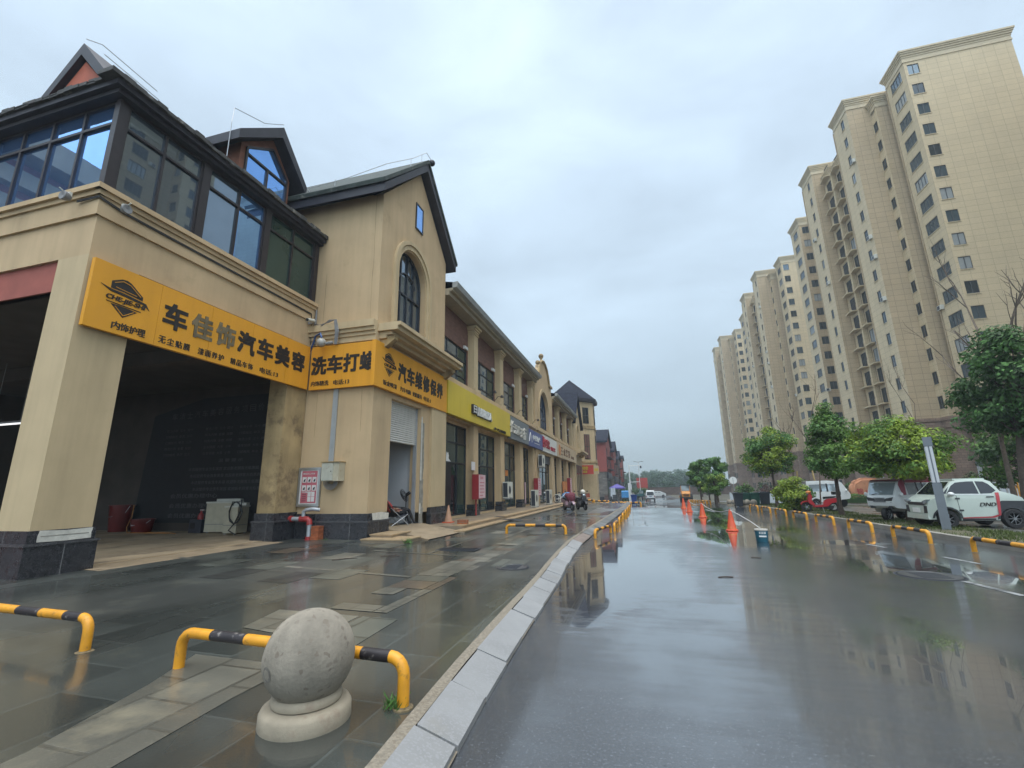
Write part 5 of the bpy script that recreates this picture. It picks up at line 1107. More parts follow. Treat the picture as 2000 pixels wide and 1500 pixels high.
def person():
    """reclining in a low chair, head back to the left, legs towards the door; local origin on the floor below the hips"""
    base = Vector((-8.02, 14.12, .43)); RZ = math.radians(62); t = thing('person', 'person in a red shirt and black trousers lying back in a low chair', 'person', base, rotz=RZ)
    J = [(-.02, 0, .36, .15, .12), (-.18, 0, .50, .145, .115), (-.34, 0, .66, .16, .12), (-.43, 0, .77, .11, .09), (-.47, 0, .85, .055, .055), (-.50, 0, .93, .085, .078), (-.52, 0, 1.02, .09, .08)]
    E = [(0, 1), (1, 2), (2, 3), (3, 4), (4, 5), (5, 6)]
    def chain(start, pts):
        k = start
        for p in pts: J.append(p); E.append((k, len(J)-1)); k = len(J)-1
        return k
    for s in (-1, 1):
        chain(0, [(.10, s*.10, .38, .085, .085), (.42, s*.14, .52, .065, .062), (.52, s*.14, .34, .055, .052), (.64, s*.15, .10, .04, .04), (.66, s*.15, .05, .04, .035), (.80, s*.17, .05, .035, .025)])
        k = chain(3, [(-.40, s*.20, .74, .062, .058), (-.22, s*.26, .54, .045, .045), (-.02, s*(.15), .53, .034, .034)])
        h = chain(k, [(.05, s*.12, .53, .034, .016)])
        for f, (dy, ln) in enumerate(((.03, .05), (.01, .058), (-.01, .055), (-.03, .042))): chain(h, [(.08, s*.12+dy, .525, .009, .009), (.08+ln*.6, s*.12+dy*1.1, .515, .0085, .0085), (.08+ln, s*.12+dy*1.1, .50, .0075, .0075)])
        chain(k, [(.02, s*.12-s*.04, .545, .011, .011), (.05, s*.12-s*.065, .54, .009, .009)])
    b = skinned('body', J, E, [M['shirt_red'], M['trousers'], M['skin']], t, 1)
    for p in b.data.polygons:
        c = p.center; p.material_index = 1 if (c.x > .04 and c.z < .62 and abs(c.y) < .35 and not (c.z > .47 and c.x < .2 and abs(c.y) > .05)) or (c.x > -.08 and c.z < .44) else 2 if c.z > .83 or (c.x > -.25 and abs(c.y) > .10 and c.z > .44 and c.x < .2) or c.z < .07 else 0
    h = MB(); h.ball((-.545, 0, 1.04), .094, 10, sc=(1, .92, 1.05)); h.build('hair', M['hair'], t, 60, True)
    f = MB(); f.ball((-.425, 0, .985), .018, 6); f.ball((-.44, -.033, 1.0), .009, 5, 1); f.ball((-.44, .033, 1.0), .009, 5, 1); f.tube([(-.425, -.025, .945), (-.418, 0, .943), (-.425, .025, .945)], .006, 4, 2); f.ball((-.51, -.085, .98), .02, 5); f.ball((-.51, .085, .98), .02, 5); f.build('face', [M['skin'], M['hair'], M['pipe_red']], t, 60, True)
    c = thing('lounge_chair', 'low black folding chair under the person in red', 'chair', base, rotz=RZ)
    m = MB(); m.face([(-.62, -.27, 1.0), (-.62, .27, 1.0), (-.1, .27, .27), (-.1, -.27, .27)][::-1]); m.face([(-.1, -.27, .27), (-.1, .27, .27), (.4, .27, .36), (.4, -.27, .36)][::-1]); m.build('seat', M['denim'], c, local=True)
    for s in (-1, 1):
        m = MB(); m.tube([(-.66, s*.29, 1.02), (-.1, s*.29, .25), (.42, s*.29, .35)], .014, 6); m.tube([(-.3, s*.30, .62), (.25, s*.30, .56)], .02, 6); m.build('arm_frame', M['black'], c, local=True)
        MB().tube([(-.35, s*.29, .58), (.35, s*.29, .0)], .014, 6).build('leg', M['zinc'], c, local=True); MB().tube([(.3, s*.29, .34), (-.3, s*.29, .0)], .014, 6).build('leg', M['zinc'], c, local=True)
person()

# ------------------------------------------------------------------ along the terrace
def ac_unit(loc, label, w=.82, h=.62, d=.32, wall=False):
    t = thing('air_conditioner', label, 'air conditioner', loc, 'air conditioner outdoor units along the terrace')
    MB().box(-d/2, d/2, -w/2, w/2, .05, h).build('case', M['ac_white'], t, local=True)
    m = MB(); m.box(d/2, d/2+.01, -w*.46, w*.16, .09, h-.05); F = Fr((d/2+.012, 0, 0), (0, 1, 0)); m.build('grille', M['ac_white'], t, local=True)
    m = MB(); m.lathe([(0, .016), (.0, .018), (.22, .018), (.235, .012)], 20, c=(d/2, -w*.15, h*.52), axis='X'); m.box(-d/2+.03, d/2-.03, -w/2-.006, -w/2, .1, h-.06); m.build('fan_opening', M['bin_grey'], t, local=True)
    m = MB(); [m.box(-d/2, d/2+.04, y-.03, y+.03, 0, .05) for y in (-w*.35, w*.35)]
    if wall: [m.box(-d/2-.2, d/2, y-.02, y+.02, -.03, 0) for y in (-w*.35, w*.35)]
    m.build('foot', M['zinc'], t, local=True)
ac_unit((-7.45, 25.9, 1.0), 'white outdoor air conditioner fixed to the column under the yellow board', wall=True, h=.95, w=1.0)
ac_unit((-6.85, 30.3, .34), 'white outdoor air conditioner standing on the step below the blue sign board', h=1.12, w=.95)
ac_unit((-6.85, 35.3, .34), 'white outdoor air conditioner standing on the step by the parked bicycle', h=1.1, w=.95)
ac_unit((-7.3, 35.1, 3.15), 'white outdoor air conditioner mounted high below the white sign board', wall=True, h=.95, w=1.0)
ac_unit((-6.9, 39.6, .34), 'low cream outdoor unit on the step between bicycle and blue bag', h=.7, w=1.1)
def fire_cabinet(y, z0, z1, w, label):
    t = thing('fire_cabinet', label, 'fire cabinet', (-7.5, y, z0), 'red fire cabinets on the columns'); x = -7.66
    MB().box(x, x+.34, y-w/2, y+w/2, z0, z1).build('cabinet', M['fire_red'], t); d = MB().box(x+.34, x+.36, y-w/2-.0, y+w/2+.35, z0+.05, z1-.02).build('door', M['pale_pink'], t)
    k = MB(); F = FX(x+.361); r = random.Random(int(y))
    k.text('消火栓', F, y+.1, z1-.16, .13, 0, .004, w=w*.8)
    for i in range(5): k.fbox(F, y-w/2+.08, y+w/2+r.uniform(-.1, .2), z1-.4-i*(z1-z0)*.13, z1-.36-i*(z1-z0)*.13, 0, .003)
    k.build('lettering', M['poster_pink'], d); MB().tube([(x+.1, y, z0), (x+.1, y, .36)], .04, 8).build('pipe', M['pipe_red'], t)
fire_cabinet(20.8, 1.1, 2.25, .55, 'red fire cabinet with pale notice, nearest, on the first column of the terrace')
fire_cabinet(33.95, 1.0, 2.3, .6, 'red fire cabinet on the column below the blue sign board')
fire_cabinet(50.4, .9, 2.6, .7, 'far red fire cabinet beside the orange board')
t = thing('wall_plate', 'small pale meter plate on the first terrace column above the fire cabinet', 'plate', (-7.7, 20.7, 2.6)); MB().box(-7.695, -7.66, 20.5, 20.95, 2.45, 2.85).build('plate', M['paper'], t)
t = thing('orange_board', 'orange advertising board leaning on a column before the beige sign shop', 'board', (-7.3, 48.2, .35)); MB().box(-7.58, -7.5, 46.4, 49.0, .4, 2.2).build('panel', M['orange_disc'], t); MB().box(-7.62, -7.58, 46.4, 49.0, .34, 2.2).build('back', M['black'], t)
t = thing('blue_bag', 'bright blue tarpaulin bag on the terrace step', 'bag', (-6.6, 41.3, .35)); m = MB(); m.ball((-6.4, 41.6, .75), .62, 8, sc=(.9, 1.1, .72)); m.build('sack', M['tarp_blue'], t, 30)
t = thing('wall_box', 'small dark red box on the beige wall at the foot of the tower', 'box', (-8, 65.7, .4)); MB().box(-7.55, -6.95, 65.6, 65.92, -.3, .75).build('case', M['fire_red'], t); MB().box(-7.5, -7.0, 65.58, 65.6, -.25, .7).build('door', M['gable_red'], t)
def spot(y, label):
    t = thing('sign_lamp', label, 'lamp', (-7.4, y, 6.15), 'small lamps above the sign boards'); MB().tube([(-7.55, y, 6.34), (-7.3, y, 6.62), (-7.1, y, 6.6)], .018, 5).build('arm', M['black'], t); MB().lathe([(.03, .1), (.09, 0), (.1, -.05)], 10, c=(-7.08, y, 6.58)).build('lamp_head', M['black'], t)
for k, y in enumerate((17.6, 22.4, 23.7, 28.6, 33.2)): spot(y, f'small black sign lamp on the ledge, {ORD[k]} from the gabled shop')

# ------------------------------------------------------------------ barriers and bollards
def barrier_mesh(L, H, r, nseg=5, name='hoop'):
    """hooped tube barrier along local X, painted in yellow and black lengths"""
    rb = .11; pts = [(-L/2, 0, -.02), (-L/2, 0, H-rb)]; mi = [0]
    for k in range(1, 6): a = PI-PI/2*k/5; pts.append((-L/2+rb+rb*math.cos(a), 0, H-rb+rb*math.sin(a))); mi.append(0)
    seg = [(-L/2+rb) + (L-2*rb)*k/(nseg*2-1) for k in range(1, nseg*2-1)]
    if nseg == 3: seg = [-L/2+L*f for f in (.16, .33, .5, .67, .84)]
    col = 0; x0 = -L/2+rb
    for k, x in enumerate(seg[:-1] if nseg != 3 else seg): pts.append((x, 0, H)); mi.append(col); col = 1-col
    pts.append((L/2-rb, 0, H)); mi.append(col)
    for k in range(1, 6): a = PI/2-PI/2*k/5; pts.append((L/2-rb+rb*math.cos(a), 0, H-rb+rb*math.sin(a))); mi.append(0)
    pts.append((L/2, 0, -.02)); mi.append(0)
    return pts, mi
def barrier(a, b, zf, label, group, H=.30, r=.04, nseg=3):
    a, b = Vector((*a, 0)), Vector((*b, 0)); c = (a+b)/2; L = (b-a).length; z = zf
    t = thing('hoop_barrier', label, 'barrier', (c.x, c.y, z), group, rotz=math.atan2(b.y-a.y, b.x-a.x))
    pts, mi = barrier_mesh(L, H, r, nseg); MB().tube(pts, r, 12, caps=True, mis=mi).build('hoop', [M['paint_yellow'], M['paint_black']], t, 50, True)
    for s in (-1, 1): MB().lathe([(r*1.75, -.02), (r*1.7, .003), (r*1.05, .006), (r, .012)], 12, c=(s*L/2, 0, 0)).build('foot', M['foot_mortar'], t, 40, True)
    return t
G1 = 'yellow and black hoop barriers on the left pavement'; G2 = 'row of yellow and black hoop barriers standing in the road by the left kerb'; G3 = 'yellow and black hoop barriers along the right kerb'
barrier((-3.80, 3.27), (-1.66, 3.13), .125, 'yellow and black hoop barrier standing behind the stone ball bollard', G1, .30, .041)
barrier((-7.2, 3.48), (-5.0, 3.34), .17, 'yellow and black hoop barrier cut by the left edge of the photo', G1, .28, .041)
barrier((-4.23, 14.5), (-2.33, 14.5), .15, 'yellow and black hoop barrier crossing the pavement before the steps', G1, .27, .045)
barrier((-1.46, 14.75), (-1.10, 16.5), .01, 'yellow and black hoop barrier at the kerb end, first of the row in the road', G2, .25, .045)
y = 17.1
for k in range(6): barrier((-1.0+.03*k, y), (-.98+.03*k, y+1.5), gz(y), f'yellow hoop barrier in the road by the left kerb, {ORD[k+1]} of the row', G2, .27, .045); y += 3.2
RB = [(10.65, 12.96), (14.5, 16.2), (17.4, 19.0), (20.2, 21.9), (22.9, 24.6), (25.6, 27.3), (28.2, 29.9), (30.7, 32.6)]
for k, (a, b) in enumerate(RB):
    X = lambda y: 7.05 - (y-13)*.0235
    barrier((X(a), a), (X(b), b), 0, f'yellow and black hoop barrier by the right kerb, {ORD[k]} from the camera', G3, .30, .05)
for k in range(8):
    a = 50+k*2.6; barrier((6.6-.02*k, a), (6.58-.02*k, a+1.9), gz(a), f'distant yellow hoop barrier by the far trees, {ORD[k]} from the green bins', G3, .34, .07)
for k, (x, y) in enumerate(((-6.6, 49.2), (-4.2, 49.6), (-1.9, 50.6), (-5.4, 54.0), (-3.0, 55.0))):
    barrier((x, y), (x+1.8, y+.1), pz(x, y) if x < -5 else gz(y), f'low yellow hoop barrier at the far pavement end, {ORD[k]} counted from the terrace', 'low yellow barriers at the far end of the left pavement', .26, .09)
def ball_bollard(loc, label, s=1.0, first=None, group=None, rz=0):
    if first: return dup(first, loc, rz, label, group, s)
    t = thing('ball_bollard', label, 'bollard', loc, group)
    m = MB(); m.lathe([(.272, -.03), (.28, .0), (.278, .075), (.265, .098), (.24, .106), (.19, .11)], 48); m.build('base', M['concrete_warm'], t, 50, True)
    m = MB(); m.lathe([(.19, .108), (.214, .116), (.22, .138), (.208, .162), (.19, .168), (.165, .176)], 48); m.build('collar', M['concrete_warm'], t, 50, True)
    m = MB(); n = 40; R_, c = .283, .372
    prof = [(R_*math.sin(PI*k/n), c-R_*math.cos(PI*k/n)) for k in range(8, n+1)]; m.lathe(prof, 64)
    out = []
    for x, y, z in m.v:           # hand-cast ball: slight lumps and a mould seam
        a = math.atan2(y, x); q = 1+.006*math.sin(3*a+z*9)+.004*math.sin(7*a-z*14); d = abs(math.remainder(a+1.75, PI)); q += .010*math.exp(-(d/.025)**2); out.append((x*q, y*q, z))
    m.v = out; sp = m.build('sphere', M['concrete_ball'], t, 60, True)
    p = MB(); D = Vector((-.62, -.72, -.12)).normalized(); a = D.orthogonal().normalized(); b = D.cross(a); q = Vector((0, 0, c))+D*(R_*.992)
    p.face([q+D*.006*0+(a*math.cos(2*PI*k/18)+b*math.sin(2*PI*k/18))*.045+D*.0005 for k in range(18)]); p.build('plug_mark', M['plug'], sp, local=True); return t
bb = ball_bollard((-2.20, 2.84, .125), 'large weathered concrete ball bollard on a round base in the foreground', rz=2.6)
bb.rotation_euler = (0, 0, .35)
for k, (x, y, s) in enumerate(((7.66, 36.4, .8), (7.36, 37.0, .8), (7.06, 37.3, .8), (7.3, 41.6, .78), (7.2, 43.2, .76))):
    ball_bollard((x, y, gz(y)+.02), f'small pale ball bollard before the green bins, {ORD[k]} from the camera', s, bb, 'ball bollards by the right kerb', .7*k)

# ------------------------------------------------------------------ cones, bucket, rope, manholes
def cone(loc, label):
    t = thing('traffic_cone', label, 'cone', loc, 'red traffic cones in the road'); MB().lathe([(.20, 0), (.21, .03), (.18, .05), (.165, .055)], 8).build('base', M['cone_red'], t, 30, True)
    m = MB(); m.lathe([(.165, .05), (.15, .07), (.055, .62), (.05, .66), (.03, .68), (.03, .72), (0, .725)], 24); m.build('shell', M['cone_red'], t, 40, True)
    k = MB()
    for i, ch in enumerate('停车禁止'[::-1]):
        z = .14+i*.115; F = Fr((-.02, -(.158-.155*(z/.72)), z), (1, -.12, 0), (0, .19, 1)); k.text(ch, F, 0, 0, .10, 0, .006, w=.09-.008*i, bold=.03)
    k.tube([((.166-.155*(.10/.72))*math.cos(2*PI*a/16), (.166-.155*(.10/.72))*math.sin(2*PI*a/16), .10) for a in range(17)], .007, 4); k.tube([((.166-.155*(.55/.72))*math.cos(2*PI*a/16), (.166-.155*(.55/.72))*math.sin(2*PI*a/16), .55) for a in range(17)], .006, 4)
    k.build('lettering', M['cone_text'], t, local=True)
for k, (x, y, s) in enumerate(((2.95, 17.8, 1), (2.87, 24.94, .98), (2.76, 30.23, .95), (2.80, 34.5, .93))): cone((x, y, gz(y)), f'red traffic cone in the road, {ORD[k]} from the camera')
t = thing('paint_bucket', 'teal paint bucket with a cream lid, holding the rope end in the road', 'bucket', (3.15, 14.55, 0)); MB().lathe([(.14, 0), (.15, .02), (.165, .30)], 24).build('pail', M['bucket_label'], t, 40, True); MB().lathe([(.175, .30), (.178, .335), (.15, .345), (0, .34)], 24).build('lid', M['bucket_lid'], t, 40, True)
k = MB(); F = Fr((.0, -.168, .2), (1, -.2, 0)); k.text('乳胶漆', F, -.01, .05, .06, 0, .004, w=.17, bold=.02); k.fbox(F, -.1, .08, -.06, -.02, 0, .003); k.build('lettering', M['letter_white'], t, local=True)
t = thing('rope', 'pale rope strung from the paint bucket past the cones', 'rope', (3.1, 16, .4)); MB().tube([(3.15, 14.55, .345), (3.12, 15.6, .47), (3.02, 16.9, .62), (2.95, 17.8, .70), (2.93, 19.5, .55), (2.91, 21.4, .50), (2.89, 23.3, .56), (2.87, 24.94, .69), (2.83, 27, .52), (2.8, 29, .56), (2.76, 30.23, .67)], .012, 5).build('line', M['rope'], t)
def manhole(loc, r, label):
    t = thing('manhole_cover', label, 'manhole cover', loc); MB().lathe([(r, 0), (r, .006), (r*.93, .008), (r*.92, .003), (0, .003)], 36).build('lid', M['granite_cap'], t, 40, True); k = MB()
    for i in range(-3, 4): k.box(-r*.5, r*.5, i*r*.2-.01, i*r*.2+.01, .003, .007)
    k.lathe([(r*1.04, 0), (r*1.12, .003), (r*1.14, 0)], 36); k.build('ribs', M['bin_grey'], t, local=True)
manhole((4.6, 9.75, .001), .42, 'dark iron manhole cover in the wet road'); manhole((-2.42, 8.6, pz(-2.42)+.003), .30, 'round manhole cover in the pavement near the kerb')
t = thing('drain_grate', 'dark rectangular drain cover in the pavement before the steps', 'drain cover', (-4.3, 10.6, pz(-4.3)+.003)); m = MB(); m.box(-.5, .5, -.22, .22, 0, .012); m.build('frame', M['bin_grey'], t, local=True); m = MB(); [m.box(-.45, .45, -.18+i*.07, -.15+i*.07, .012, .016) for i in range(6)]; m.build('bars', M['black'], t, local=True)
for k, (x, y, a, s) in enumerate(((1.3, 9.0, .2, .25), (2.3, 11.4, -.4, .2), (-6.0, 8.6, .8, .5), (-5.3, 9.2, .6, .4))):
    t = thing('twig', ['short twig on the wet road ahead of the kerb', 'dark twig on the road near the middle', 'dark stick lying on the pavement before the garage', 'thin stick on the pavement next to the longer one'][k], 'twig', (x, y, pz(x)+.012 if x < -2 else .008), rotz=a); MB().tube([(-s/2, 0, 0), (0, .02, .004), (s/2, 0, 0)], .009, 5).build('stem', M['bark'], t, local=True)

# ------------------------------------------------------------------ apartment towers across the road
def apartment(dx, dy, label, first=None):
    if first: return dup(first, (first.location.x+dx, first.location.y+dy, first.location.z), 0, label, 'apartment towers in a row behind the trees')
    t = thing('apartment_tower', label, 'apartment tower', (36, 58, -1.2), 'apartment towers in a row behind the trees')
    ST, ZW = 2.95, 51.9                      # storey height; middle of the top windows
    zf = [ZW-ST*k for k in range(18)]; ZB = 8.6
    jobs = []                                # windows: frame, u0, u1, half height, style, rank
    def block(name, x0, x1, y0, y1, top, south='tower_tile', west='tower_tile', wx=(), sx=(), cap=True):
        """a tower block with tiled walls: west and south faces have window holes"""
        W = Fr((x0, 0, 0), (0, -1, 0)); S = Fr((0, y0, 0), (1, 0, 0))
        hw = [(-y-w/2, -y+w/2, z-h/2, z+h/2) for y, w, h, gl in wx for z in zf[:16]]; hs = [(x-w/2, x+w/2, z-h/2, z+h/2) for x, w, h, gl in sx for z in zf[:16]]
        up = MB(); up.wall(W, -y1, -y0, ZB, top, hw, .14, 0); up.wall(S, x0, x1, ZB, top, hs, .14, 1)
        up.face([(x1, y1, ZB), (x0, y1, ZB), (x0, y1, top), (x1, y1, top)]).face([(x1, y0, ZB), (x1, y1, ZB), (x1, y1, top), (x1, y0, top)]).face([(x0, y0, top), (x1, y0, top), (x1, y1, top), (x0, y1, top)])
        up.build(name, [M[west], M[south]], t)
        MB().box(x0-.03, x1, y0-.03, y1, -1.5, ZB).build('base', M['tower_base'], t)
        tr = MB(); tr.box(x0-.28, x1+.05, y0-.28, y1+.28, ZB-.15, ZB+.25); tr.box(x0-.16, x1+.05, y0-.16, y1+.16, ZB-1.0, ZB-.15); tr.build('base_band', M['tower_base'], t); tr = MB()
        if cap:
            for d, a, b in ((.08, -1.15, -.95), (.04, -.95, -.5), (.10, -.5, -.25), (.20, -.25, 0), (.30, 0, .22), (.40, .22, .45)): tr.box(x0-d, x1+d, y0-d, y1+d, top+a, top+b)
        if cap: tr.build('cornice', M['tower_cap'], t)
        for y, w, h, gl in wx:
            for k, z in enumerate(zf[:16]): jobs.append((W, -y-w/2, -y+w/2, z-h/2, z+h/2, gl, w > 1.6))
        for x, w, h, gl in sx:
            for k, z in enumerate(zf[:16]): jobs.append((S, x-w/2, x+w/2, z-h/2, z+h/2, gl, w > 1.6))
    block('front_block', 36.0, 47.0, 58.0, 62.0, 54.2, wx=[(60.0, 2.35, 1.55, 'w')], sx=[(36.95, 1.2, 1.5, 's')])
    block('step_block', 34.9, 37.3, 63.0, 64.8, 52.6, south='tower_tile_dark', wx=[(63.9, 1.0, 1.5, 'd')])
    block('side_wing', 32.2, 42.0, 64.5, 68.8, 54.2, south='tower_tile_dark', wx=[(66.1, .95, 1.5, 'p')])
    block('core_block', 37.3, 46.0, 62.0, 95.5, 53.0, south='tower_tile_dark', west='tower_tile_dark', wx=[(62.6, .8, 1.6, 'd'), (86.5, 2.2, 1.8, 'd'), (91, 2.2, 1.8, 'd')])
    block('balcony_block', 33.9, 38.0, 75.8, 78.55, 51.7, wx=[(77.1, 1.7, 2.3, 'd')])
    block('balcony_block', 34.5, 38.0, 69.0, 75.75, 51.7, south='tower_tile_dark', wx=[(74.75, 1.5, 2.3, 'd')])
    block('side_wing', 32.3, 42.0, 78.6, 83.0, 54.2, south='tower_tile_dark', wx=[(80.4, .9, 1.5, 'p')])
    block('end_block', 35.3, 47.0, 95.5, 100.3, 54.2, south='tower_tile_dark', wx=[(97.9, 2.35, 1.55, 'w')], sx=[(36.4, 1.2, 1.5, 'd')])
    # balcony slabs between the wings
    for z in zf[:16]:
        m = MB(); zz = z-1.25
        for x0, y0, y1 in ((33.9, 76.0, 78.3), (34.5, 73.6, 75.7)):
            m = MB(); m.fpoly(Fr((0, 0, zz), (1, 0, 0), (0, 1, 0)), [(x0, y0), (x0, y1), (x0-.75, y1), (x0-.95, y0+.3), (x0-.7, y0)][::-1], 0, .14)
            m.box(x0-.08, x0-.02, y0+.1, y0+.16, zz+.14, zz+1.1); m.box(x0-.85, x0, y1-.06, y1, zz+.14, zz+.2); m.build('balcony_slab', M['tower_trim'], t)
    pp = MB()
    for y, x in ((62.15, 35.93), (69.0, 32.14), (83.2, 32.24), (75.72, 34.42)): pp.box(x, x+.12, y-.06, y+.06, 8.9, 53.0)
    pp.build('drain_pipe', M['tower_tile_dark'], t)
    # windows: the hundred that show largest as parts of their own, the rest as one
    r = random.Random(12); jobs.sort(key=lambda j: (0 if j[5] in 'ws' else 1, -j[3])); rest = MB()
    def pane(mb, j):
        F, a, b, c, e, gl, wide = j; d = -.1
        q = r.random(); g = 1 if gl in 'wsp' and q > .25 else 2 if q > .1 else 3
        n = 4 if wide else 2
        mb.face([F(a, c, d), F(b, c, d), F(b, e, d), F(a, e, d)], g)
        for k in range(n+1): u = a+(b-a)*k/n; mb.fbox(F, max(a, u-.035), min(b, u+.035), c, e, d, d+.04, 0)
        for v in (c, e-.07): mb.fbox(F, a, b, v, v+.07, d, d+.045, 0)
        mb.fbox(F, a-.06, b+.06, c-.10, c-.02, -.05, .07, 4)
    mats = [M['tower_frame'], M['glass_tower'], M['glass_tower_dark'], M['glass_tower_pale'], M['tower_trim']]
    for k, j in enumerate(jobs):
        if k < 99: mb = MB(); pane(mb, j); mb.build('window', mats, t)
        else: pane(rest, j)
    tag(rest.build('small_windows', mats, t), kind='stuff')
    ac = MB()
    for j in jobs:
        if r.random() < .16 and j[5] in 'wdp':
            F, a, b, c, e = j[:5]; u = b+.15+r.random()*.2 if r.random() < .6 else a-.9; ac.fbox(F, u, u+.75, c-.35, c+.2, .02, .34, 0); ac.fbox(F, u+.06, u+.5, c-.28, c+.14, .34, .35, 1)
    tag(ac.build('outdoor_units', [M['ac_white'], M['bin_grey']], t), kind='stuff')
    # low storeys: dark shop-like windows between the piers
    lw = MB()
    for x0, ys in ((35.97, (59.0, 61.0)), (32.17, (65.4, 67.9)), (32.27, (79.6, 82.2)), (35.27, (97, 99))):
        for y in ys:
            for z in (1.2, 4.6): lw.box(x0-.05, x0, y-.6, y+.6, z-.8, z+.9)
    for x in (37.5, 40, 42.5, 45):
        for z in (1.2, 4.6): lw.box(x-.7, x+.7, 57.92, 57.97, z-.8, z+.9)
    tag(lw.build('low_windows', M['glass_tower_dark'], t), kind='stuff')
    return t
ap = apartment(0, 0, 'nearest beige apartment tower in full view, tallest in the photo')
apartment(.5, 54.4, 'second beige apartment tower, behind the nearest one', ap)
apartment(.2, 107.2, 'farthest beige apartment tower at the end of the row', ap)
apartment(7.2, -52.3, 'beige apartment tower beside the camera, seen mirrored in the corner shop glazing', ap)

# ------------------------------------------------------------------ vehicles
def slab_body(prof, hw, levels, shape, xs=()):
    """a body from a side profile (x,z): cut at the given heights and lengths, then drawn in by shape(x,z)"""
    bm = bmesh.new(); vs = [[bm.verts.new((x, s, z)) for x, z in prof] for s in (-1, 1)]; n = len(prof)
    bm.faces.new(vs[0]); bm.faces.new(vs[1][::-1])
    for k in range(n): j = (k+1) % n; bm.faces.new((vs[0][k], vs[1][k], vs[1][j], vs[0][j]))
    for z in levels: bmesh.ops.bisect_plane(bm, geom=bm.verts[:]+bm.edges[:]+bm.faces[:], plane_co=(0, 0, z), plane_no=(0, 0, 1))
    for x in xs: bmesh.ops.bisect_plane(bm, geom=bm.verts[:]+bm.edges[:]+bm.faces[:], plane_co=(x, 0, 0), plane_no=(1, 0, 0))
    bmesh.ops.bisect_plane(bm, geom=bm.verts[:]+bm.edges[:]+bm.faces[:], plane_co=(0, 0, 0), plane_no=(0, 1, 0))
    bmesh.ops.recalc_face_normals(bm, faces=bm.faces[:])
    for v in bm.verts: v.co.y *= hw*shape(v.co.x, v.co.z)
    return bm
def bm_obj(name, bm, mats, parent, smooth=35):
    me = bpy.data.meshes.new(name); bm.to_mesh(me); bm.free(); me.polygons.foreach_set('use_smooth', [True]*len(me.polygons)); me.set_sharp_from_angle(angle=math.radians(smooth))
    for m in (mats if isinstance(mats, (list, tuple)) else [mats]): me.materials.append(m)
    o = bpy.data.objects.new(name, me); COL.objects.link(o); o.parent = parent; return o
def side_panel(name, poly, hw, shape, levels, mt, parent, eps=.008, sides=(-1, 1), xs=()):
    if len(sides) > 1: return [side_panel(name, poly, hw, shape, levels, mt, parent, eps, (q,), xs) for q in sides][0]
    bm = bmesh.new()
    for s in sides:
        bm.faces.new([bm.verts.new((x, s, z)) for x, z in (poly if s < 0 else poly[::-1])])
    for z in levels: bmesh.ops.bisect_plane(bm, geom=bm.verts[:]+bm.edges[:]+bm.faces[:], plane_co=(0, 0, z), plane_no=(0, 0, 1))
    for x in xs: bmesh.ops.bisect_plane(bm, geom=bm.verts[:]+bm.edges[:]+bm.faces[:], plane_co=(x, 0, 0), plane_no=(1, 0, 0))
    for v in bm.verts: v.co.y = math.copysign(hw*shape(v.co.x, v.co.z)+eps, v.co.y)
    return bm_obj(name, bm, mt, parent)
def cross_panel(name, p0, p1, y0, y1, mt, parent, eps=.01, name2=None):
    """a panel across the body on the slope p0 -> p1 (x,z); y0,y1 = half widths there"""
    d = Vector((p1[0]-p0[0], 0, p1[1]-p0[1])).normalized(); n = Vector((d.z, 0, -d.x)); n = n if n.x*1 + n.z*.5 > 0 or True else -n
    if (n.x > 0) != (p0[0] > 0): n = -n
    return MB().face([Vector((p0[0], -y0, p0[1]))+n*eps, Vector((p0[0], y0, p0[1]))+n*eps, Vector((p1[0], y1, p1[1]))+n*eps, Vector((p1[0], -y1, p1[1]))+n*eps]).build(name, mt, parent, local=True)
def wheel(x, y, r, w, parent, rim='steel', spokes=6):
    t = MB().lathe([(r*.62, -w/2), (r*.92, -w/2), (r, -w*.32), (r, w*.32), (r*.92, w/2), (r*.62, w/2), (r*.6, 0)], 24, c=(x, y, r), axis='Y', cap=False).build('tyre', M['rubber'], parent, 40, True)
    m = MB(); s = -1 if y < 0 else 1; yy = y+s*w*.36
    m.lathe([(r*.64, 0), (r*.60, s*.012), (r*.56, -s*.02)], 20, c=(x, yy, r), axis='Y', cap=False); m.cyl((x, yy-.02*s, r), (x, yy+.02*s, r), r*.16, n=10)
    for k in range(spokes):
        a = 2*PI*k/spokes; m.cyl((x+r*.12*math.cos(a), yy, r+r*.12*math.sin(a)), (x+r*.6*math.cos(a), yy, r+r*.6*math.sin(a)), r*.035, n=4)
    m.build('rim', M[rim], t, 40, True); MB().lathe([(0, 0), (r*.62, 0)], 20, c=(x, y+s*w*.1, r), axis='Y').build('hub', M['black'], t, local=True); return t
def arc(cx, cz, r, a0, a1, n=8): return [(cx+r*math.cos(math.radians(a0+(a1-a0)*k/n)), cz+r*math.sin(math.radians(a0+(a1-a0)*k/n))) for k in range(n+1)]
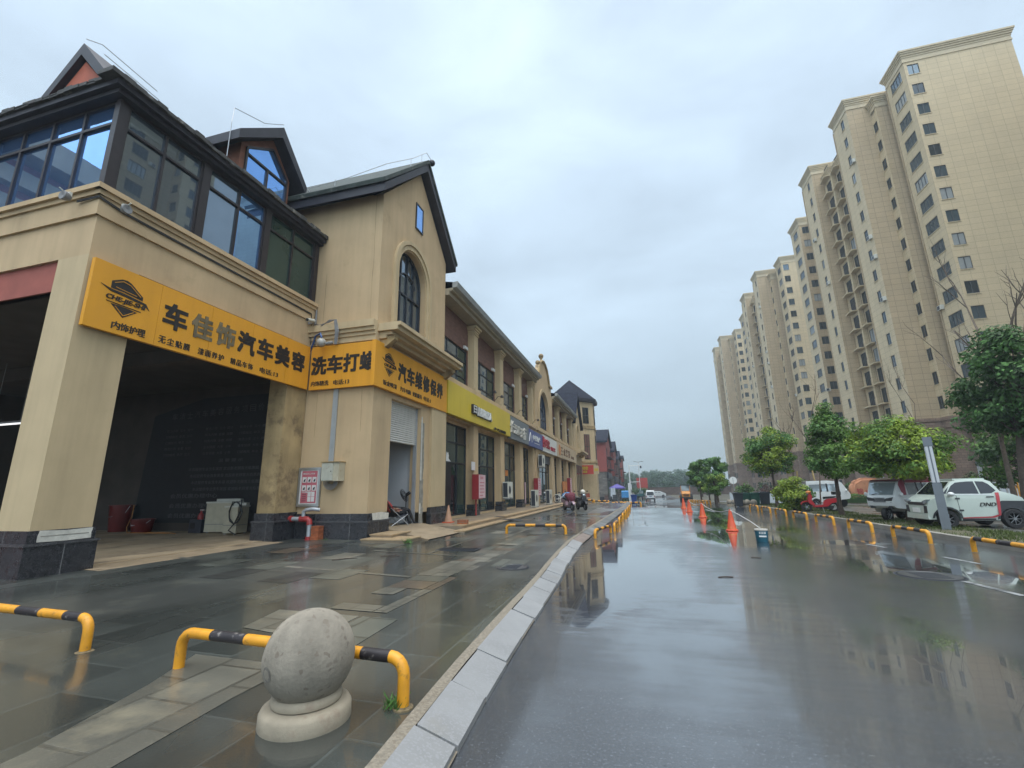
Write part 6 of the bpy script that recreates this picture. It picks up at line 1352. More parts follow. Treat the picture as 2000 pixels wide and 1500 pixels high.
def micro_car():
    t = thing('microcar', 'small mint white microcar with red stripe and black letters behind the grey lamp post', 'car', (10.16, 18.72, .105), rotz=PI)
    hw = .72; LV = (.5, .62, .75, .86, .95, 1.04, 1.15, 1.25, 1.35, 1.44); XS = (-1.1, -.6, 0, .6, 1.0, 1.15)
    def shape(x, z):
        k = 1.0
        if z > .95: k -= .22*((z-.95)/.55)**1.2
        if z < .4: k -= .05*(.4-z)/.2
        if x > .9: k -= .16*((x-.9)/.4)**2
        if x < -.8: k -= .10*((-.8-x)/.6)**2
        return k
    f, q, r = .83, -.83, .34
    prof = [(1.24, .28), (1.30, .42), (1.29, .66), (1.24, .80), (1.16, .88), (1.00, .97), (.90, 1.02), (.52, 1.42), (.38, 1.47), (0, 1.505), (-.36, 1.50), (-.52, 1.42), (-.66, 1.12), (-.95, 1.02), (-1.16, .92), (-1.20, .84), (-1.22, .5), (-1.2, .36), (q-r, .30)] + arc(q, .27, r, 175, 5) + [(q+r, .24), (f-r, .24)] + arc(f, .27, r, 175, 5) + [(f+r, .27)]
    bm_obj('body', slab_body(prof, hw, LV, shape, XS), M['car_mint'], t)
    side_panel('rear_fender', [(q+.42, .26), (q+r, .28)]+arc(q, .27, r, 5, 175)+[(-1.19, .36), (-1.21, .5), (-1.19, .82), (-.62, .83), (-.50, .78), (-.46, .42)], hw, shape, LV, M['car_dark'], t, .012, xs=(-1.1, -.8))
    side_panel('arch_trim', arc(f, .27, r+.05, 5, 175)+arc(f, .27, r, 175, 5), hw, shape, LV, M['car_dark'], t, .010, xs=(.9, 1.1))
    side_panel('side_glass', [(.74, 1.06), (.55, 1.30), (.40, 1.40), (.10, 1.43), (-.08, 1.43), (-.10, 1.05)], hw, shape, LV, M['glass_car'], t, .006)
    side_panel('quarter_glass', [(.86, 1.05), (.70, 1.21), (.62, 1.28), (.76, 1.06)], hw, shape, LV, M['glass_car'], t, .007)
    side_panel('rear_side_glass', [(-.14, 1.05), (-.12, 1.43), (-.33, 1.42), (-.44, 1.34), (-.56, 1.14), (-.42, 1.06)], hw, shape, LV, M['glass_car'], t, .006)
    cross_panel('windshield', (.90, 1.03), (.52, 1.42), .60, .52, M['glass_car'], t, .012)
    side_panel('stripe', [(-.46, .42), (-.28, .36), (.45, .33), (.45, .30), (-.35, .32), (-.52, .40), (-.60, 1.08), (-.50, 1.08)], hw, shape, LV, M['stripe_red'], t, .014, xs=(0,))
    side_panel('sill', [(q+.45, .25), (f-r-.02, .24), (f-r-.02, .30), (q+.45, .30)], hw, shape, LV, M['car_dark'], t, .013)
    d = side_panel('door', [(.46, .34), (.50, .60), (.52, 1.03), (.508, 1.03), (.488, .60), (.448, .34)], hw, shape, LV, M['car_dark'], t, .006)
    side_panel('belt_trim', [(.75, 1.02), (.75, 1.045), (-.40, 1.035), (-.40, 1.01)], hw, shape, LV, M['car_white'], t, .010)
    side_panel('handle', [(-.24, .93), (-.24, .965), (-.44, .97), (-.44, .935)], hw, shape, LV, M['car_dark'], t, .022)
    side_panel('hinge', [(.56, .88), (.56, .93), (.44, .93), (.44, .88)], hw, shape, LV, M['car_dark'], t, .02); side_panel('hinge', [(.52, .52), (.52, .57), (.40, .57), (.40, .52)], hw, shape, LV, M['car_dark'], t, .02)
    k = MB(); F = Fr((0, hw*1.0+.012, 0), (-1, 0, 0)); k.text('DND', F, .25, .72, .11, 0, .004, w=.42, bold=.05, shear=.3); k.build('lettering', M['ink'], t, local=True)
    m = MB(); m.fpoly(Fr((1.10, 0, 0), (0, 1, 0)), [(-.62, .26), (.62, .26), (.60, .40), (-.60, .40)], 0, .21); m.build('bumper', M['car_mint'], t, local=True)
    m = MB(); m.box(1.27, 1.302, -.45, .45, .70, .79); m.build('grille', M['car_dark'], t, local=True); m = MB(); m.box(1.29, 1.315, -.20, .20, .46, .60); m.build('number_plate', M['letter_white'], t, local=True)
    for s in (-1, 1):
        m = MB(); m.fpoly(Fr((1.24, 0, 0), (0, 1, 0)), [(s*.44, .73), (s*.60, .78), (s*.64, .88), (s*.38, .82)][::s], -.06, .06); m.build('headlight', M['glass_clear'], t, local=True)
        m = MB(); m.fpoly(Fr((1.23, 0, 0), (0, 1, 0)), [(s*.40, .44), (s*.60, .46), (s*.60, .68), (s*.45, .68)][::s], -.05, .07); m.build('fog_lamp_panel', M['car_dark'], t, local=True)
        m = MB(); m.ball((.70, s*.84, 1.04), .12, 8, sc=(.75, .8, .6)); m.box(.68, .76, s*.80-.14 if s > 0 else s*.8, s*.80 if s > 0 else s*.8+.14, .98, 1.0); m.build('wing_mirror', M['car_white'], t, 50, True)
        wheel(f, s*.64, .27, .17, t, 'rim_grey', 7); wheel(q, s*.66, .29, .2, t, 'rim_grey', 8)
    m = MB(); m.box(-.44, .4, -.5, .5, 1.48, 1.525); m.build('roof_panel', M['car_mint'], t, local=True); m = MB(); m.box(-1.1, 1.1, -.5, .5, .2, .5); m.build('underbody', M['black'], t, local=True)
    return t
micro_car()
def trike(loc, rz, label, roofm, name='passenger_tricycle'):
    t = thing(name, label, 'tricycle', loc, rotz=rz); hw = .62; LV = (.5, .7, .85, .95, 1.1, 1.3, 1.45); XS = (-.8, 0, .6, 1.0)
    def shape(x, z):
        k = 1.0
        if z > .9: k -= .14*((z-.9)/.7)
        if x > .5: k -= .30*((x-.5)/.75)**1.6
        return k
    prof = [(1.10, .50), (1.20, .58), (1.23, .74), (1.18, .88), (1.10, .95), (.82, 1.45), (.70, 1.53), (0, 1.56), (-1.05, 1.55), (-1.22, 1.48), (-1.26, .9), (-1.25, .36), (-1.12, .32)] + arc(-.82, .25, .30, 170, 10) + [(-.5, .30), (.50, .30), (.62, .46)]
    bm_obj('body', slab_body(prof, hw, LV, shape, XS), M['car_white'], t)
    side_panel('roof_band', [(.80, 1.47), (.70, 1.535), (-1.22, 1.555), (-1.22, 1.38), (-.9, 1.42), (.55, 1.42), (.62, .98), (.78, .96), (.86, 1.34)], hw, shape, LV, roofm, t, .008, xs=XS)
    m = MB(); m.fpoly(Fr((0, 0, 0), (1, 0, 0)), [(.78, 1.49), (.68, 1.545), (0, 1.62), (-1.2, 1.60), (-1.2, 1.53), (0, 1.55)][::-1], -.50, .50); m.build('roof', roofm, t, local=True)
    side_panel('side_glass', [(.52, .98), (.52, 1.40), (-.05, 1.40), (-.05, .98)], hw, shape, LV, M['glass_clear'], t, .008); side_panel('side_glass', [(-.15, .98), (-.15, 1.40), (-.42, 1.40), (-.42, .98)], hw, shape, LV, M['glass_clear'], t, .008)
    side_panel('rear_side_glass', [(-.5, .98), (-.5, 1.39), (-1.1, 1.37), (-1.1, .98)], hw, shape, LV, M['glass_clear'], t, .008)
    side_panel('pillar', [(-.05, .95), (-.05, 1.43), (-.15, 1.43), (-.15, .95)], hw, shape, LV, M['black'], t, .012); side_panel('pillar', [(-.42, .95), (-.42, 1.43), (-.5, 1.43), (-.5, .95)], hw, shape, LV, M['black'], t, .012)
    cross_panel('windshield', (1.09, .98), (.84, 1.42), .42, .44, M['glass_clear'], t, .012)
    m = MB()
    for k in range(4): m.box(1.215, 1.245, -.22+.01*k, .22-.01*k, .72+k*.045, .742+k*.045)
    m.build('grille', M['bin_grey'], t, local=True)
    for s in (-1, 1):
        m = MB(); m.fpoly(Fr((1.10, 0, 0), (0, 1, 0)), [(s*.14, .74), (s*.40, .70), (s*.46, .90), (s*.22, .85)][::s], -.03, .125); m.build('headlight', M['car_dark'], t, local=True)
        m = MB(); m.fpoly(Fr((1.08, 0, 0), (0, 1, 0)), [(s*.22, .50), (s*.36, .48), (s*.42, .64), (s*.30, .62)][::s], -.03, .12); m.build('fog_lamp', M['car_dark'], t, local=True)
        m = MB(); m.ball((.95, s*.62, 1.0), .08, 6, sc=(.6, .9, 1)); m.cyl((.95, s*.45, .96), (.95, s*.60, 1.0), .015, n=5); m.build('wing_mirror', M['car_white'], t, 50, True); wheel(-.82, s*.54, .25, .15, t)
    wheel(.92, 0.001, .26, .15, t); m = MB(); m.box(-1.1, .6, -.4, .4, .26, .36); m.build('underbody', M['black'], t, local=True)
    m = MB(); m.tube([(1.12, -.3, .99), (1.0, .1, 1.10)], .012, 5); m.build('wiper', M['black'], t, local=True); m = MB(); m.box(-.2, 0, -.12, .12, 1.57, 1.61); m.build('roof_vent', M['black'], t, local=True)
    return t
tk = trike((9.75, 21.6, .105), math.radians(216), 'white passenger tricycle van with dark red roof, nose to the road behind the second tree', M['trike_red'])
trike((11.2, 33.5, .105), math.radians(5), 'white passenger tricycle van with black pillars, half hidden behind the bush', M['car_white'])
def scooter(loc, rz, label, bodym, extra=None, kind='scooter'):
    t = thing('scooter', label, 'scooter', loc, rotz=rz)
    for x in (.60, -.60):
        w = MB().lathe([(.15, -.05), (.23, -.045), (.245, 0), (.23, .045), (.15, .05), (.14, 0)], 20, c=(x, 0, .245), axis='Y', cap=False).build('tyre', M['rubber'], t, 40, True); m = MB().lathe([(.15, -.02), (.15, .02)], 16, c=(x, 0, .245), axis='Y', cap=False).cyl((x, -.05, .245), (x, .05, .245), .06, n=10)
        for k in range(5): a = 2*PI*k/5; m.cyl((x, 0, .245), (x+.15*math.cos(a), 0, .245+.15*math.sin(a)), .014, n=4)
        m.build('rim', M['steel'], w, 40, True)
    F = Fr((0, 0, 0), (1, 0, 0))
    m = MB(); m.fpoly(F, [(.30, .30), (.46, .42), (.52, .62), (.46, .86), (.36, .92), (.30, .80), (.34, .60), (.22, .36)], -.16, .16); m.build('front_shield', bodym, t, 40, True)
    m = MB(); m.fpoly(F, [(.36, .40), (.56, .51), (.76, .47), (.84, .36), (.86, .42), (.74, .54), (.55, .58), (.40, .50)], -.07, .07); m.build('mudguard', bodym, t, 40, True)
    m = MB(); m.fpoly(F, [(-.22, .26), (.32, .24), (.32, .33), (-.14, .36), (-.24, .60), (-.40, .66), (-.85, .72), (-.92, .66), (-.80, .50), (-.52, .44), (-.34, .28)], -.14, .14); m.build('body', bodym, t, 40, True)
    m = MB(); m.fpoly(F, [(-.20, .64), (-.30, .66), (-.82, .74), (-.84, .79), (-.5, .78), (-.22, .76)], -.13, .13); m.build('seat', M['black'], t, 40, True)
    m = MB(); m.fpoly(F, [(-.55, .14), (-.1, .16), (.2, .18), (.2, .26), (-.35, .28), (-.62, .30)], -.10, .10); m.build('engine', M['black'], t, local=True)
    m = MB(); m.tube([(.60, 0, .25), (.44, 0, .75), (.38, 0, .98)], .03, 8); m.tube([(.30, -.32, 1.0), (.36, -.15, .98), (.38, 0, .97), (.36, .15, .98), (.30, .32, 1.0)], .018, 6); m.build('handlebar', M['black'], t, 40, True)
    m = MB(); m.ball((.47, 0, .92), .095, 8, sc=(.8, 1.2, .9)); m.build('headlight', M['glass_clear'], t, 50, True)
    for s in (-1, 1):
        m = MB(); m.cyl((.34, s*.25, 1.0), (.30, s*.30, 1.14), .008, n=5); m.ball((.29, s*.31, 1.17), .055, 6, sc=(.35, 1.1, .8)); m.build('mirror', M['black'], t, 50, True)
    m = MB(); m.tube([(-.1, .08, .25), (-.12, .22, .0)], .014, 5); m.build('kickstand', M['steel'], t, local=True); m = MB(); m.tube([(-.6, -.12, .66), (-.88, -.14, .84), (-.92, 0, .86), (-.88, .14, .84), (-.6, .12, .66)], .014, 6); m.build('grab_rail', M['steel'], t, 40, True)
    if extra == 'blanket':
        m = MB(); m.ball((.40, 0, .80), .30, 9, sc=(.62, 1.0, 1.05)); m.ball((.26, .12, .98), .17, 7, sc=(1, 1.4, .8)); m.ball((.28, -.16, .92), .18, 7, sc=(1, 1.2, .9)); m.build('wind_blanket', M['blanket'], t, 60, True)
    if extra == 'box':
        m = MB(); m.ball((.42, 0, .98), .13, 8, sc=(1, 1.2, .8)); m.build('front_cover', M['orange_disc'], t, 50, True); m = MB(); m.box(-.98, -.62, -.16, .16, .86, 1.02); m.build('top_box', M['black'], t, local=True)
    if extra == 'helmet':
        m = MB(); m.ball((.30, 0, 1.12), .17, 10, sc=(1, .95, .95)); m.build('helmet', M['letter_cream'], t, 60, True)
    return t
scooter((8.98, 27.85, .11), math.radians(172), 'red scooter parked on the grass beside the round bush', M['scooter_red'], 'box')
scooter((-4.45, 29.3, pz(-4.45)), math.radians(-58), 'pale pink scooter with a dark red patterned wind blanket, parked before the steps', M['scooter_pink'], 'blanket')
scooter((-3.75, 30.2, pz(-3.75)), math.radians(-60), 'black scooter with a cream helmet, just beyond the pink scooter', M['car_dark'], 'helmet')
scooter((-5.3, 84, gz(84)), math.radians(-60), 'small dark scooter standing far off by the red houses', M['car_dark'])
def bicycle():
    t = thing('bicycle', 'small dark bicycle with white panel parked by the air conditioner', 'bicycle', (-6.35, 38.1, .37), rotz=math.radians(40))
    for x in (.48, -.48):
        m = MB(); m.tube([(x+.3*math.cos(2*PI*k/20), 0, .3+.3*math.sin(2*PI*k/20)) for k in range(21)], .022, 6); w = m.build('tyre', M['rubber'], t, 50, True)
        m = MB(); [m.cyl((x, 0, .3), (x+.28*math.cos(a*PI/5), 0, .3+.28*math.sin(a*PI/5)), .004, n=3) for a in range(10)]; m.build('spokes', M['steel'], w, local=True)
    m = MB(); m.tube([(.48, 0, .3), (.36, 0, .85), (.34, 0, 1.0)], .02, 6); m.tube([(.38, 0, .72), (-.1, 0, .34), (-.48, 0, .3)], .022, 6); m.tube([(-.1, 0, .34), (-.2, 0, .78)], .02, 6); m.build('frame', M['letter_white'], t, 40, True)
    m = MB(); m.tube([(.28, -.26, 1.02), (.34, 0, 1.0), (.28, .26, 1.02)], .014, 6); m.build('handlebar', M['black'], t, 40, True); m = MB(); m.ball((-.2, 0, .82), .12, 6, sc=(1.2, .8, .4)); m.build('saddle', M['black'], t, 50, True)
bicycle()
def van(loc, rz, label, bodym, L=3.7, H=1.85, W=1.6, name='minivan'):
    t = thing(name, label, 'van', loc, rotz=rz); hw = W/2; LV = (.5, .8, 1.0, 1.2, 1.4, 1.6)
    shape = lambda x, z: 1-.16*max(0, (z-.95)/.9)-(.12*((x-1.3)/.6)**2 if x > 1.3 else 0)
    f, q, r = L*.32, -L*.30, .34
    prof = [(L/2-.05, .3), (L/2, .6), (L/2-.06, .85), (L/2-.35, 1.0), (L/2-.95, H-.15), (L/2-1.3, H), (-L/2+.25, H), (-L/2+.08, H-.15), (-L/2, 1.0), (-L/2, .35), (q-r, .28)] + arc(q, .28, r, 175, 5) + [(f-r, .24)] + arc(f, .28, r, 175, 5)
    bm_obj('body', slab_body(prof, hw, LV, shape, (-1, 0, 1)), bodym, t)
    for a, b in ((L*.18, -L*.02), (-L*.05, -L*.23), (-L*.26, -L*.42)): side_panel('side_glass', [(a, 1.05), (a-(.25 if a > .3 else 0), H-.22), (b, H-.22), (b, 1.05)], hw, shape, LV, M['glass_car'], t, .008)
    cross_panel('windshield', (L/2-.40, 1.05), (L/2-.92, H-.18), hw*.82, hw*.72, M['glass_car'], t, .012)
    m = MB(); m.box(-L/2-.012, -L/2+.10, -hw*.74, hw*.74, 1.02, 1.05); F = Fr((-L/2+.0, 0, 0), (0, -1, 0)); m.face([Vector((-L/2-.014, hw*.76, 1.06)), Vector((-L/2-.014, -hw*.76, 1.06)), Vector((-L/2+.05, -hw*.68, H-.24)), Vector((-L/2+.05, hw*.68, H-.24))]); m.build('rear_window', M['glass_car'], t, local=True)
    m = MB(); m.box(-L/2-.06, -L/2+.02, -hw*.96, hw*.96, .32, .52); m.build('bumper', M['bin_grey'], t, local=True); MB().box(-L/2-.02, -L/2, -.22, .22, .76, .88).build('number_plate', M['bin_blue'], t, local=True)
    for s in (-1, 1):
        MB().box(-L/2-.015, -L/2+.04, s*hw*.86-.06, s*hw*.86+.06, .62, .95).build('tail_light', M['fire_red'], t, local=True); MB().box(L/2-.12, L/2-.03, s*hw*.66-.14, s*hw*.66+.14, .68, .84).build('headlight', M['glass_clear'], t, local=True)
        wheel(f, s*(hw-.09), .28, .18, t); wheel(q, s*(hw-.09), .28, .18, t)
    return t
van((1.62, 89, gz(89)), math.radians(90), 'white minivan seen from behind on the road beyond the blue bin', M['car_white'])
van((4.0, 118, gz(118)), math.radians(0), 'small white car side on at the end of the road behind the minivan', M['car_white'], 3.6, 1.4, 1.6, 'hatchback_car')
def cargo_trike(loc, rz, label, cargo, cab, tarp=True):
    t = thing('cargo_tricycle', label, 'tricycle', loc, rotz=rz)
    MB().box(-1.5, .3, -.62, .62, .5, .62).build('bed', M['bin_grey'], t, local=True)
    if tarp:
        bm = slab_body([(.3, .62), (.28, 1.75), (.0, 1.86), (-1.2, 1.84), (-1.48, 1.7), (-1.5, .62)], .64, (.9, 1.3, 1.6), lambda x, z: 1-.08*max(0, z-1.4), (-1, -.5)); bm_obj('cover', bm, cargo, t)
    else: MB().box(-1.5, .3, -.64, -.6, .62, 1.0).box(-1.5, .3, .6, .64, .62, 1.0).box(-1.5, -1.46, -.6, .6, .62, 1.0).build('sides', cargo, t, local=True)
    bm = slab_body([(1.3, .4), (1.42, .8), (1.2, 1.0), (.95, 1.7), (.4, 1.75), (.36, .4)], .52, (.9, 1.3), lambda x, z: 1-.1*max(0, z-1), (.8,)); bm_obj('cab', bm, cab, t)
    side_panel('cab_glass', [(1.1, 1.05), (.93, 1.6), (.5, 1.62), (.5, 1.05)], .52, lambda x, z: 1-.1*max(0, z-1), (1.3,), M['glass_car'], t, .01); m = MB(); m.face([(.345, .4, 1.05), (.345, -.4, 1.05), (.375, -.36, 1.6), (.375, .36, 1.6)]); m.build('rear_window', M['glass_clear'], t, local=True)
    for x, y in ((1.0, .001), (-1.0, -.5), (-1.0, .5)): wheel(x, y, .28, .14, t)
    MB().box(-1.54, -1.5, -.6, .6, .38, .5).build('bumper', M['black'], t, local=True)
cargo_trike((-2.85, 90, gz(90)), math.radians(90), 'cargo tricycle under a bright blue tarpaulin, parked left of the blue bin', M['tarp_blue'], M['bin_blue'])
cargo_trike((.0, 104, gz(104)), math.radians(80), 'dark green cargo tricycle between the blue bin and the white minivan', M['truck_green'], M['truck_green'], False)
def roller():
    t = thing('road_roller', 'orange road roller seen from behind near the far end of the road', 'road roller', (7.35, 84, gz(84)), rotz=math.radians(86))
    bm = slab_body([(-.4, .7), (-.4, 1.7), (-1.5, 1.55), (-1.75, 1.3), (-1.75, .7)], .62, (1.2,), lambda x, z: 1); bm_obj('hood', bm, M['roller_orange'], t)
    m = MB(); [m.box(-1.78, -1.75, -.42, .42, .85+k*.1, .9+k*.1) for k in range(4)]; m.build('grille', M['black'], t, local=True)
    for s in (-1, 1):
        MB().box(.85, .95, s*.7-.05, s*.7+.05, 1.3, 2.6).box(-.35, -.25, s*.7-.05, s*.7+.05, 1.3, 2.6).build('cab_post', M['roller_orange'], t, local=True); wheel(-1.1, s*.82, .62, .42, t)
    MB().box(-.5, 1.1, -.85, .85, 2.6, 2.72).build('cab_roof', M['bin_grey'], t, local=True); MB().box(-.3, .9, -.66, .66, 1.7, 2.6).build('cab_glass', M['glass_clear'], t, local=True); MB().box(-.5, 1.2, -.75, .75, .7, 1.7).build('cab', M['roller_orange'], t, local=True)
    MB().cyl((2.0, -1.0, .7), (2.0, 1.0, .7), .68, n=28).build('drum', M['bin_grey'], t, 40, True); MB().box(1.1, 2.1, -1.1, -1.0, .6, .9).box(1.1, 2.1, 1.0, 1.1, .6, .9).box(1.0, 1.15, -1.1, 1.1, .6, .9).build('yoke', M['roller_orange'], t, local=True); MB().box(-1.85, -1.7, -.95, .95, .45, .75).build('bumper', M['black'], t, local=True)
roller()

# ------------------------------------------------------------------ street furniture, fences, bins, far things
def bin_(loc, label, mt, s=1.0, rz=0):
    t = thing('wheelie_bin', label, 'bin', loc, rotz=rz); m = MB(); a, b = .22, .29
    m.shared([(-a, -a, .06), (a, -a, .06), (a, a, .06), (-a, a, .06), (-b, -b, .95), (b, -b, .95), (b, b, .95), (-b, b, .95)], [(0, 1, 5, 4), (1, 2, 6, 5), (2, 3, 7, 6), (3, 0, 4, 7), (3, 2, 1, 0), (4, 5, 6, 7)]); m.box(-b-.03, b+.03, -b-.03, b+.03, .90, .95); m.build('body', M[mt], t, local=True)
    m = MB(); m.fpoly(Fr((0, 0, 0), (1, 0, 0)), [(-b-.04, .955), (b+.04, .955), (b+.02, .99), (0, 1.03), (-b, 1.01)], -b-.02, b+.05); m.build('lid', M[mt], t, local=True)
    for sx in (-1, 1): MB().cyl((sx*.2, .2, .09), (sx*.26, .2, .09), .09, n=12).build('wheel', M['rubber'], t, local=True)
    MB().tube([(-.2, b+.06, .92), (.2, b+.06, .92)], .016, 6).build('handle', M[mt], t, local=True); t.scale = (s, s, s); return t
bin_((-.76, 52, gz(52)), 'tall blue wheelie bin in the road at the end of the hoop barrier row', 'bin_blue', 1.06)
bin_((6.85, 37.3, gz(37.3)), 'dark blue grey wheelie bin, leftmost of the four by the right kerb', 'bin_grey', 1.02); bin_((7.5, 38.0, gz(38)), 'green wheelie bin right of the dark one, behind the ball bollards', 'bin_green', 1.0)
bin_((8.05, 37.7, gz(37.7)), 'green wheelie bin, third along, partly behind the ball bollards', 'bin_green', 1.0); bin_((8.6, 37.3, gz(37.3)), 'black green wheelie bin, rightmost of the four', 'bin_grey', 1.05)
def lamp_post(loc, label, H, w, rz=0):
    t = thing('lamp_post', label, 'lamp post', loc, 'grey square lamp posts'); h = w/2
    MB().box(-h, h, -h, h, -.05, H*.49).box(-h*.82, h*.82, -h*.82, h*.82, H*.49, H*.9).build('column', M['lamp_grey'], t, local=True)
    MB().box(-h*1.02, h*1.02, -h*1.02, h*1.02, H*.9, H).build('cap', M['lamp_grey'], t, local=True); F = FY(-h*.82); m = MB()
    for a in (-h*.78, h*.14): m.fbox(F, a, a+h*.62, H*.5, H*.895, 0, h*.16)
    G = Fr((-h*.82, 0, 0), (0, -1, 0))
    for a in (-h*.78, h*.14): m.fbox(G, a, a+h*.62, H*.5, H*.895, 0, h*.16)
    m.build('light_panel', M['lamp_panel'], t, local=True); t.rotation_euler = (0, 0, rz); return t
lamp_post((8.93, 17.45, .11), 'grey square lamp post with two pale light strips, in front of the microcar', 2.82, .22, -.47); lamp_post((17.42, 30, .1), 'small grey lamp post behind the microcar roof', 2.45, .2, .2)
lamp_post((19.3, 44.8, .1), 'thin grey lamp post by the white fence and the red stone', 2.2, .2, .2)
def sign_post():
    t = thing('round_sign', 'round pale traffic sign seen from behind on a thin post', 'sign', (9.1, 51, gz(51))); MB().cyl((0, 0, -.3), (0, 0, 2.6), .035, n=8).build('post', M['zinc'], t, local=True); MB().cyl((0, -.02, 2.35), (0, .0, 2.35), .36, n=24).build('disc', M['letter_white'], t, local=True)
sign_post()
def fence(p0, p1, zf, label, H=1.05, step=2.2, panel=True):
    a, b = Vector((*p0, 0)), Vector((*p1, 0)); L = (b-a).length; t = thing('fence', label, 'fence', (a.x, a.y, zf), rotz=math.atan2(b.y-a.y, b.x-a.x)); n = int(L/step)
    for k in range(n+1): MB().box(k*L/n-.05, k*L/n+.05, -.05, .05, -.3, H+.08).build('post', M['fence_white'], t, local=True)
    for k in range(n):
        m = MB(); u0, u1 = k*L/n+.05, (k+1)*L/n-.05
        if panel: m.box(u0, u1, -.02, .02, .12, H-.12)
        else: [m.box(u0+(u1-u0)*(j+.3)/8, u0+(u1-u0)*(j+.55)/8, -.012, .012, .12, H-.08) for j in range(8)]
        m.box(u0, u1, -.025, .025, H-.12, H); m.build('panel', M['fence_white'], t, local=True)
fence((8.0, 47.0), (15.5, 44.2), -.25, 'white panel fence behind the green bins'); fence((15.5, 44.2), (30, 42.5), -.1, 'white panel fence behind the hedge and the red stone')
fence((18.2, 30.6), (30, 30.0), .1, 'white slatted fence at the right edge behind the microcar', 1.3, 2.2, False)
t = thing('blue_notice', 'blue notice board fixed to the white fence by the round sign', 'notice board', (8.6, 46.6, .2)); F = Fr((8.25, 46.82, gz(47)), (7.5, -2.8, 0)); MB().fbox(F, 0, 1.35, .2, 1.0, .0, .05).build('panel', M['sign_azure'], t); k = MB(); k.text('小区入口', F, .68, .75, .16, .05, .055, w=.9, bold=.02); k.fbox(F, .2, 1.15, .4, .44, .05, .054); k.build('lettering', M['letter_white'], t)
def stone():
    t = thing('landscape_stone', 'large rounded red sandstone boulder with carved characters behind the hedge', 'boulder', (17.8, 43.3, .0)); m = MB(); F = FY(43.05); o = [(-1.6, 0), (1.75, 0), (1.7, .5), (1.35, 1.15), (.6, 1.75), (-.1, 1.9), (-.9, 1.85), (-1.45, 1.5), (-1.65, .7)]
    bm = bmesh.new(); r = random.Random(4)
    f0 = [bm.verts.new((17.8+x*.96, 42.9+.0, .05+z)) for x, z in o]; f1 = [bm.verts.new((17.8+x, 43.6, .05+z)) for x, z in o]; ff = bm.faces.new(f0); bm.faces.new(f1[::-1])
    for k in range(len(o)): j = (k+1) % len(o); bm.faces.new((f0[k], f1[k], f1[j], f0[j]))
    bmesh.ops.recalc_face_normals(bm, faces=bm.faces[:]); bmesh.ops.bevel(bm, geom=bm.edges[:], offset=.18, segments=3, affect='EDGES')
    for v in bm.verts: v.co += Vector((r.uniform(-.02, .02), r.uniform(-.02, .02), r.uniform(-.02, .02))); v.co -= Vector((17.8, 43.3, 0))
    bm_obj('rock', bm, M['sandstone'], t, 60); k = MB()
    for i, ch in enumerate('锦绣家园'): k.text(ch, FY(42.9), 16.8+i*.6, .9, .42, -.02, .012, w=.42, bold=.02)
    k.build('lettering', M['fire_red'], t)
stone()
def gantry():
    t = thing('traffic_pole', 'white traffic camera pole with a long arm at the far pavement end', 'traffic pole', (-1.9, 94, gz(94))); MB().cyl((-1.9, 94, -1.3), (-1.9, 94, 5.8), .13, .1, 10).build('pole', M['white_paint'], t, 40); MB().cyl((-1.95, 94, 5.6), (.42, 94, 5.65), .07, .05, 8).build('arm', M['white_paint'], t, 40); MB().box(-2.15, -1.65, 93.85, 94.1, 1.0, 2.0).build('control_box', M['white_paint'], t); MB().box(.2, .5, 93.9, 94.1, 5.1, 5.55).build('camera_box', M['bin_grey'], t); MB().cyl((-1.9, 94, 2.45), (.0, 94, 2.5), .05, n=6).build('lower_arm', M['white_paint'], t, 40); MB().cyl((-2.15, 93.6, -1.3), (-2.15, 93.6, 2.3), .16, n=10).build('sleeve', M['white_paint'], t, 40)
gantry()
t = thing('street_lamp', 'thin white street lamp with two heads far beyond the blue bin', 'street lamp', (-.1, 120, -1)); MB().cyl((-.05, 120, -1.2), (-.05, 120, 7.7), .09, .06, 8).build('pole', M['white_paint'], t, 40)
for s in (-1, 1): MB().cyl((-.05, 120, 7.6), (-.05+s*.9, 120, 7.75), .04, n=6).box(-.05+s*.9-.3, -.05+s*.9+.3, 119.85, 120.15, 7.7, 7.8).build('lamp_head', M['bin_grey'], t)
def billboard():
    t = thing('billboard', 'large plain red hoarding before the distant trees', 'billboard', (.7, 160, -1)); MB().box(-1.1, 2.4, 160, 160.15, .9, 4.4).build('panel', M['red_board'], t); m = MB()
    for z in (2.0, 3.2): m.box(-1.1, 2.4, 159.97, 160, z-.03, z+.03)
    m.build('panel_joint', M['gable_red'], t)
    for x in (-.6, .6, 1.9): MB().cyl((x, 160.1, -1.2), (x, 160.1, 1.0), .08, n=6).build('post', M['zinc'], t)
billboard()
def tent():
    t = thing('canopy_tent', 'purple market canopy in front of the far houses', 'canopy', (-4.6, 98, -1)); c = (-4.6, 98); a = 1.55; z0, z1 = 1.45, 2.2; q = [(c[0]-a, c[1]-a, z0), (c[0]+a, c[1]-a, z0), (c[0]+a, c[1]+a, z0), (c[0]-a, c[1]+a, z0)]
    m = MB(); m.shared(q+[(c[0], c[1], z1)], [(0, 1, 4), (1, 2, 4), (2, 3, 4), (3, 0, 4)]); m.shared(q+[(x, y, z0-.25) for x, y, z in q], [(4, 5, 1, 0), (5, 6, 2, 1), (6, 7, 3, 2), (7, 4, 0, 3)]); m.build('cover', M['tent_purple'], t)
    for x, y, z in q: MB().cyl((x, y, -1.2), (x, y, z0), .03, n=6).build('leg', M['zinc'], t)
tent()
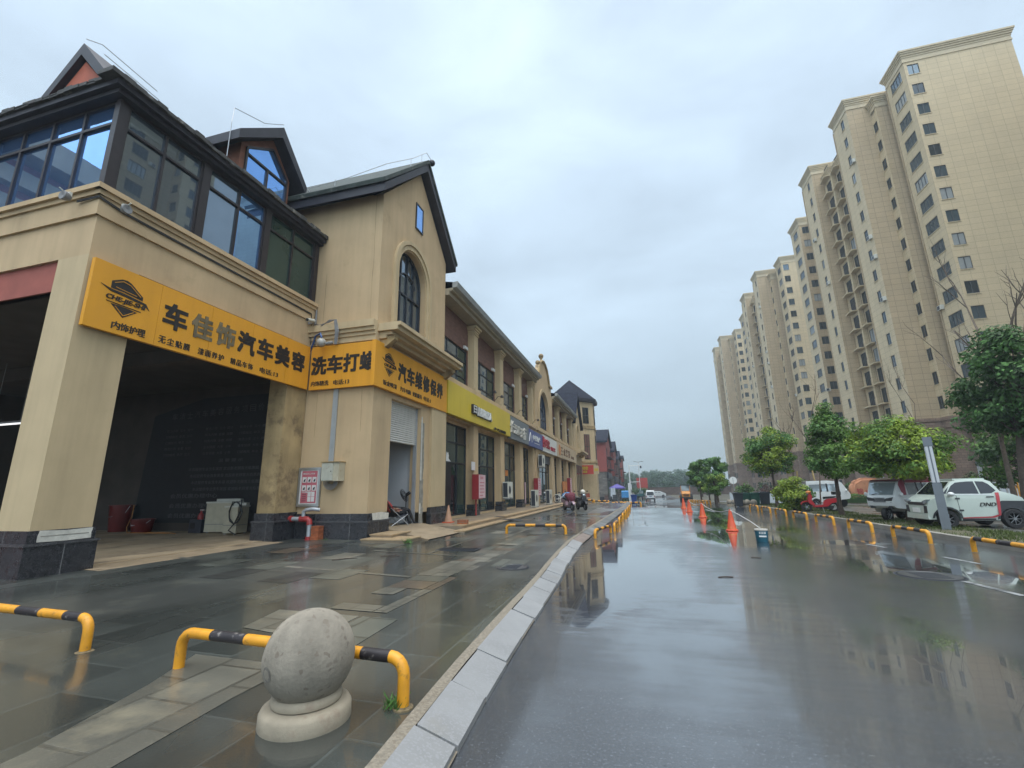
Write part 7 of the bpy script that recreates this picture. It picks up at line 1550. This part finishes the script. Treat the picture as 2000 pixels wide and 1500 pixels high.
for k, (x, y, mt, w, h) in enumerate(((-6.4, 80, 'bin_grey', .8, 1.0), (-5.9, 83, 'house_brown', .7, 1.2), (-5.6, 95, 'fence_white', .5, 2.4), (-5.2, 96.5, 'fence_white', .5, 2.4), (-4.9, 92, 'car_dark', .9, 1.1))):
    t = thing('stall_goods', ['grey crate stack by the tower shop', 'brown crate stack between tower and houses', 'tall pale display stand, left of a pair', 'tall pale display stand, right of a pair', 'dark covered goods under the far canopy'][k], ['crates', 'crates', 'stand', 'stand', 'goods'][k], (x, y, -1)); m = MB(); z = -1.0
    for j in range(3): m.box(x-w/2+.03*j, x+w/2-.02*j, y-.3, y+.3, z, z+h/3-.02); z += h/3
    m.build('stack', M[mt], t)
def end_wall():
    t = thing('boundary_wall', 'long low brick wall closing the far end of the road below the trees', 'wall', (8, 150, -1)); MB().box(2.2, 26, 150, 150.3, -1.2, 1.15).build('brickwork', M['wall_brick'], t); MB().box(2.2, 26, 149.95, 150.35, 1.15, 1.25).build('coping', M['house_brown'], t)
end_wall()

# ------------------------------------------------------------------ trees and plants
def leaf_mesh(name, pts, nrm, size, mt, seed, mix=None, frac=.4):
    """leaf faces (two bent halves) spread over the given points"""
    r = np.random.default_rng(seed); n = len(pts); d = nrm + r.normal(0, .55, (n, 3)); d /= np.linalg.norm(d, axis=1)[:, None]
    a = np.cross(d, r.normal(0, 1, (n, 3))); a /= np.linalg.norm(a, axis=1)[:, None]; b = np.cross(d, a); s = size*r.uniform(.6, 1.35, n)[:, None]
    v = np.empty((n, 4, 3)); v[:, 0] = pts - a*s*.5; v[:, 1] = pts + b*s*.27 - d*s*.06; v[:, 2] = pts + a*s*.5; v[:, 3] = pts - b*s*.27 - d*s*.06
    f = np.arange(4*n).reshape(-1, 4); tri = np.concatenate([f[:, [0, 1, 2]], f[:, [0, 2, 3]]])
    me = bpy.data.meshes.new(name); me.from_pydata(v.reshape(-1, 3).tolist(), [], tri.tolist()); mats = [mt] + ([mix] if mix else [])
    for m in mats: me.materials.append(m)
    if mix is not None:
        pick = mixsel(pts, r, frac); me.polygons.foreach_set('material_index', np.concatenate([pick, pick]).astype(int))
    o = bpy.data.objects.new(name, me); COL.objects.link(o); return o
def mixsel(p, r, frac):
    q = np.sin(p[:, 0]*2.9+p[:, 1]*1.7)+np.sin(p[:, 2]*3.3-p[:, 0]*1.3)+.8*p[:, 2]/max(p[:, 2].max(), .1)+r.normal(0, .5, len(p)); return q > np.quantile(q, 1-frac)
def crown_points(seed, n, c, rx, rz, shape='round', clumps=46, cr=.36, gap=.0):
    r = np.random.default_rng(seed); cl = []
    while len(cl) < clumps:
        p = r.uniform(-1, 1, 3); q = np.linalg.norm(p)
        if q > 1 or q < .35: continue
        z = p[2]
        if shape == 'cone': k = (1-z)/2*.75+.30
        elif shape == 'flat': k = 1.0 if z < .3 else 1.0-.35*(z-.3)
        else: k = 1
        cl.append((p[0]*k*rx, p[1]*k*rx, z*rz, r.uniform(.6, 1.3)))
    cl = np.array(cl); cl[:, :3] *= r.uniform(.85, 1.12, (clumps, 1)); w = cl[:, 3]**2; idx = r.choice(clumps, n, p=w/w.sum())
    d = r.normal(0, 1, (n, 3)); d /= np.linalg.norm(d, axis=1)[:, None]; rad = cr*cl[idx, 3]*r.uniform(.15, 1, n)**.5
    off = d*rad[:, None]*np.array([1, 1, .72]); pts = cl[idx, :3]+off+np.array(c); nrm = d*.7+np.array([0, 0, .6]) + (cl[idx, :3]/np.array([rx, rx, rz]))*.5
    return pts, nrm, cl[:, :3]+np.array(c)
def tree(name, loc, label, H, zc0, rx, leaf, n, mt, mix, seed, shape='round', group=None, tr=.09, clumps=46, cr=None, lean=(0, 0), frac=.4, bark='bark'):
    t = thing(name, label, 'tree', loc, group); r = random.Random(seed); zc = (zc0+H)/2; rz = (H-zc0)/2; c = (lean[0], lean[1], zc)
    pts, nrm, cl = crown_points(seed, n, c, rx*.90, rz*.90, shape, clumps, cr or rx*.32)
    o = leaf_mesh('crown', pts, nrm, leaf, mt, seed, mix, frac); o.parent = t
    m = MB(); top = Vector((lean[0]*.8, lean[1]*.8, zc0+rz*1.2)); k = 7
    path = [Vector((lean[0]*.8*(i/k)**1.5+r.uniform(-.03, .03)*H*.12, lean[1]*.8*(i/k)+r.uniform(-.03, .03)*H*.12, -.08+(top.z+.08)*i/k)) for i in range(k+1)]
    m.tube(path, [tr*1.35 if i == 0 else tr*(1-.72*i/k) for i in range(k+1)], 9)
    for q in cl[::2]:
        b = path[min(k, max(4, int(k*(.55+.4*r.random()))))]; q = Vector(q); mid = b.lerp(q, .5)+Vector((0, 0, -.06*rz)); m.tube([b, mid, q], [tr*.24, tr*.15, tr*.06], 5)
    m.build('trunk', M[bark], t, 60, True); return t
GT = 'street trees along the right kerb'
tree('street_tree', (9.62, 20.9, .11), 'broad light green street tree between the tricycle van and the microcar', 4.05, 1.25, 1.78, .13, 17000, M['leaf_light'], M['leaf'], 21, 'flat', GT, .10, 90, .44, frac=.5)
tree('street_tree', (8.83, 24.8, .11), 'pointed dark green street tree with a bare dark trunk beside the red scooter', 5.2, 1.5, 1.5, .13, 16000, M['leaf'], M['leaf_mid'], 22, 'cone', GT, .11, 80, .40, frac=.35)
tree('street_tree', (8.49, 33.9, .11), 'yellow green street tree left of the round bush', 5.4, 1.85, 1.75, .145, 12500, M['leaf_light'], M['leaf_mid'], 23, 'round', GT, .10, 75, .44, frac=.5)
tree('street_tree', (13.95, 22.0, .1), 'tall dark green tree with large leaves at the right edge', 7.6, 2.9, 2.45, .19, 17000, M['leaf_dark'], M['leaf_mid'], 24, 'round', GT, .19, 85, .60, (1.0, 0), .45)
tree('street_tree', (17.6, 27.0, .1), 'shadowy dark tree low at the right edge behind the microcar', 5.4, 1.0, 2.3, .22, 4500, M['leaf_dark'], M['leaf'], 25, 'round', GT, .13, 40, .6)
tree('far_street_tree', (6.75, 58, gz(58)), 'tall bright green tree on the far right kerb, left of a pair', 5.3, 1.6, 1.45, .26, 5200, M['leaf_mid'], M['leaf'], 26, 'round', 'far trees before the apartment towers', .12, 34, .42)
tree('far_street_tree', (8.35, 57, gz(57)), 'tall bright green tree on the far right kerb, right of a pair', 5.4, 1.5, 1.45, .26, 5200, M['leaf_mid'], M['leaf'], 27, 'round', 'far trees before the apartment towers', .12, 34, .42)
tree('far_street_tree', (7.15, 50, gz(50)), 'lower olive green tree with forked dark trunk in front of the far pair', 3.2, 1.0, 1.4, .2, 4600, M['leaf'], M['leaf_light'], 28, 'round', 'far trees before the apartment towers', .14, 34, .36, frac=.3)
tree('far_street_tree', (9.2, 70, gz(70)), 'dark green tree at the far kerb, behind the bright pair', 4.6, .6, 1.5, .22, 2600, M['leaf'], M['leaf_dark'], 29, 'round', 'far trees before the apartment towers', .12, 30, .45)
tree('far_street_tree', (10.5, 74, -1), 'far bluish green tree between the pair and the farthest tower', 6.0, 1.0, 2.0, .26, 3000, M['leaf_far'], M['leaf_mid'], 30, 'round', 'far trees before the apartment towers', .14, 30, .55)
# the wood beyond the wall
protos = [tree('distant_tree', (-400, 300, -1), 'hazy tree in the distant wood beyond the end wall', 12.0, .8, 4.2+.4*k, .8, 1500, M['leaf_far'], M['leaf_dark'], 40+k, ('round', 'cone', 'round')[k], 'distant wood beyond the end wall', .25, 26, 1.5, frac=.3) for k in range(3)]
r_ = random.Random(31); spots = []
for k in range(30):
    y = 225+95*r_.random(); a = -.062+.165*(k+.7*r_.random())/30; spots.append((a*y, y))
for k in range(8): spots.append((5+k*3.2+r_.uniform(-1, 1), 175+10*r_.random()))
for k, (x, y) in enumerate(spots):
    s_ = (.80+.32*r_.random())*(y/285) if y > 200 else .36+.1*r_.random(); p = protos[k % 3]
    if k < 3: p.location = (x, y, -1); p.scale = (s_, s_, s_*1.0); p.rotation_euler = (0, 0, r_.random()*6)
    else: dup(p, (x, y, -1), r_.random()*6, scale=(s_*(.9+.3*r_.random()), s_, s_))
tree('dark_far_tree', (14.0, 118, -1), 'dark blue green tall tree standing left behind the bright far pair', 9.2, 1.0, 2.0, .34, 2200, M['leaf_far'], M['leaf_dark'], 51, 'cone', None, .2, 26, .7)
def shrub(loc, label, H, rx, leaf, n, mt, mix, seed, cat='shrub', name='shrub', frac=.45):
    t = thing(name, label, cat, loc); pts, nrm, cl = crown_points(seed, n, (0, 0, H*.52), rx*.88, H*.46, 'round', 34, rx*.34); pts[:, 2] = np.maximum(pts[:, 2], .03)
    leaf_mesh('foliage', pts, nrm, leaf, mt, seed, mix, frac).parent = t; m = MB()
    for q in cl[::3]: m.tube([(0, 0, -.03), Vector(q)*.55, q], [.03, .02, .008], 5)
    m.build('stem', M['bark'], t, local=True)
shrub((8.12, 29.1, .11), 'round bright green bush on the grass beside the red scooter', 1.8, .92, .13, 6500, M['leaf_light'], M['leaf_mid'], 61, 'bush', 'bush', .4)
rs = random.Random(8)
for k, (x, y, H, rx, red) in enumerate(((26.5, 47, 2.6, 1.7, 1), (30, 48, 2.4, 1.8, 1), (23, 49, 2.0, 1.6, 0), (14.8, 49, 2.2, 1.4, 0), (12.2, 50.5, 2.1, 1.5, 1), (10.2, 52, 2.0, 1.3, 0), (18.5, 48.5, 1.8, 1.5, 0))):
    shrub((x, y, gz(y)), ['dark red leaved shrub behind the fence, above the microcar roof', 'dark red leaved shrub at the foot of the nearest tower', 'dark green shrub behind the fence and the red stone', 'dark green shrub behind the white fence near the yellow green tree', 'reddish shrub behind the white fence beside the round sign', 'low dark green shrub left of the round sign', 'low green shrub between fence and tower, left of the red stone'][k], H, rx, .2, 1500, M['leaf_red'] if red else M['leaf_dark'], M['leaf_dark'] if red else M['leaf'], 70+k)
for k in range(5): shrub((-5.5+k*1.9, 153+k, -1), f'pale green bush by the distant end wall, {ORD[k]} from the left houses', 3.0-.25*k, 1.6, .3, 700, M['leaf_mid'], M['leaf_far'], 90+k)
def hedge(x0, x1, y, H, label, seed):
    t = thing('hedge', label, 'hedge', ((x0+x1)/2, y, .1)); r = np.random.default_rng(seed); n = 6500; L = x1-x0
    p = np.stack([r.uniform(-L/2, L/2, n), r.uniform(-.35, .35, n), H*r.beta(2.2, 1.0, n)], 1); p[:, 2] += .05*np.sin(p[:, 0]*5); nr = np.stack([r.normal(0, .3, n), np.sign(p[:, 1])*.5-.3, np.full(n, .7)], 1)
    leaf_mesh('foliage', p, nr, .10, M['leaf_dark'], seed, M['leaf'], .45).parent = t; MB().box(-L/2+.1, L/2-.1, -.2, .2, 0, H*.6).build('core', M['leaf_dark'], t, local=True)
hedge(13.6, 24, 40.5, .62, 'low clipped dark hedge in front of the red stone', 5)
def bare_tree(loc, label, H, seed, lean=0.0, r0=.06, z0=0.0, fork=3):
    t = thing('bare_tree', label, 'tree', loc, 'bare dead trees'); r = random.Random(seed); tk = MB(); br = MB()
    def grow(mb, p, d, L, rad, lv):
        k = 5; pts = [p]; 
        for i in range(k): d = (d+Vector((r.uniform(-.16, .16), r.uniform(-.16, .16), .05))).normalized(); pts.append(pts[-1]+d*L/k)
        mb.tube(pts, [rad*(1-.7*i/k) for i in range(k+1)], 5 if lv else 8)
        if lv < 3:
            for i in range(fork+ (1 if lv == 0 else 0)):
                q = pts[r.randint(2, k)]; e = (d+Vector((r.uniform(-.9, .9), r.uniform(-.9, .9), r.uniform(.0, .5)))).normalized(); grow(br, q, e, L*r.uniform(.34, .55), rad*.48, lv+1)
    grow(tk, Vector((0, 0, 0)), Vector((lean, 0, 1)).normalized(), H*.72, r0, 0)
    tk.build('trunk', M['bark_pale'], t, 60, True); br.build('branches', M['bark_pale'], t, 60, True)
bare_tree((16.35, 25.0, .1), 'bare dead tree rising highest above the dark right tree', 11.4, 101, 0, .13); bare_tree((17.5, 25.2, .1), 'bare dead tree at the right edge above the dark tree', 11.0, 102, 0, .12)
bare_tree((15.7, 25.4, .1), 'bare dead tree leaning left out of the dark right tree', 10.6, 103, -.16, .11); bare_tree((12.6, 27, .1), 'thin bare tree between the two light street trees', 7.6, 104, .06, .04)
bare_tree((9.25, 28.6, .1), 'bare twigs rising behind the pointed dark tree', 7.1, 105, -.04, .04); bare_tree((10.4, 36, .1), 'dense bare tree behind the round bush', 6.2, 106, 0, .07, fork=4)
for k, (x, y, h, lean) in enumerate(((10.0, 35.0, 2.3, .12), (11.1, 34.2, 2.6, -.08))):
    t = thing('support_stake', ['pale wooden stake leaning beside the dense bare tree', 'pale wooden stake right of the dense bare tree'][k], 'stake', (x, y, .1)); MB().cyl((0, 0, -.05), (lean*h, 0, h), .05, n=7).build('pole', mat(f'stake_wood', (.42, .30, .13), .8), t, local=True)
t = thing('yellow_gate', 'small yellow slatted gate behind the microcar tail', 'gate', (19.1, 30.2, .1)); m = MB(); [m.box(-.35+.14*k, -.28+.14*k, -.02, .02, .1, 1.5) for k in range(6)]; m.box(-.36, .46, -.03, .03, .25, .32); m.box(-.36, .46, -.03, .03, 1.3, 1.37); m.build('slats', M['paint_yellow'], t, local=True); MB().box(-.42, -.36, -.04, .04, 0, 1.6).build('post', M['zinc'], t, local=True)

# ------------------------------------------------------------------ damp air
def haze():
    m = bpy.data.materials.new('haze_air'); m.use_nodes = True; nt = m.node_tree; nt.nodes.clear(); out = nt.nodes.new('ShaderNodeOutputMaterial'); v = nt.nodes.new('ShaderNodeVolumePrincipled')
    v.inputs['Color'].default_value = (.80, .90, .98, 1); v.inputs['Density'].default_value = HAZE; v.inputs['Anisotropy'].default_value = .2; nt.links.new(v.outputs[0], out.inputs['Volume'])
    tag(MB().box(-60, 75, -75, 345, -2.2, 62).build('haze', m), kind='stuff')
HAZE = .0010
haze()
